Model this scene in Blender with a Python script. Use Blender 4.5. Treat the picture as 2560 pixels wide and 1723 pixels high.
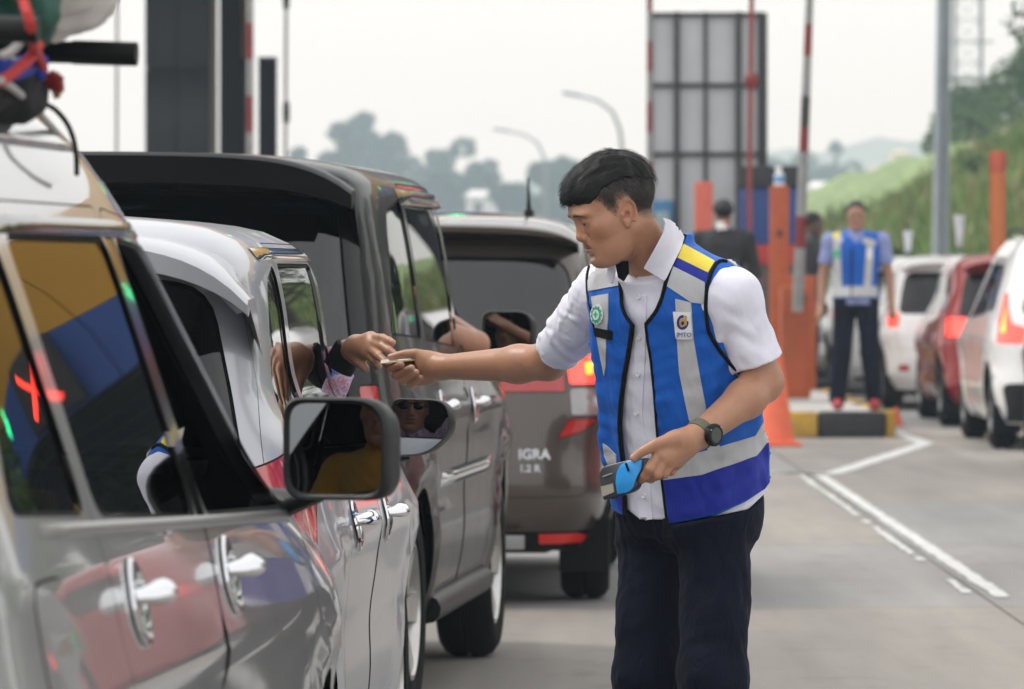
DRAFT = False
import bpy, bmesh, math, random
import numpy as np
from mathutils import Vector, Matrix
from mathutils.geometry import delaunay_2d_cdt

for o in list(bpy.data.objects):
    bpy.data.objects.remove(o)
SC = bpy.context.scene
COL = SC.collection
random.seed(7)
RNG = np.random.default_rng(7)

# ------------------------------------------------------------------ camera, sky, sun, exposure
F_PX, CX, HY, CAM_H = 13950.0, 1280.0, 676.0, 1.35        # focal length in photo pixels, principal column, horizon row
cam_d = bpy.data.cameras.new("camera")
cam = bpy.data.objects.new("camera", cam_d)
COL.objects.link(cam)
cam.location = (0, 0, CAM_H)
cam.rotation_euler = (math.pi / 2, 0, 0)
cam_d.sensor_width = 36.0
cam_d.lens = 36.0 * F_PX / 2560.0
cam_d.shift_y = -(861.5 - HY) / 2560.0
cam_d.clip_start = 0.5
cam_d.clip_end = 6000
cam_d.dof.use_dof = True
cam_d.dof.focus_distance = 12.2
cam_d.dof.aperture_fstop = 9.5
SC.camera = cam

world = bpy.data.worlds.new("World")
SC.world = world
world.use_nodes = True
wn, wl = world.node_tree.nodes, world.node_tree.links
wn.clear()
SUN_EL, SUN_AZ = math.radians(58), math.radians(-75)     # azimuth from +Y towards +X
sky = wn.new("ShaderNodeTexSky")
sky.sky_type = 'NISHITA'
sky.sun_disc = False
sky.sun_elevation = SUN_EL
sky.sun_rotation = SUN_AZ
sky.air_density = 1.4
sky.dust_density = 6.0
sky.ozone_density = 1.0
hs = wn.new("ShaderNodeHueSaturation"); hs.inputs['Saturation'].default_value = 0.12
wl.new(sky.outputs[0], hs.inputs['Color'])
tc = wn.new("ShaderNodeTexCoord")
cn = wn.new("ShaderNodeTexNoise"); cn.inputs['Scale'].default_value = 2.2; cn.inputs['Detail'].default_value = 5
mp = wn.new("ShaderNodeMapping"); mp.inputs['Scale'].default_value = (1, 1, 2.5)
wl.new(tc.outputs['Generated'], mp.inputs[0]); wl.new(mp.outputs[0], cn.inputs['Vector'])
cr = wn.new("ShaderNodeValToRGB")
cr.color_ramp.elements[0].position = 0.3; cr.color_ramp.elements[0].color = (8.0, 8.1, 8.2, 1)
cr.color_ramp.elements[1].position = 0.7; cr.color_ramp.elements[1].color = (9.0, 9.1, 9.2, 1)
wl.new(cn.outputs['Fac'], cr.inputs[0])
mixn = wn.new("ShaderNodeMix"); mixn.data_type = 'RGBA'; mixn.inputs['Factor'].default_value = 0.80
wl.new(hs.outputs[0], mixn.inputs['A']); wl.new(cr.outputs[0], mixn.inputs['B'])
bg = wn.new("ShaderNodeBackground"); bg.inputs['Strength'].default_value = 0.15
wo = wn.new("ShaderNodeOutputWorld")
wl.new(mixn.outputs['Result'], bg.inputs['Color']); wl.new(bg.outputs[0], wo.inputs[0])

sun_d = bpy.data.lights.new("sun", 'SUN')
sun = bpy.data.objects.new("sun", sun_d)
COL.objects.link(sun)
sun_d.energy = 1.5
sun_d.angle = math.radians(13)
sun_d.color = (1.0, 0.96, 0.9)
sdir = Vector((math.sin(SUN_AZ) * math.cos(SUN_EL), math.cos(SUN_AZ) * math.cos(SUN_EL), math.sin(SUN_EL)))
sun.rotation_euler = sdir.to_track_quat('Z', 'Y').to_euler()
sun.location = (0, 0, 40)

vs = SC.view_settings
vs.view_transform = 'Standard'
vs.look = 'None'
vs.exposure = 0.12
vs.gamma = 1.0
vs.use_curve_mapping = False
SC.render.engine = 'CYCLES'
SC.cycles.use_denoising = True
SC.cycles.max_bounces = 10
SC.cycles.transparent_max_bounces = 24
SC.cycles.volume_bounces = 2
SC.cycles.sample_clamp_indirect = 6.0

# ------------------------------------------------------------------ helpers
def P(xs, ys, Y):
    """world point seen at photo pixel (xs, ys) at distance Y"""
    return Vector(((xs - CX) / F_PX * Y, Y, CAM_H + (HY - ys) / F_PX * Y))

def tag(o, label=None, cat=None, group=None, kind=None):
    if label: o['label'] = label
    if cat: o['category'] = cat
    if group: o['group'] = group
    if kind: o['kind'] = kind
    return o

def empty(name, loc=(0, 0, 0), rz=0.0, label=None, cat=None, group=None):
    o = bpy.data.objects.new(name, None)
    COL.objects.link(o)
    o.location = loc
    o.rotation_euler = (0, 0, rz)
    o.empty_display_size = 0.2
    return tag(o, label, cat, group)

def mk(name, verts, faces, mat, parent=None, smooth=True, normals=None):
    me = bpy.data.meshes.new(name)
    verts = np.asarray(verts, dtype=float)
    if isinstance(faces, np.ndarray):
        faces = faces.tolist()
    me.from_pydata(verts.tolist(), [], faces)
    if mat is not None:
        for m in (mat if isinstance(mat, (list, tuple)) else [mat]):
            me.materials.append(m)
    if smooth:
        me.polygons.foreach_set('use_smooth', [True] * len(me.polygons))
    if normals is not None:
        me.normals_split_custom_set_from_vertices([tuple(n) for n in normals])
    me.update()
    o = bpy.data.objects.new(name, me)
    COL.objects.link(o)
    if parent is not None:
        o.parent = parent
    return o

class MB:
    """collects simple shapes into one mesh"""
    def __init__(s): s.v, s.f = [], []
    def add(s, v, f):
        n = len(s.v)
        s.v.extend([tuple(p) for p in v]); s.f.extend([tuple(i + n for i in q) for q in f])
        return s
    def box(s, lo, hi, bev=0.0, M=None):
        x0, y0, z0 = lo; x1, y1, z1 = hi
        if bev <= 0:
            v = [(x, y, z) for z in (z0, z1) for y in (y0, y1) for x in (x0, x1)]
            f = [(0, 2, 3, 1), (4, 5, 7, 6), (0, 1, 5, 4), (2, 6, 7, 3), (0, 4, 6, 2), (1, 3, 7, 5)]
        else:
            bm = bmesh.new()
            bmesh.ops.create_cube(bm, size=1)
            for q in bm.verts:
                q.co = Vector(((x0 + x1) / 2 + q.co.x * (x1 - x0), (y0 + y1) / 2 + q.co.y * (y1 - y0), (z0 + z1) / 2 + q.co.z * (z1 - z0)))
            b = min(bev, 0.45 * min(x1 - x0, y1 - y0, z1 - z0))
            bmesh.ops.bevel(bm, geom=list(bm.edges), offset=b, segments=2, affect='EDGES', profile=0.6)
            bm.verts.ensure_lookup_table(); bm.verts.index_update()
            v = [tuple(q.co) for q in bm.verts]; f = [tuple(q.index for q in p.verts) for p in bm.faces]
            bm.free()
        if M is not None: v = [tuple(M @ Vector(q)) for q in v]
        return s.add(v, f)
    def tube(s, pts, r, seg=10, caps=True, flat=1.0):
        pts = [Vector(p) for p in pts]
        n = len(pts)
        rs = r if isinstance(r, (list, tuple, np.ndarray)) else [r] * n
        v, f = [], []
        prev = None
        for i, p in enumerate(pts):
            t = (pts[min(i + 1, n - 1)] - pts[max(i - 1, 0)]).normalized()
            if prev is None:
                a = t.orthogonal().normalized()
            else:
                a = (prev - t * prev.dot(t)).normalized()
            prev = a
            b = t.cross(a)
            for k in range(seg):
                th = 2 * math.pi * k / seg
                v.append(p + (a * math.cos(th) + b * math.sin(th) * flat) * rs[i])
        for i in range(n - 1):
            for k in range(seg):
                k2 = (k + 1) % seg
                f.append((i * seg + k, i * seg + k2, (i + 1) * seg + k2, (i + 1) * seg + k))
        if caps:
            f.append(tuple(range(seg))[::-1]); f.append(tuple((n - 1) * seg + k for k in range(seg)))
        return s.add(v, f)
    def lathe(s, prof, seg=32, M=None):
        v, f = [], []
        n = len(prof)
        for k in range(seg):
            th = 2 * math.pi * k / seg
            for r, z in prof:
                v.append((r * math.cos(th), r * math.sin(th), z))
        for k in range(seg):
            k2 = (k + 1) % seg
            for i in range(n - 1):
                f.append((k * n + i, k2 * n + i, k2 * n + i + 1, k * n + i + 1))
        if M is not None: v = [M @ Vector(q) for q in v]
        return s.add(v, f)
    def ball(s, c, r, seg=14, rings=9, M=None):
        rx, ry, rz = r if isinstance(r, (tuple, list)) else (r, r, r)
        prof_v, f = [], []
        for i in range(rings + 1):
            a = -math.pi / 2 + math.pi * i / rings
            for k in range(seg):
                th = 2 * math.pi * k / seg
                prof_v.append(Vector((rx * math.cos(a) * math.cos(th), ry * math.cos(a) * math.sin(th), rz * math.sin(a))))
        for i in range(rings):
            for k in range(seg):
                k2 = (k + 1) % seg
                f.append((i * seg + k, i * seg + k2, (i + 1) * seg + k2, (i + 1) * seg + k))
        if M is not None: prof_v = [M @ q for q in prof_v]
        c = Vector(c)
        return s.add([q + c for q in prof_v], f)
    def prism(s, poly, z0, z1, M=None):
        n = len(poly)
        v = [(x, y, z0) for x, y in poly] + [(x, y, z1) for x, y in poly]
        f = [tuple(range(n))[::-1], tuple(range(n, 2 * n))] + [(i, (i + 1) % n, n + (i + 1) % n, n + i) for i in range(n)]
        if M is not None: v = [M @ Vector(q) for q in v]
        return s.add(v, f)
    def build(s, name, mat, parent=None, smooth=True, angle=40):
        o = mk(name, s.v, s.f, mat, parent, smooth)
        if smooth:
            o.data.set_sharp_from_angle(angle=math.radians(angle))
        return o

def copy_tree(o, parent=None):
    c = o.copy(); COL.objects.link(c)
    if parent is not None: c.parent = parent
    for ch in list(o.children): copy_tree(ch, c)
    return c

def text_mesh(name, s, size, mat, M, parent=None, depth=0.002, align='CENTER', bold=0.0):
    cu = bpy.data.curves.new(name, 'FONT')
    cu.body = s; cu.size = size; cu.extrude = depth; cu.align_x = align; cu.align_y = 'CENTER'; cu.offset = bold
    cu.resolution_u = 3
    tmp = bpy.data.objects.new(name, cu); COL.objects.link(tmp)
    dg = bpy.context.evaluated_depsgraph_get()
    me = bpy.data.meshes.new_from_object(tmp.evaluated_get(dg))
    bpy.data.objects.remove(tmp)
    me.transform(M)
    me.materials.clear(); me.materials.append(mat)
    o = bpy.data.objects.new(name, me); COL.objects.link(o)
    if parent is not None: o.parent = parent
    return o

def mat(name, col, rough=0.6, metal=0.0, coat=0.0, var=0.0, vscale=20.0, bump=0.0, bscale=60.0, spec=0.5, emit=None, estr=0.0,
        sheen=0.0, sss=0.0, wear=None, coords='Object', stretch=None, coat_rough=0.03):
    m = bpy.data.materials.new(name)
    m.use_nodes = True
    nt = m.node_tree; b = nt.nodes['Principled BSDF']
    b.inputs['Base Color'].default_value = (*col, 1)
    b.inputs['Roughness'].default_value = rough
    b.inputs['Metallic'].default_value = metal
    b.inputs['Specular IOR Level'].default_value = spec
    b.inputs['Coat Weight'].default_value = coat
    b.inputs['Coat Roughness'].default_value = coat_rough
    if sheen: b.inputs['Sheen Weight'].default_value = sheen
    if sss:
        b.inputs['Subsurface Weight'].default_value = sss
        b.inputs['Subsurface Radius'].default_value = (0.012, 0.004, 0.002)
        b.inputs['Subsurface Scale'].default_value = 0.6
    if emit:
        b.inputs['Emission Color'].default_value = (*emit, 1); b.inputs['Emission Strength'].default_value = estr
    if var or bump or wear:
        t = nt.nodes.new('ShaderNodeTexCoord')
        mpn = nt.nodes.new('ShaderNodeMapping')
        if stretch: mpn.inputs['Scale'].default_value = stretch
        nt.links.new(t.outputs[coords], mpn.inputs[0])
    if var or wear:
        n = nt.nodes.new('ShaderNodeTexNoise'); n.inputs['Scale'].default_value = vscale; n.inputs['Detail'].default_value = 6; n.inputs['Roughness'].default_value = 0.65
        nt.links.new(mpn.outputs[0], n.inputs['Vector'])
        r = nt.nodes.new('ShaderNodeValToRGB')
        lo = wear if wear else tuple(c * (1 - var) for c in col)
        hi = col if wear else tuple(min(1, c * (1 + var)) for c in col)
        r.color_ramp.elements[0].position = 0.32; r.color_ramp.elements[0].color = (*lo, 1)
        r.color_ramp.elements[1].position = 0.55 if wear else 0.68; r.color_ramp.elements[1].color = (*hi, 1)
        nt.links.new(n.outputs['Fac'], r.inputs[0]); nt.links.new(r.outputs[0], b.inputs['Base Color'])
        rr = nt.nodes.new('ShaderNodeMapRange'); rr.inputs['To Min'].default_value = max(0, rough - 0.08); rr.inputs['To Max'].default_value = min(1, rough + 0.08)
        nt.links.new(n.outputs['Fac'], rr.inputs['Value']); nt.links.new(rr.outputs[0], b.inputs['Roughness'])
    if bump:
        n2 = nt.nodes.new('ShaderNodeTexNoise'); n2.inputs['Scale'].default_value = bscale; n2.inputs['Detail'].default_value = 4
        nt.links.new(mpn.outputs[0], n2.inputs['Vector'])
        bp = nt.nodes.new('ShaderNodeBump'); bp.inputs['Strength'].default_value = bump; bp.inputs['Distance'].default_value = 0.01
        nt.links.new(n2.outputs['Fac'], bp.inputs['Height']); nt.links.new(bp.outputs[0], b.inputs['Normal'])
    return m

def glass_mat(name, tint, refl=1.0, ior=1.5):
    m = bpy.data.materials.new(name); m.use_nodes = True
    nt = m.node_tree; nt.nodes.clear()
    out = nt.nodes.new('ShaderNodeOutputMaterial')
    tr = nt.nodes.new('ShaderNodeBsdfTransparent'); tr.inputs[0].default_value = (*tint, 1)
    gl = nt.nodes.new('ShaderNodeBsdfGlossy'); gl.inputs['Roughness'].default_value = 0.0; gl.inputs[0].default_value = (refl, refl, refl, 1)
    fr = nt.nodes.new('ShaderNodeFresnel'); fr.inputs['IOR'].default_value = ior
    mx = nt.nodes.new('ShaderNodeMixShader')
    nt.links.new(fr.outputs[0], mx.inputs[0]); nt.links.new(tr.outputs[0], mx.inputs[1]); nt.links.new(gl.outputs[0], mx.inputs[2])
    nt.links.new(mx.outputs[0], out.inputs[0])
    return m

M_RUBBER = mat('black rubber', (0.005, 0.005, 0.0055), 0.7, var=0.25, vscale=40, spec=.15)
M_TYRE = mat('tyre rubber', (0.009, 0.009, 0.0095), 0.85, spec=.12, var=0.35, vscale=18, bump=0.3, bscale=90)
M_BLACKPL = mat('black plastic', (0.006, 0.006, 0.0065), 0.42, spec=.28, var=0.15, vscale=30, bump=0.06, bscale=300)
M_GLOSSBLK = mat('gloss black trim', (0.004, 0.004, 0.0045), 0.12, coat=0.35)
M_CHROME = mat('chrome', (0.78, 0.78, 0.8), 0.06, metal=1.0)
M_ALLOY = mat('alloy wheel', (0.55, 0.54, 0.52), 0.32, metal=0.85, var=0.12, vscale=8)
M_MIRROR = mat('mirror glass', (0.42, 0.44, 0.45), 0.0, metal=1.0)
M_GLASS = glass_mat('tinted window glass', (0.09, 0.10, 0.10), ior=1.4)
M_GLASSD = glass_mat('dark window film', (0.025, 0.028, 0.03))
M_GLASSR = glass_mat('reflective rear window film', (0.02, 0.022, 0.025), ior=1.72)
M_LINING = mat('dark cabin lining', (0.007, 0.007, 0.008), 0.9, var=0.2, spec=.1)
M_SEAT = mat('seat fabric', (0.03, 0.03, 0.033), 0.9, var=0.25, vscale=60)
M_LAMP_RED = mat('red lamp lens', (0.45, 0.015, 0.012), 0.12, coat=1.0, var=0.15, vscale=90)
M_LAMP_CLEAR = mat('clear lamp lens', (0.30, 0.29, 0.29), 0.15, metal=0.4, coat=1.0)
M_LAMP_LIT = mat('lit brake lamp', (0.6, 0.03, 0.02), 0.2, coat=1.0, emit=(1.0, 0.05, 0.03), estr=2.0)
M_LAMP_AMBER = mat('lit amber lamp', (0.7, 0.25, 0.03), 0.2, coat=1.0, emit=(1.0, 0.36, 0.03), estr=2.2)
M_UNDER = mat('dark underbody', (0.004, 0.004, 0.004), 0.95, spec=.05)
# ------------------------------------------------------------------ car builder: one smooth outer skin cut into body, doors, windows, lamps
def pchip(xs, ys):
    xs = np.asarray(xs, float); ys = np.asarray(ys, float)
    h = np.diff(xs); d = np.diff(ys) / h
    m = np.zeros_like(ys)
    for i in range(1, len(xs) - 1):
        if d[i - 1] * d[i] > 0:
            w1 = 2 * h[i] + h[i - 1]; w2 = h[i] + 2 * h[i - 1]
            m[i] = (w1 + w2) / (w1 / d[i - 1] + w2 / d[i])
    m[0] = d[0]; m[-1] = d[-1]
    def f(x):
        x = np.clip(np.asarray(x, float), xs[0], xs[-1])
        i = np.clip(np.searchsorted(xs, x, side='right') - 1, 0, len(xs) - 2)
        t = (x - xs[i]) / h[i]
        return ((1 + 2 * t) * (1 - t) ** 2) * ys[i] + t * (1 - t) ** 2 * h[i] * m[i] + t * t * (3 - 2 * t) * ys[i + 1] + t * t * (t - 1) * h[i] * m[i + 1]
    return f

def smooth_spline(xs, ys, n=400, passes=3):
    """pchip softened by a small blur so that reflections flow"""
    f = pchip(xs, ys)
    g = np.linspace(xs[0], xs[-1], n); v = f(g)
    for _ in range(passes):
        w = v.copy(); w[2:-2] = (v[:-4] + 2 * v[1:-3] + 3 * v[2:-2] + 2 * v[3:-1] + v[4:]) / 9; v = w
    return lambda x: np.interp(x, g, v)

def rpoly(pts, r=0.04, n=5, step=0.03):
    """closed polygon with rounded corners, densified; pts (a, b) or (a, b, radius)"""
    out = []
    N = len(pts)
    for i in range(N):
        p0, p1, p2 = (np.array(pts[(i + k) % N][:2], float) for k in (-1, 0, 1))
        rr = pts[i][2] if len(pts[i]) > 2 else r
        a, b = p0 - p1, p2 - p1
        la, lb = np.linalg.norm(a), np.linalg.norm(b)
        rr = min(rr, 0.45 * la, 0.45 * lb)
        if rr < 1e-4: out.append(p1); continue
        s, e = p1 + a / la * rr, p1 + b / lb * rr
        for k in range(n + 1):
            t = k / n
            out.append((1 - t) ** 2 * s + 2 * t * (1 - t) * p1 + t * t * e)
    res = []
    for i in range(len(out)):
        p, q = out[i], out[(i + 1) % len(out)]
        L = np.linalg.norm(q - p); m = max(1, int(L / step))
        for k in range(m): res.append(p + (q - p) * k / m)
    return np.array(res)

def in_poly(pts, poly):
    x, y = pts[:, 0], pts[:, 1]
    ins = np.zeros(len(pts), bool)
    px, py = poly[:, 0], poly[:, 1]
    qx, qy = np.roll(px, -1), np.roll(py, -1)
    for a, b, c, d in zip(px, py, qx, qy):
        if b == d: continue
        cond = ((b > y) != (d > y)) & (x < (c - a) * (y - b) / (d - b) + a)
        ins ^= cond
    return ins

def inset(poly, g):
    area = 0.5 * np.sum(poly[:, 0] * np.roll(poly[:, 1], -1) - np.roll(poly[:, 0], -1) * poly[:, 1])
    sgn = 1 if area > 0 else -1
    t = np.roll(poly, -1, 0) - np.roll(poly, 1, 0)
    t /= np.linalg.norm(t, axis=1)[:, None] + 1e-12
    n = np.stack([-t[:, 1], t[:, 0]], 1) * sgn
    return poly + n * g

class Skin:
    def __init__(s, st, nx=4.5, nyr=9.0, nyf=7.0, shear=None, bulge=None):
        st = np.array(st, float)
        d = np.r_[0, np.cumsum(np.hypot(np.diff(st[:, 0]), np.diff(st[:, 1])))]
        s.V = d[-1]
        s.z, s.w, s.r, s.f = (smooth_spline(d, st[:, k]) for k in range(4))
        s.nx, s.nyr, s.nyf, s.shear, s.bulge = nx, nyr, nyf, shear, bulge
        g = np.linspace(0, s.V, 3000)
        s._zg, s._vg = s.z(g), g
        s._zg = np.maximum.accumulate(s._zg + np.arange(3000) * 1e-9)
        e = np.geomspace(1e-7, 0.25, 700)
        h = np.unique(np.r_[0, e, np.linspace(0.25, math.pi / 2 - 0.25, 800), math.pi / 2 - e, math.pi / 2])
        ph = np.unique(np.r_[h, math.pi - h])
        v0 = np.full_like(ph, float(s.vz(0.8)))
        s._ph = ph; s._t = np.zeros_like(ph)
        p = s.raw(ph, v0)
        s._t = np.r_[0, np.cumsum(np.linalg.norm(np.diff(p, axis=0), axis=1))]
        s.T = s._t[-1]
    def vz(s, z): return np.interp(z, s._zg, s._vg)
    def raw(s, ph, v):
        w, r, f = s.w(v), s.r(v), s.f(v)
        a, yc = (f - r) / 2, (f + r) / 2
        sn = np.abs(np.sin(ph)); c = np.cos(ph)
        x = w * sn ** (2 / s.nx)
        ny = np.where(c > 0, s.nyr, s.nyf)
        y = yc - a * np.sign(c) * np.abs(c) ** (2 / ny)
        z = s.z(v) * np.ones_like(x)
        if s.shear is not None: z = z + s.shear(y, z)
        if s.bulge is not None: x = x + s.bulge(y, z) * np.clip((sn - 0.3) * 3, 0, 1)
        return np.stack([x, y, z], -1)
    def pos(s, t, v):
        ph = np.interp(np.clip(t, 0, s.T), s._t, s._ph)
        return s.raw(ph, np.clip(v, 0, s.V))
    def nrm(s, t, v, e=0.006):
        t = np.clip(t, e, s.T - e); v = np.clip(v, e, s.V - e)
        a = s.pos(t + e, v) - s.pos(t - e, v); b = s.pos(t, v + e) - s.pos(t, v - e)
        n = np.cross(a, b); n /= np.linalg.norm(n, axis=1)[:, None] + 1e-12
        return n
    def side(s, p):
        v = s.vz(p[:, 1]); r, f = s.r(v), s.f(v); a, yc = (f - r) / 2, (f + r) / 2
        q = np.clip((p[:, 0] - yc) / a, -1, 1)
        ph = np.where(q < 0, np.arccos(np.clip(np.abs(q) ** (s.nyr / 2), 0, 1)), math.pi - np.arccos(np.clip(np.abs(q) ** (s.nyf / 2), 0, 1)))
        return np.stack([np.interp(ph, s._ph, s._t), v], 1)
    def rear(s, p, front=False):
        v = s.vz(p[:, 1])
        ph = np.arcsin(np.clip(np.abs(p[:, 0]) / s.w(v), 0, 1) ** (s.nx / 2))
        if front: ph = math.pi - ph
        return np.stack([np.interp(ph, s._ph, s._t), v], 1)
    def sx(s, y, z):
        """half-width at side position"""
        q = s.side(np.array([[y, z]])); return s.pos(q[:, 0], q[:, 1])[0]
    def rx(s, x, z, front=False):
        q = s.rear(np.array([[x, z]]), front); return s.pos(q[:, 0], q[:, 1])[0]

def cut_skin(skin, regions, step=0.05):
    """regions: list of (key, domain polygon, gap, displacement) in priority order. returns {key: (t, v, tris)} for the right half"""
    nt, nv = int(skin.T / step), int(skin.V / step)
    gt, gv = np.meshgrid(np.linspace(0, skin.T, nt), np.linspace(0, skin.V, nv), indexing='ij')
    grid = np.stack([gt.ravel(), gv.ravel()], 1)
    cons, edges, polys = [], [], []
    for key, poly, gap, _ in regions:
        poly = poly.copy()
        poly[:, 0] = np.clip(poly[:, 0], 0, skin.T); poly[:, 1] = np.clip(poly[:, 1], 0, skin.V)
        rings = [poly]
        if gap:
            q = inset(poly, gap)
            for c, lim in ((0, 0.0), (0, skin.T), (1, 0.0)):
                m = np.abs(poly[:, c] - lim) < 1e-4
                q[m, c] = lim
            q[:, 0] = np.clip(q[:, 0], 0, skin.T); q[:, 1] = np.clip(q[:, 1], 0, skin.V)
            rings.append(q)
        polys.append(rings)
        for r in rings:
            n0 = sum(len(c) for c in cons)
            cons.append(r); k = len(r)
            edges += [(n0 + i, n0 + (i + 1) % k) for i in range(k)]
    C = np.concatenate(cons)
    keep = np.ones(len(grid), bool)
    for i in range(0, len(grid), 2000):
        g = grid[i:i + 2000]
        d2 = ((g[:, None, :] - C[None]) ** 2).sum(-1).min(1)
        inner = (g[:, 0] > 1e-6) & (g[:, 0] < skin.T - 1e-6) & (g[:, 1] > 1e-6) & (g[:, 1] < skin.V - 1e-6)
        keep[i:i + 2000] = (d2 > (0.3 * step) ** 2) | ~inner
    allp = np.concatenate([C, grid[keep]])
    vo, _, fo, *_ = delaunay_2d_cdt([Vector(p) for p in allp], edges, [], 0, 1e-6)
    vo = np.array([tuple(p) for p in vo]); fo = np.array([tuple(f) for f in fo if len(f) == 3])
    cen = vo[fo].mean(1)
    lab = np.full(len(fo), -1)
    for i in range(len(regions) - 1, -1, -1):
        rings = polys[i]
        lab[in_poly(cen, rings[0])] = 1000 + i if len(rings) > 1 else i
        if len(rings) > 1: lab[in_poly(cen, rings[1])] = i
    # a smaller region's gap always wins over what lies below it (loop above runs low to high priority)
    out = {}
    for l in np.unique(lab):
        key = 'body' if l == -1 else ('gap', regions[l - 1000][0]) if l >= 1000 else regions[l][0]
        F = fo[lab == l]
        u, inv = np.unique(F, return_inverse=True)
        tri = inv.reshape(-1, 3)
        if key in out:
            t0, v0, f0 = out[key]
            out[key] = (np.r_[t0, vo[u, 0]], np.r_[v0, vo[u, 1]], np.r_[f0, tri + len(t0)])
        else:
            out[key] = (vo[u, 0], vo[u, 1], tri)
    return out

def skin_object(name, skin, data, m, parent, disp=0.0, sides=(1, -1), flip=False):
    V, F, N = [], [], []
    n0 = 0
    for sd in sides:
        t, v, tri = data
        p = skin.pos(t, v); n = skin.nrm(t, v)
        q = p + n * disp
        if sd < 0:
            q = q * (-1, 1, 1); n = n * (-1, 1, 1); tri = tri[:, ::-1]
        a = q[tri[0]]; fn = np.cross(a[1] - a[0], a[2] - a[0])
        if np.dot(fn, n[tri[0][0]]) < 0: tri = tri[:, ::-1]
        if flip: tri = tri[:, ::-1]; n = -n
        V.append(q); N.append(n); F.append(tri + n0); n0 += len(q)
    return mk(name, np.concatenate(V), np.concatenate(F), m, parent, True, np.concatenate(N))

def make_wheel(parent, c, r, wd, side, rim_m=None, spokes=5, tint=None):
    """wheel: tyre (child of car) with rim as sub-part"""
    M = Matrix.Translation(c) @ Matrix.Rotation(math.pi / 2 * side, 4, 'Y')
    b = MB()
    rr = r * 0.66
    prof = [(rr, -wd / 2 + .012), (rr + .012, -wd / 2), (r - .04, -wd / 2 - .004), (r - .012, -wd / 2 + .015), (r, -wd / 2 + .045), (r, -.012), (r - .01, -.008), (r - .01, .008), (r, .012),
            (r, wd / 2 - .045), (r - .012, wd / 2 - .015), (r - .04, wd / 2 + .004), (rr + .012, wd / 2), (rr, wd / 2 - .012), (rr - .005, 0), (rr, -wd / 2 + .012)]
    b.lathe(prof, 40, M)
    w = empty('wheel'); w.parent = parent
    b.build('tyre', M_TYRE, w)
    g = MB()
    g.lathe([(rr - .004, -wd / 2 + .02), (rr - .004, wd / 2 - .006), (rr - .018, wd / 2 - .004), (rr - .03, wd / 2 - .03), (rr - .032, -wd / 2 + .02)], 40, M)
    g.lathe([(0.0, wd / 2 - .022), (.03, wd / 2 - .022), (.055, wd / 2 - .03), (.06, wd / 2 - .06)], 20, M)
    for k in range(spokes):
        a = 2 * math.pi * k / spokes
        R2 = M @ Matrix.Rotation(a, 4, 'Z')
        g.add([R2 @ Vector(q) for q in [(-.034, .05, wd / 2 - .03), (.034, .05, wd / 2 - .03), (.046, rr - .02, wd / 2 - .012), (-.046, rr - .02, wd / 2 - .012),
                                        (-.03, .05, wd / 2 - .06), (.03, .05, wd / 2 - .06), (.04, rr - .02, wd / 2 - .05), (-.04, rr - .02, wd / 2 - .05)]],
              [(0, 1, 2, 3), (4, 7, 6, 5), (0, 4, 5, 1), (1, 5, 6, 2), (2, 6, 7, 3), (3, 7, 4, 0)])
    g.build('rim', rim_m or M_ALLOY, w)
    d = MB(); d.lathe([(0, wd / 2 - .075), (rr - .03, wd / 2 - .075)], 24, M); d.build('brake_disc', M_UNDER, w)
    return w

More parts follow.
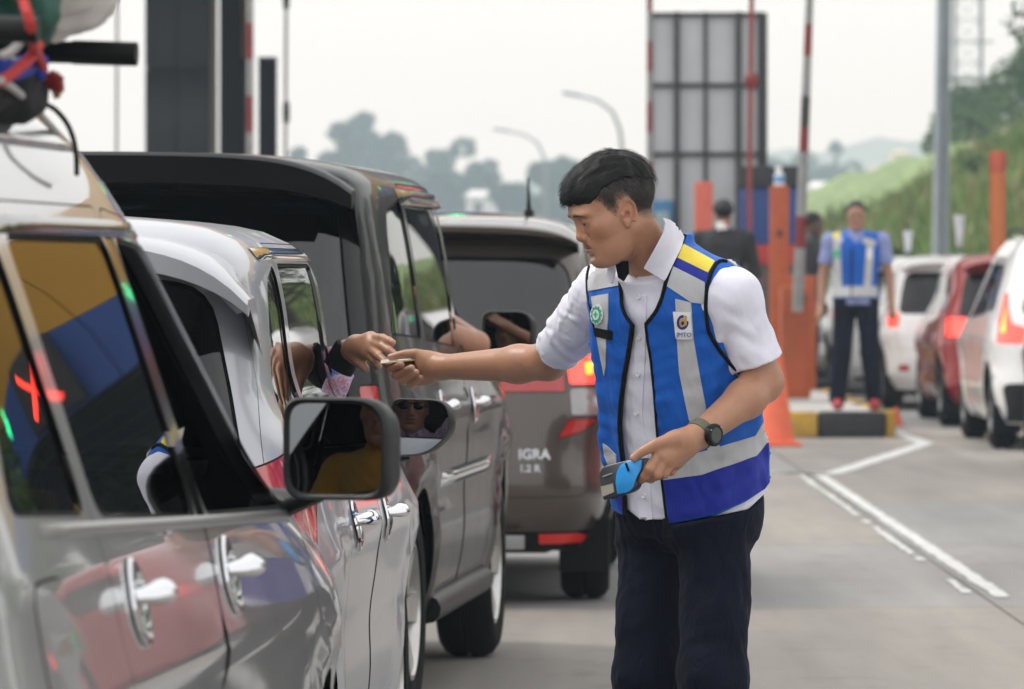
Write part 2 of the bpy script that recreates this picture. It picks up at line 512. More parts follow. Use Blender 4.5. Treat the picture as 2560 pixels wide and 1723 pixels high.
def make_mirror(car, c, size, side, paint, aim, arm_to, rnd=0.03, g=.885, cap_m=None):
    """door mirror: housing, glass aimed from world vector pair; all in car space"""
    w, h = size
    n = Vector(aim).normalized()                       # glass normal in car space (points backwards)
    right = Vector((0, 0, 1)).cross(-n).normalized() if abs(n.z) < .99 else Vector((1, 0, 0))
    right = (-n).cross(Vector((0, 0, 1))).normalized()
    up = right.cross(-n).normalized()
    M = Matrix(((right.x, up.x, n.x, c[0]), (right.y, up.y, n.y, c[1]), (right.z, up.z, n.z, c[2]), (0, 0, 0, 1)))
    if side < 0: pass
    out = rnd if isinstance(rnd, list) else None
    shape = out or [(-w / 2, -h / 2, .04), (w / 2, -h / 2, .035), (w / 2, h / 2, .06), (-w / 2, h / 2, .035)]
    ring = rpoly(shape, step=.02)
    root = empty('door_mirror'); root.parent = car
    b = MB()
    prof = [(g - .025, -.004), (g + .015, .006), (g + (1 - g) * .6, .008), (1.0, 0.0), (1.0, -.02), (.97, -.05), (.86, -.085), (.55, -.115), (.2, -.125), (.0, -.126)]
    K = len(ring); V = []; F = []
    for s_, z in prof:
        for p in ring: V.append(M @ Vector((p[0] * s_, p[1] * s_, z)))
    for i in range(len(prof) - 1):
        for k in range(K):
            k2 = (k + 1) % K
            F.append((i * K + k, i * K + k2, (i + 1) * K + k2, (i + 1) * K + k))
    b.add(V, F); b.build('housing', cap_m or M_BLACKPL, root, angle=60)
    # convex mirror glass
    RC = 2.4; V = []; F = []; rings = [g, .8, .68, .54, .38, .2]
    for q in rings:
        for p in ring: V.append(M @ Vector((p[0] * q, p[1] * q, .002 - (p[0] ** 2 + p[1] ** 2) * q * q / (2 * RC))))
    V.append(M @ Vector((0, 0, .002)))
    for i in range(len(rings) - 1):
        for k in range(K):
            k2 = (k + 1) % K; F.append((i * K + k, i * K + k2, (i + 1) * K + k2, (i + 1) * K + k))
    for k in range(K): F.append(((len(rings) - 1) * K + k, (len(rings) - 1) * K + (k + 1) % K, len(rings) * K))
    Nn = []
    for q in rings:
        for p in ring: Nn.append((n + right * (p[0] * q / RC) + up * (p[1] * q / RC)).normalized())
    Nn.append(n)
    mk('mirror_glass', V, F, M_MIRROR, root, True, Nn)
    a = MB()
    s0 = M @ Vector((-w * .25 * 1, -h * .42, -.05)); e = Vector(arm_to)
    a.tube([s0, s0.lerp(e, .5) + Vector((0, 0, -.008)), e], [.022, .026, .034], 10, flat=.7)
    a.build('arm', M_BLACKPL, root)
    return root

def door_handle(car, skin, y, z, side, m, L=.13):
    L = .125
    root = empty('door_handle'); root.parent = car
    pts = []
    for k in range(9):
        t = k / 8; yy = y - L * .35 + L * t
        q = skin.sx(yy, z + .006 * math.sin(math.pi * t))
        d = .004 + .034 * math.sin(math.pi * t) ** .5
        pts.append((side * (q[0] + d), yy, q[2]))
    b = MB(); b.tube(pts, [.010, .016, .019, .020, .020, .020, .019, .016, .010], 12, flat=.75)
    b.build('grip', m, root)
    c = MB(); V = []; F = []
    for rr_, dd in ((.0, -.004), (.35, -.003), (.7, .001), (.9, .005), (1.0, .0055), (1.06, .001)):
        for a_ in np.linspace(0, 2 * math.pi, 24, endpoint=False):
            q = skin.sx(y + math.cos(a_) * .055 * max(rr_, .02), z - .01 + math.sin(a_) * .058 * max(rr_, .02)); V.append((side * (q[0] + dd + .002), q[1], q[2]))
    for i in range(5):
        for k in range(24):
            f = (i * 24 + k, i * 24 + (k + 1) % 24, (i + 1) * 24 + (k + 1) % 24, (i + 1) * 24 + k); F.append(f if side < 0 else f[::-1])
    c.add(V, F); c.build('escutcheon', m, root)
    return root

def seat_row(car, y, xs, z0=.62, zh=1.16):
    for x in xs:
        r = empty('seat'); r.parent = car
        b = MB(); b.box((x - .24, y, z0 - .25), (x + .24, y + .5, z0), .05)
        b.box((x - .23, y - .1, z0 - .05), (x + .23, y + .04, zh - .16), .06)
        b.build('cushion', M_SEAT, r)
        h = MB(); h.box((x - .13, y - .12, zh - .12), (x + .13, y - .02, zh + .06), .05)
        h.box((x - .06, y - .08, zh - .2), (x - .045, y - .065, zh - .08)); h.box((x + .045, y - .08, zh - .2), (x + .06, y - .065, zh - .08))
        h.build('headrest', M_SEAT, r)

def make_car(name, label, loc, heading, S, group=None):
    """S: spec dictionary -> Empty with all parts; car space: x right, y forward from the rear bumper, z up"""
    car = empty(name, loc, -heading, label, 'car', group)
    sk = S['skin']; L = S['L']; paint = S['paint']
    wy, wr = S['wheels'], S['wheel_r']
    regs = []
    def side_reg(key, pts, gap, disp=0, r=.05): regs.append((key, sk.side(rpoly(pts, r)), gap, disp))
    def rear_reg(key, pts, gap, disp=0, r=.05, front=False): regs.append((key, sk.rear(rpoly(pts, r), front), gap, disp))
    for key, pts, gap, disp in S['side']: side_reg(key, pts, gap, disp)
    for key, pts, gap, disp in S['rear']: rear_reg(key, pts, gap, disp)
    for key, pts, gap, disp in S.get('front', []): rear_reg(key, pts, gap, disp, front=True)
    for i, y in enumerate(wy):
        a = np.linspace(0, 2 * math.pi, 40, endpoint=False)
        q = np.stack([y + (wr + .045) * np.cos(a), wr + (wr + .045) * np.sin(a)], 1)
        q[:, 1] = np.maximum(q[:, 1], sk.z(0.0) + .001)
        regs.insert(0, ('arch%d' % i, sk.side(q), 0, 0))
    parts = cut_skin(sk, regs, S.get('step', .055))
    disp = {r[0]: r[3] for r in regs}
    seal = None
    lin = []
    for key, data in parts.items():
        if isinstance(key, tuple):
            k2 = key[1]
            if k2.startswith(('window', 'glass', 'rear_window', 'windshield', 'lamp', 'quarter')):
                if k2.startswith(('rear_window', 'windshield')): skin_object('window_seal', sk, data, M_RUBBER, car, -.003)
                else:
                    for sd in (1, -1): skin_object('window_seal', sk, data, M_RUBBER, car, -.003, (sd,))
            continue
        if key.startswith('arch'): continue
        kind = key.split('#')[0]
        both = kind in ('body', 'tailgate', 'rear_window', 'windshield', 'bumper', 'rear_trim', 'bonnet', 'plate_recess', 'window_trim', 'trim', 'lower_bumper', 'roof_panel')
        m = S['mats'].get(key, S['mats'].get(kind, paint))
        if m is None:                      # an open window
            continue
        nm = {'body': 'body', 'glass': 'window'}.get(kind, kind)
        if both:
            skin_object(nm, sk, data, m, car, disp.get(key, 0))
        else:
            for sd in (1, -1):
                skin_object(nm, sk, data, m, car, disp.get(key, 0), (sd,))
        if kind in ('body', 'door', 'tailgate', 'bumper', 'pillar', 'trim', 'window_trim', 'bonnet', 'lower_bumper', 'quarter_panel', 'fuel_lid', 'rear_trim', 'lamp', 'roof_panel', 'plate_recess', 'lamp_cluster') or key.startswith('lamp'):
            lin.append(data)
    # lining seen through the windows and the gaps
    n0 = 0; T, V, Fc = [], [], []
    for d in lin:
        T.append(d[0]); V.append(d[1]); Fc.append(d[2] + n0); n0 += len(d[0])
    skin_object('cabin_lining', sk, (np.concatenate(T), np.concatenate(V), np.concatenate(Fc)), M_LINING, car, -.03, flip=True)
    b = MB()
    zf = float(sk.z(0.0)); b.box((-.62, .25, zf + .0), (.62, L - .35, zf + .06))
    b.box((-.25, .9, zf - .05), (.25, 2.4, zf + .02)); b.build('underbody', M_UNDER, car, smooth=False)
    b = MB(); b.tube([(-.62, wy[0], wr), (.62, wy[0], wr)], .055, 10); b.build('shade_axle', M_UNDER, car)  # axle, muffler, tank and flaps added to darken the gap under the car
    b = MB(); b.box((-.52, .16, .155), (.30, .62, zf + .02), .05); b.build('shade_muffler', M_UNDER, car)
    b = MB(); b.box((-.45, wy[0] + .35, .165), (.55, wy[0] + 1.3, zf + .01), .05); b.build('shade_tank', M_UNDER, car)
    for sd in (1, -1):
        b = MB(); b.box((sd * .70 - .10, wy[0] - wr - .10, .13), (sd * .70 + .10, wy[0] - wr - .09, .34)); b.build('shade_flap', M_RUBBER, car, smooth=False)
    for y in wy:
        for sd in (1, -1):
            x = sd * (float(sk.sx(y, wr * 2)[0]) - .115)
            make_wheel(car, (x, y, wr), wr, .19, sd, S.get('rim_m'), S.get('spokes', 5))
            w = MB(); A_ = np.linspace(math.radians(4), math.radians(176), 20); rw_ = wr + .05; xi, xo = x - sd * .17, x + sd * .075
            V = [(xx, y + rw_ * math.cos(t), wr + rw_ * math.sin(t)) for xx in (xi, xo) for t in A_]
            w.add(V, [(k, k + 1, 21 + k, 20 + k) for k in range(19)] + [tuple(range(20))])
            w.build('wheel_well', M_UNDER, car)
    if S.get('seats', True):
        seat_row(car, S.get('seat_y', 1.95), (-.36, .36)); seat_row(car, S.get('seat_y', 1.95) - .9, (-.4, 0, .4))
        d = MB(); y0 = S.get('seat_y', 1.95) + .85
        d.box((-.66, y0, .62), (.66, y0 + .5, .93), .07); d.build('dashboard', M_LINING, car)
        st = MB(); c0 = Vector((.36, y0 - .12, .93))
        st.tube([c0 + Vector((.18 * math.cos(a), -.06 * math.sin(a), .17 * math.sin(a))) for a in np.linspace(0, 2 * math.pi, 25)], .014, 8, caps=False)
        st.build('steering_wheel', M_BLACKPL, car)
    return car
# ------------------------------------------------------------------ car details shared by several cars
def spoiler(car, skin, xm, y_te, y_le, ztop, lip, m, sweep=.08, under=.10, name='spoiler'):
    """wing over the rear window: leading edge on the roof at y_le, trailing edge at y_te; ztop(e) gives its height"""
    V, F = [], []
    xs = np.linspace(-xm, xm, 45); zs = np.linspace(float(skin.z(skin.V)) - .002, 1.0, 160)
    for x in xs:
        e = abs(x) / xm
        ye = np.array([skin.rx(min(abs(x), .97 * float(skin.w(skin.vz(z)))), z)[1] for z in zs[::8]])
        yl = y_le - .05 * e ** 4
        zl = min(float(np.interp(-yl, -ye, zs[::8])), ztop(e) + .02)
        yt = y_te + sweep * e ** 4; zt = ztop(e); L_ = lip * (1 - .45 * e ** 8)
        V += [(x, yl + .03, zl - .012), (x, yl, zl + .002), (x, yl * .5 + yt * .5, max(zl, zt) * .5 + zt * .5 + .006), (x, yt + .02, zt + .003), (x, yt, zt - .008), (x, yt + .012, zt - L_), (x, yt + under * (1 - .8 * e ** 6), zt - L_ - .004), (x, yl * (1 - e ** 6) + (yt + .06) * e ** 6, (zl - .10) * (1 - e ** 6) + (zt - L_ * .6) * e ** 6)]
    n = 8
    for i in range(len(xs) - 1):
        for k in range(n - 1):
            F.append((i * n + k, i * n + k + 1, (i + 1) * n + k + 1, (i + 1) * n + k))
    F.append(tuple(range(n))); F.append(tuple((len(xs) - 1) * n + k for k in range(n))[::-1])
    o = mk(name, V, F, m, car); o.data.set_sharp_from_angle(angle=math.radians(50))
    return o

def w2c(loc, heading, p):
    """world point -> car space"""
    d = Vector(p) - Vector(loc); c, s = math.cos(heading), math.sin(heading)
    return Vector((d.x * c - d.y * s, d.x * s + d.y * c, d.z))

def c2w(loc, heading, p):
    c, s = math.cos(heading), math.sin(heading)
    return Vector((loc[0] + p[0] * c + p[1] * s, loc[1] - p[0] * s + p[1] * c, loc[2] + p[2]))

def aim_mirror(loc, heading, pos_w, head_w):
    a = (Vector((0, 0, CAM_H)) - pos_w).normalized(); b = (Vector(head_w) - pos_w).normalized()
    n = (a + b).normalized(); c, s = math.cos(heading), math.sin(heading)
    return Vector((n.x * c - n.y * s, n.x * s + n.y * c, n.z))

def roof_rails(car, skin, y0, y1, x, z, m, r=.016):
    for sd in (1, -1):
        b = MB(); ys = np.linspace(y0, y1, 13)
        pts = []
        for k, y in enumerate(ys):
            e = k / 12
            pts.append((sd * x, y, z(y) - .045 * (abs(2 * e - 1) ** 8)))
        b.tube(pts, r, 10)
        b.build('roof_rail', m, car)

def strip(car, skin, name, pts, w, th, m, sides=(1, -1)):
    """moulding along the skin: pts (y, z) on the side"""
    P_ = np.array(pts, float)
    for sd in sides:
        V, F = [], []
        th0 = th
        for i_, (y, z) in enumerate(P_):
            th = th0 * min(1, .08 + 6 * min(i_, len(P_) - 1 - i_) / len(P_))
            for dz, dx in ((-w / 2, .001), (-w / 2 * .8, th), (w / 2 * .8, th), (w / 2, .001)):
                q = skin.sx(y, z + dz); V.append((sd * (q[0] + dx), q[1], q[2]))
        for i in range(len(P_) - 1):
            for k in range(3):
                f = (i * 4 + k, (i + 1) * 4 + k, (i + 1) * 4 + k + 1, i * 4 + k + 1)
                F.append(f if sd > 0 else f[::-1])
        mk(name, V, F, m, car)

def paint_mat(name, col, metal, rough=.3, flake=.05, coat=1.0, spec=.5):
    m = mat(name, col, rough, metal, coat=coat, var=flake, vscale=3.0, spec=spec)
    nt = m.node_tree; b = nt.nodes['Principled BSDF']
    # thin road dust: raises roughness of the clear coat unevenly
    t = nt.nodes.new('ShaderNodeTexCoord'); n = nt.nodes.new('ShaderNodeTexNoise'); n.inputs['Scale'].default_value = 4; n.inputs['Detail'].default_value = 8
    nt.links.new(t.outputs['Object'], n.inputs['Vector'])
    r = nt.nodes.new('ShaderNodeMapRange'); r.inputs['From Min'].default_value = .35; r.inputs['From Max'].default_value = .75; r.inputs['To Min'].default_value = .015; r.inputs['To Max'].default_value = .07
    nt.links.new(n.outputs['Fac'], r.inputs['Value']); nt.links.new(r.outputs[0], b.inputs['Coat Roughness'])
    return m

# outer skins (z, half width, rear end, front end)
def skin_mpv():
    return Skin([(.20, .74, .10, 4.02), (.32, .80, .03, 4.10), (.50, .825, .0, 4.12), (.70, .835, .02, 4.10), (.85, .83, .05, 3.95), (.95, .815, .08, 3.55), (1.0, .80, .10, 3.35),
                 (1.2, .735, .19, 3.02), (1.4, .665, .29, 2.73), (1.52, .61, .38, 2.52), (1.58, .56, .48, 2.36), (1.62, .47, .63, 2.24), (1.645, .35, .85, 2.05), (1.66, .2, 1.05, 1.95), (1.665, .0000001, 1.2, 1.85)],
                bulge=lambda y, z: .012 * np.exp(-((z - .80) / .05) ** 2) - .012 * np.exp(-((z - .62) / .09) ** 2) + .016 * (np.exp(-((np.hypot(y - .78, z - .31) - .42) / .06) ** 2) + np.exp(-((np.hypot(y - 3.44, z - .31) - .42) / .06) ** 2)) * (z < .9))
def skin_hatch(h=1.47, L=4.0, hw=.82):
    k = h - 1.47
    return Skin([(.20, .73, .10, L - .1), (.32, .79, .02, L - .02), (.50, .81, .0, L), (.66, hw, .02, L - .02), (.80, hw - .005, .05, L - .22), (.90, hw - .02, .08, L - .55), (.97 + .3 * k, hw - .045, .11, L - .85),
                 (1.12 + .5 * k, hw - .112, .16, L - 1.12), (1.28 + .8 * k, hw - .135, .24, L - 1.4), (1.36 + k, hw - .155, .29, L - 1.62), (1.405 + k, hw - .19, .34, L - 1.75), (1.44 + k, hw - .27, .44, L - 1.9), (1.458 + k, hw - .42, .6, L - 2.0), (1.468 + k, .20, .9, L - 2.1), (1.472 + k, .0000001, 1.3, L - 2.2)],
                bulge=lambda y, z: .014 * np.exp(-((z - .76) / .05) ** 2) - .014 * np.exp(-((z - .56) / .1) ** 2) + .016 * (np.exp(-((np.hypot(y - .72, z - .3) - .41) / .06) ** 2) + np.exp(-((np.hypot(y - L + .72, z - .3) - .41) / .06) ** 2)) * (z < .9))
def skin_tall():
    return Skin([(.22, .78, .12, 4.42), (.36, .85, .03, 4.52), (.55, .88, .0, 4.55), (.75, .89, .02, 4.52), (.92, .885, .04, 4.35), (1.02, .87, .06, 3.95), (1.1, .855, .08, 3.65),
                 (1.3, .83, .13, 3.25), (1.48, .80, .19, 2.98), (1.58, .775, .24, 2.8), (1.63, .745, .25, 2.66), (1.66, .68, .31, 2.5), (1.685, .53, .42, 2.35), (1.70, .30, .7, 2.2), (1.705, .0000001, 1.1, 2.1)],
                bulge=lambda y, z: .010 * np.exp(-((z - .9) / .05) ** 2) - .012 * np.exp(-((z - .66) / .1) ** 2) + .02 * (np.exp(-((np.hypot(y - .98, z - .33) - .44) / .06) ** 2) + np.exp(-((np.hypot(y - 3.73, z - .33) - .44) / .06) ** 2)) * (z < 1.0))

class LP(list): pass
_orig_side = None
def tvreg(sk, pts, r=.02):
    """region polygon that may turn the corner: vertices ('r', x, z) on the tail or ('s', y, z) on the side"""
    q = []
    for k, a, z in pts:
        m = (sk.rear if k == 'r' else sk.side)(np.array([[a, z]]))[0]
        q.append((m[0], m[1], r))
    return rpoly(q, r)

def generic_spec(sk, L, paint, belt=(1.0, .95), top=1.40, wheels=(.78, 3.44), wr=.31, bp=2.02, ap=(2.45, 3.05), qp=1.12, qr=.5, rw=(1.02, 1.34, .62, .52), glass=None, glass_rear=None,
                 front_open=True, lamp_z=(.78, .98), bumper_z=.52, black_lower=None, fuel=False):
    b0, b1 = belt
    g = glass or M_GLASS
    side = [
        ('glass#q', [(qr + .1, b0 + .03), (qp - .03, b0 + .01), (qp - .03, top), (qr + .34, top - .04, .09)], .008, -.006),
        ('glass#r', [(qp + .05, b0 + .005), (bp - .035, (b0 + b1) / 2), (bp - .035, top), (qp + .05, top + .0)], .008, -.006),
        ('glass#f', [(bp + .045, (b0 + b1) / 2), (ap[1] - .03, b1 + .005), (ap[0], top - .015, .06), (bp + .045, top)], .008, -.006),
        ('pillar', [(bp - .034, (b0 + b1) / 2 - .012), (bp + .044, (b0 + b1) / 2 - .012), (bp + .044, top + .012), (bp - .034, top + .012)], 0, -.001),
        ('door#r', [(qp + .0, b0 - .02), (qp + .01, top + .045, .06), (bp, top + .045), (bp, .29), (qp + .26, .29, .05), (qp + .22, .58, .1), (qp + .02, .80, .1)], .003, 0),
        ('door#f', [(bp + .002, .29), (bp + .002, top + .045), (ap[0] + .05, top + .02, .06), (ap[1] + .05, b1 + .0, .05), (ap[1] + .06, .29)], .003, 0),
    ]
    if fuel:
        side.append(('fuel_lid', [(.60, .80), (.80, .80), (.80, .97), (.60, .97)], .0035, 0.001))
    z0, z1, xb, xt = rw
    rear = [
        ('rear_window', [(0, z0, 0), (xb, z0, .07), (xt, z1, .09), (0, z1 + .01, 0)], .008, -.004),
        ('tailgate', [(0, bumper_z + .04, 0), (xb + .02, bumper_z + .04, .06), (xb + .045, z0 - .06, .05), (xt + .04, z1 + .05, .06), (0, z1 + .06, 0)], .003, 0),
        ('bumper', [(0, .205, 0), (5, .205, 0), (5, bumper_z, 0), (0, bumper_z, 0)], 0, 0),
    ]
    front = [('windshield', [(0, 1.05, 0), (.70, 1.03, .08), (.54, top + .03, .08), (0, top + .07, 0)], .01, -.004)]
    return dict(skin=sk, L=L, paint=paint, wheels=wheels, wheel_r=wr, side=side, rear=rear, front=front, seat_y=bp - .1,
                mats={'glass#q': g, 'glass#r': g, 'glass#f': None if front_open else g, 'pillar': M_GLOSSBLK, 'rear_window': glass_rear or M_GLASSD, 'windshield': M_GLASS, 'bumper': paint, 'lamp#red': M_LAMP_RED})
# ------------------------------------------------------------------ the queue of cars at the toll lane
PAINT_A = paint_mat('silver grey paint', (.40, .40, .40), .6, .32)
PAINT_B = paint_mat('pale silver paint', (.43, .44, .475), .35, .32, coat=.6)
PAINT_C = paint_mat('black paint', (.006, .006, .007), .0, .35, coat=.38, spec=.1)
PAINT_D = paint_mat('brown metallic paint', (.078, .061, .050), .5, .34)
PAINT_W = paint_mat('white paint', (.80, .80, .79), 0, .4)
PAINT_R = paint_mat('dark red paint', (.30, .012, .016), .2, .35)
PAINT_G = paint_mat('dark grey paint', (.05, .05, .055), .4, .35)

def lamp_group(car_spec, sk, name, pts, m, disp=.006, r=.02):
    car_spec.setdefault('extra', []).append((name, tvreg(sk, pts, r), m, disp))

# make_car takes side/rear lists; lamps that wrap the corner are passed ready-mapped
_cut = cut_skin
def add_lamps(S):
    ex = S.get('extra', [])
    if not ex: return S
    for nm, poly, m, d in ex: S['mats'][nm] = m
    return S
def cut_skin(skin, regions, step=.05, _extra=[]):
    return _cut(skin, [(n, p, .004, d) for n, p, m, d in EXTRA] + regions, step)
EXTRA = []
def build_car(name, label, loc, heading, S, group=None):
    EXTRA[:] = S.get('extra', [])
    add_lamps(S)
    c = make_car(name, label, loc, heading, S, group)
    EXTRA[:] = []
    return c

QUEUE = 'cars queueing in the near toll lane'
# --- car A: silver grey MPV in the foreground with a loaded roof
LA, HA = (-1.44, 6.25, 0), math.radians(5.2)
skA = skin_mpv()
SA = generic_spec(skA, 4.12, PAINT_A, belt=(1.02, .955), fuel=True)
lamp_group(SA, skA, 'lamp#red', [('r', .70, .82), ('s', .3, .86), ('s', .42, 1.2), ('r', .66, 1.2)], M_LAMP_RED)
carA = build_car('silver_car', 'large silver grey car nearest the camera with bundles on its roof rack', LA, HA, SA, QUEUE)
for y, z in ((1.30, .915), (2.16, .905)):
    door_handle(carA, skA, y, z, 1, M_CHROME, .19)
    door_handle(carA, skA, y, z, -1, M_CHROME, .19)
strip(carA, skA, 'belt_moulding', [(y, 1.02 - (y - 1.15) * .035 - .008) for y in np.linspace(.75, 3.02, 24)], .018, .006, mat('grey satin trim', (.35, .35, .35), .3, .8))
strip(carA, skA, 'rain_visor', [(y, 1.412) for y in np.linspace(1.14, 2.5, 18)], .026, .007, M_GLOSSBLK)
strip(carA, skA, 'drip_rail', [(y, 1.535 - .03 * max(0, (.6 - y)) ) for y in np.linspace(.55, 2.35, 22)], .012, .006, PAINT_A)
mA = P(838, 1122, 9.1); headA = c2w(LA, HA, (.36, 2.05, 1.17))
make_mirror(carA, w2c(LA, HA, mA), (.186, .168), 1, PAINT_A, aim_mirror(LA, HA, mA, headA + Vector((-.24, 0, -.13))), w2c(LA, HA, P(650, 1262, 9.25)))
b = MB()
b.prism([(2.78, .93), (3.12, .93), (2.80, 1.19)], -.006, .012, Matrix(((0, 0, 1, .742), (1, 0, 0, 0), (0, 1, 0, 0), (0, 0, 0, 1))) @ Matrix.Rotation(0, 4, 'X'))
# --- roof rack and bundles on car A
for yy in (.95, 1.75):
    t = MB(); t.tube([(x, yy, 1.668 - .01 * (x / .73) ** 2) for x in np.linspace(-.735, .735, 15)], .0158, 16)
    t.tube([(sd * .72, yy, 1.662) for sd in ()] or [(-.737, yy, 1.658), (-.734, yy, 1.658)], .0165, 12)
    o = t.build('rack_crossbar', M_BLACKPL, carA)
    for sd in (1, -1):
        e = MB(); e.tube([(sd * .66, yy, 1.66), (sd * .752, yy, 1.657)], .0172, 16); e.build('crossbar_end_cap', M_BLACKPL, carA)
    for sd in (1, -1):
        f = MB(); f.add([(sd * .50, yy - .07, 1.655), (sd * .53, yy + .07, 1.655), (sd * .53, yy + .10, 1.60), (sd * .60, yy + .11, 1.535), (sd * .60, yy - .11, 1.535), (sd * .53, yy - .10, 1.60),
                         (sd * .43, yy - .06, 1.655), (sd * .45, yy + .06, 1.655), (sd * .44, yy + .1, 1.62), (sd * .44, yy - .1, 1.62)],
                        [(0, 1, 2, 5), (5, 2, 3, 4), (6, 7, 1, 0), (7, 8, 2, 1), (6, 9, 8, 7), (0, 5, 9, 6)])
        f.build('rack_foot', M_BLACKPL, carA)

# --- car B: pale silver hatchback whose driver reaches out
LB, HB = (-1.235, 11.05, 0), math.radians(3.0)
skB = skin_hatch(1.475, 4.0, .82)
SB = generic_spec(skB, 4.0, PAINT_B, belt=(.97, .93), top=1.365, wheels=(.72, 3.28), wr=.30, bp=1.98, ap=(2.35, 2.95), qp=1.05, qr=.42, rw=(.93, 1.33, .69, .60), bumper_z=.55)
lamp_group(SB, skB, 'lamp#red', [('r', .69, .95), ('r', .745, .70), ('s', .30, .66), ('s', .42, .74), ('s', .70, .97), ('s', .50, .99)], M_LAMP_RED, .012)
carB = build_car('hatchback', 'pale silver hatchback with a curved rear spoiler and its driver reaching out', LB, HB, SB, QUEUE)
spoiler(carB, skB, .70, .035, .50, lambda e: 1.418 - .02 * e * e - .11 * e ** 7, .05, PAINT_B, .10, .12)
for y, z in ((1.30, .80), (2.16, .78)):
    for sd in (1, -1): door_handle(carB, skB, y, z, sd, M_CHROME, .18)
strip(carB, skB, 'rain_visor', [(y, 1.385 - .04 * max(0, (y - 1.9)) ** 2) for y in np.linspace(.75, 2.3, 22)], .03, .012, mat('smoked visor', (.35, .36, .36), .08, .7, coat=1))
mB = P(1050, 1068, 13.85); headB = c2w(LB, HB, (.34, 1.98, 1.12))
make_mirror(carB, w2c(LB, HB, mB), (.165, .15), 1, PAINT_B, aim_mirror(LB, HB, mB, headB + Vector((.05, 0, -.10))), w2c(LB, HB, mB) + Vector((-.14, .05, -.06)),
            rnd=[(-.075, -.075, .02), (.02, -.07, .05), (.085, -.01, .05), (.07, .068, .05), (-.075, .072, .03)], cap_m=M_BLACKPL, g=.94)
for sd in (1, -1):
    r_ = MB(); r_.tube([(sd * .42, y, 0) for y in ()] or [(sd * (.44), y, float(skB.z(skB.V)) - .02 - .05 * (y - 1.5) ** 2 * .9 + .0) for y in np.linspace(.72, 2.0, 14)], .005, 8, flat=.5)
    r_.build('roof_strip', M_BLACKPL, carB)

M_SPOIL = mat('black spoiler paint', (.004, .004, .0045), .35, spec=.15)
# --- car C: tall black MPV
LC, HC = (-1.232, 15.9, 0), math.radians(5.2)
skC = skin_tall()
SC_ = generic_spec(skC, 4.55, PAINT_C, belt=(1.13, 1.07), top=1.57, wheels=(.98, 3.73), wr=.325, bp=2.25, ap=(2.75, 3.4), qp=1.25, qr=.42, rw=(1.06, 1.57, .76, .70), bumper_z=.6, glass_rear=M_GLASSR)
lamp_group(SC_, skC, 'lamp#red', [('r', .77, 1.02), ('r', .785, .86), ('s', .3, .86), ('s', .34, 1.02)], M_LAMP_RED)
lamp_group(SC_, skC, 'lamp#clear', [('r', .785, .85), ('r', .785, .78), ('s', .3, .78), ('s', .3, .85)], M_LAMP_CLEAR)
carC = build_car('tall_car', 'tall black car with a wide rear spoiler behind the reaching hands', LC, HC, SC_, QUEUE)
spoiler(carC, skC, .76, -.06, .42, lambda e: 1.685 - .02 * e * e - .09 * e ** 7, .085, M_SPOIL, .22, .12)
for y, z in ((1.45, .93), (2.42, .92)):
    for sd in (1, -1): door_handle(carC, skC, y, z, sd, M_CHROME, .2)
strip(carC, skC, 'side_moulding', [(y, .70) for y in np.linspace(1.5, 3.2, 20)], .05, .014, M_CHROME)
strip(carC, skC, 'rain_visor', [(y, 1.575) for y in np.linspace(1.2, 2.75, 20)], .05, .014, M_GLOSSBLK)
mC = P(1268, 832, 19.05); headC = c2w(LC, HC, (.38, 2.25, 1.30))
make_mirror(carC, w2c(LC, HC, mC), (.185, .15), 1, PAINT_C, aim_mirror(LC, HC, mC, headC), w2c(LC, HC, mC) + Vector((-.16, .05, -.05)))
for x in (.84, -.84):
    b = MB(); b.tube([(x, y, .30) for y in (1.45, 3.2)], .045, 10); b.build('side_step', M_BLACKPL, carC)

# --- car D: brown hatchback ahead, brake lamps lit
LD, HD = (-.42, 22.3, 0), math.radians(2.0)
skD = Skin([(.22, .74, .12, 3.98), (.33, .80, .04, 4.05), (.48, .825, .0, 4.07), (.66, .828, .015, 4.05), (.84, .82, .04, 3.85), (.95, .805, .06, 3.5), (1.02, .79, .08, 3.3),
            (1.2, .77, .13, 2.95), (1.38, .73, .19, 2.62), (1.48, .695, .26, 2.45), (1.53, .645, .36, 2.32), (1.565, .54, .52, 2.18), (1.585, .40, .78, 2.05), (1.597, .22, 1.0, 1.95), (1.60, .0000001, 1.2, 1.85)],
           bulge=lambda y, z: .012 * np.exp(-((z - .78) / .05) ** 2) - .012 * np.exp(-((z - .6) / .09) ** 2))
SD = generic_spec(skD, 4.07, PAINT_D, belt=(1.02, .97), top=1.38, wheels=(.72, 3.25), wr=.30, bp=2.0, rw=(1.03, 1.40, .705, .63), bumper_z=.40, glass_rear=M_GLASSR)
SD['rear'].insert(0, ('rear_trim', [(0, .225, 0), (5, .225, 0), (5, .30, 0), (0, .30, 0)], .003, .004))
SD['mats']['rear_trim'] = M_BLACKPL
lamp_group(SD, skD, 'lamp#amber', [('r', .70, .985), ('r', .71, .925), ('s', .26, .925), ('s', .30, .985)], M_LAMP_AMBER, .011)
lamp_group(SD, skD, 'lamp#lit', [('r', .625, 1.012), ('r', .645, .888), ('s', .34, .888), ('s', .5, 1.02)], M_LAMP_LIT, .008)
lamp_group(SD, skD, 'lamp#clear', [('r', .645, .880), ('r', .64, .765), ('s', .26, .76), ('s', .33, .880)], M_LAMP_CLEAR, .008)
lamp_group(SD, skD, 'lamp#low', [('r', .64, .757), ('r', .60, .67), ('s', .16, .70), ('s', .25, .755)], M_LAMP_RED, .008)
lamp_group(SD, skD, 'lamp#in', [('r', .36, 1.0), ('r', .37, .86), ('r', .635, .86), ('r', .615, 1.01)], M_LAMP_RED, .008)
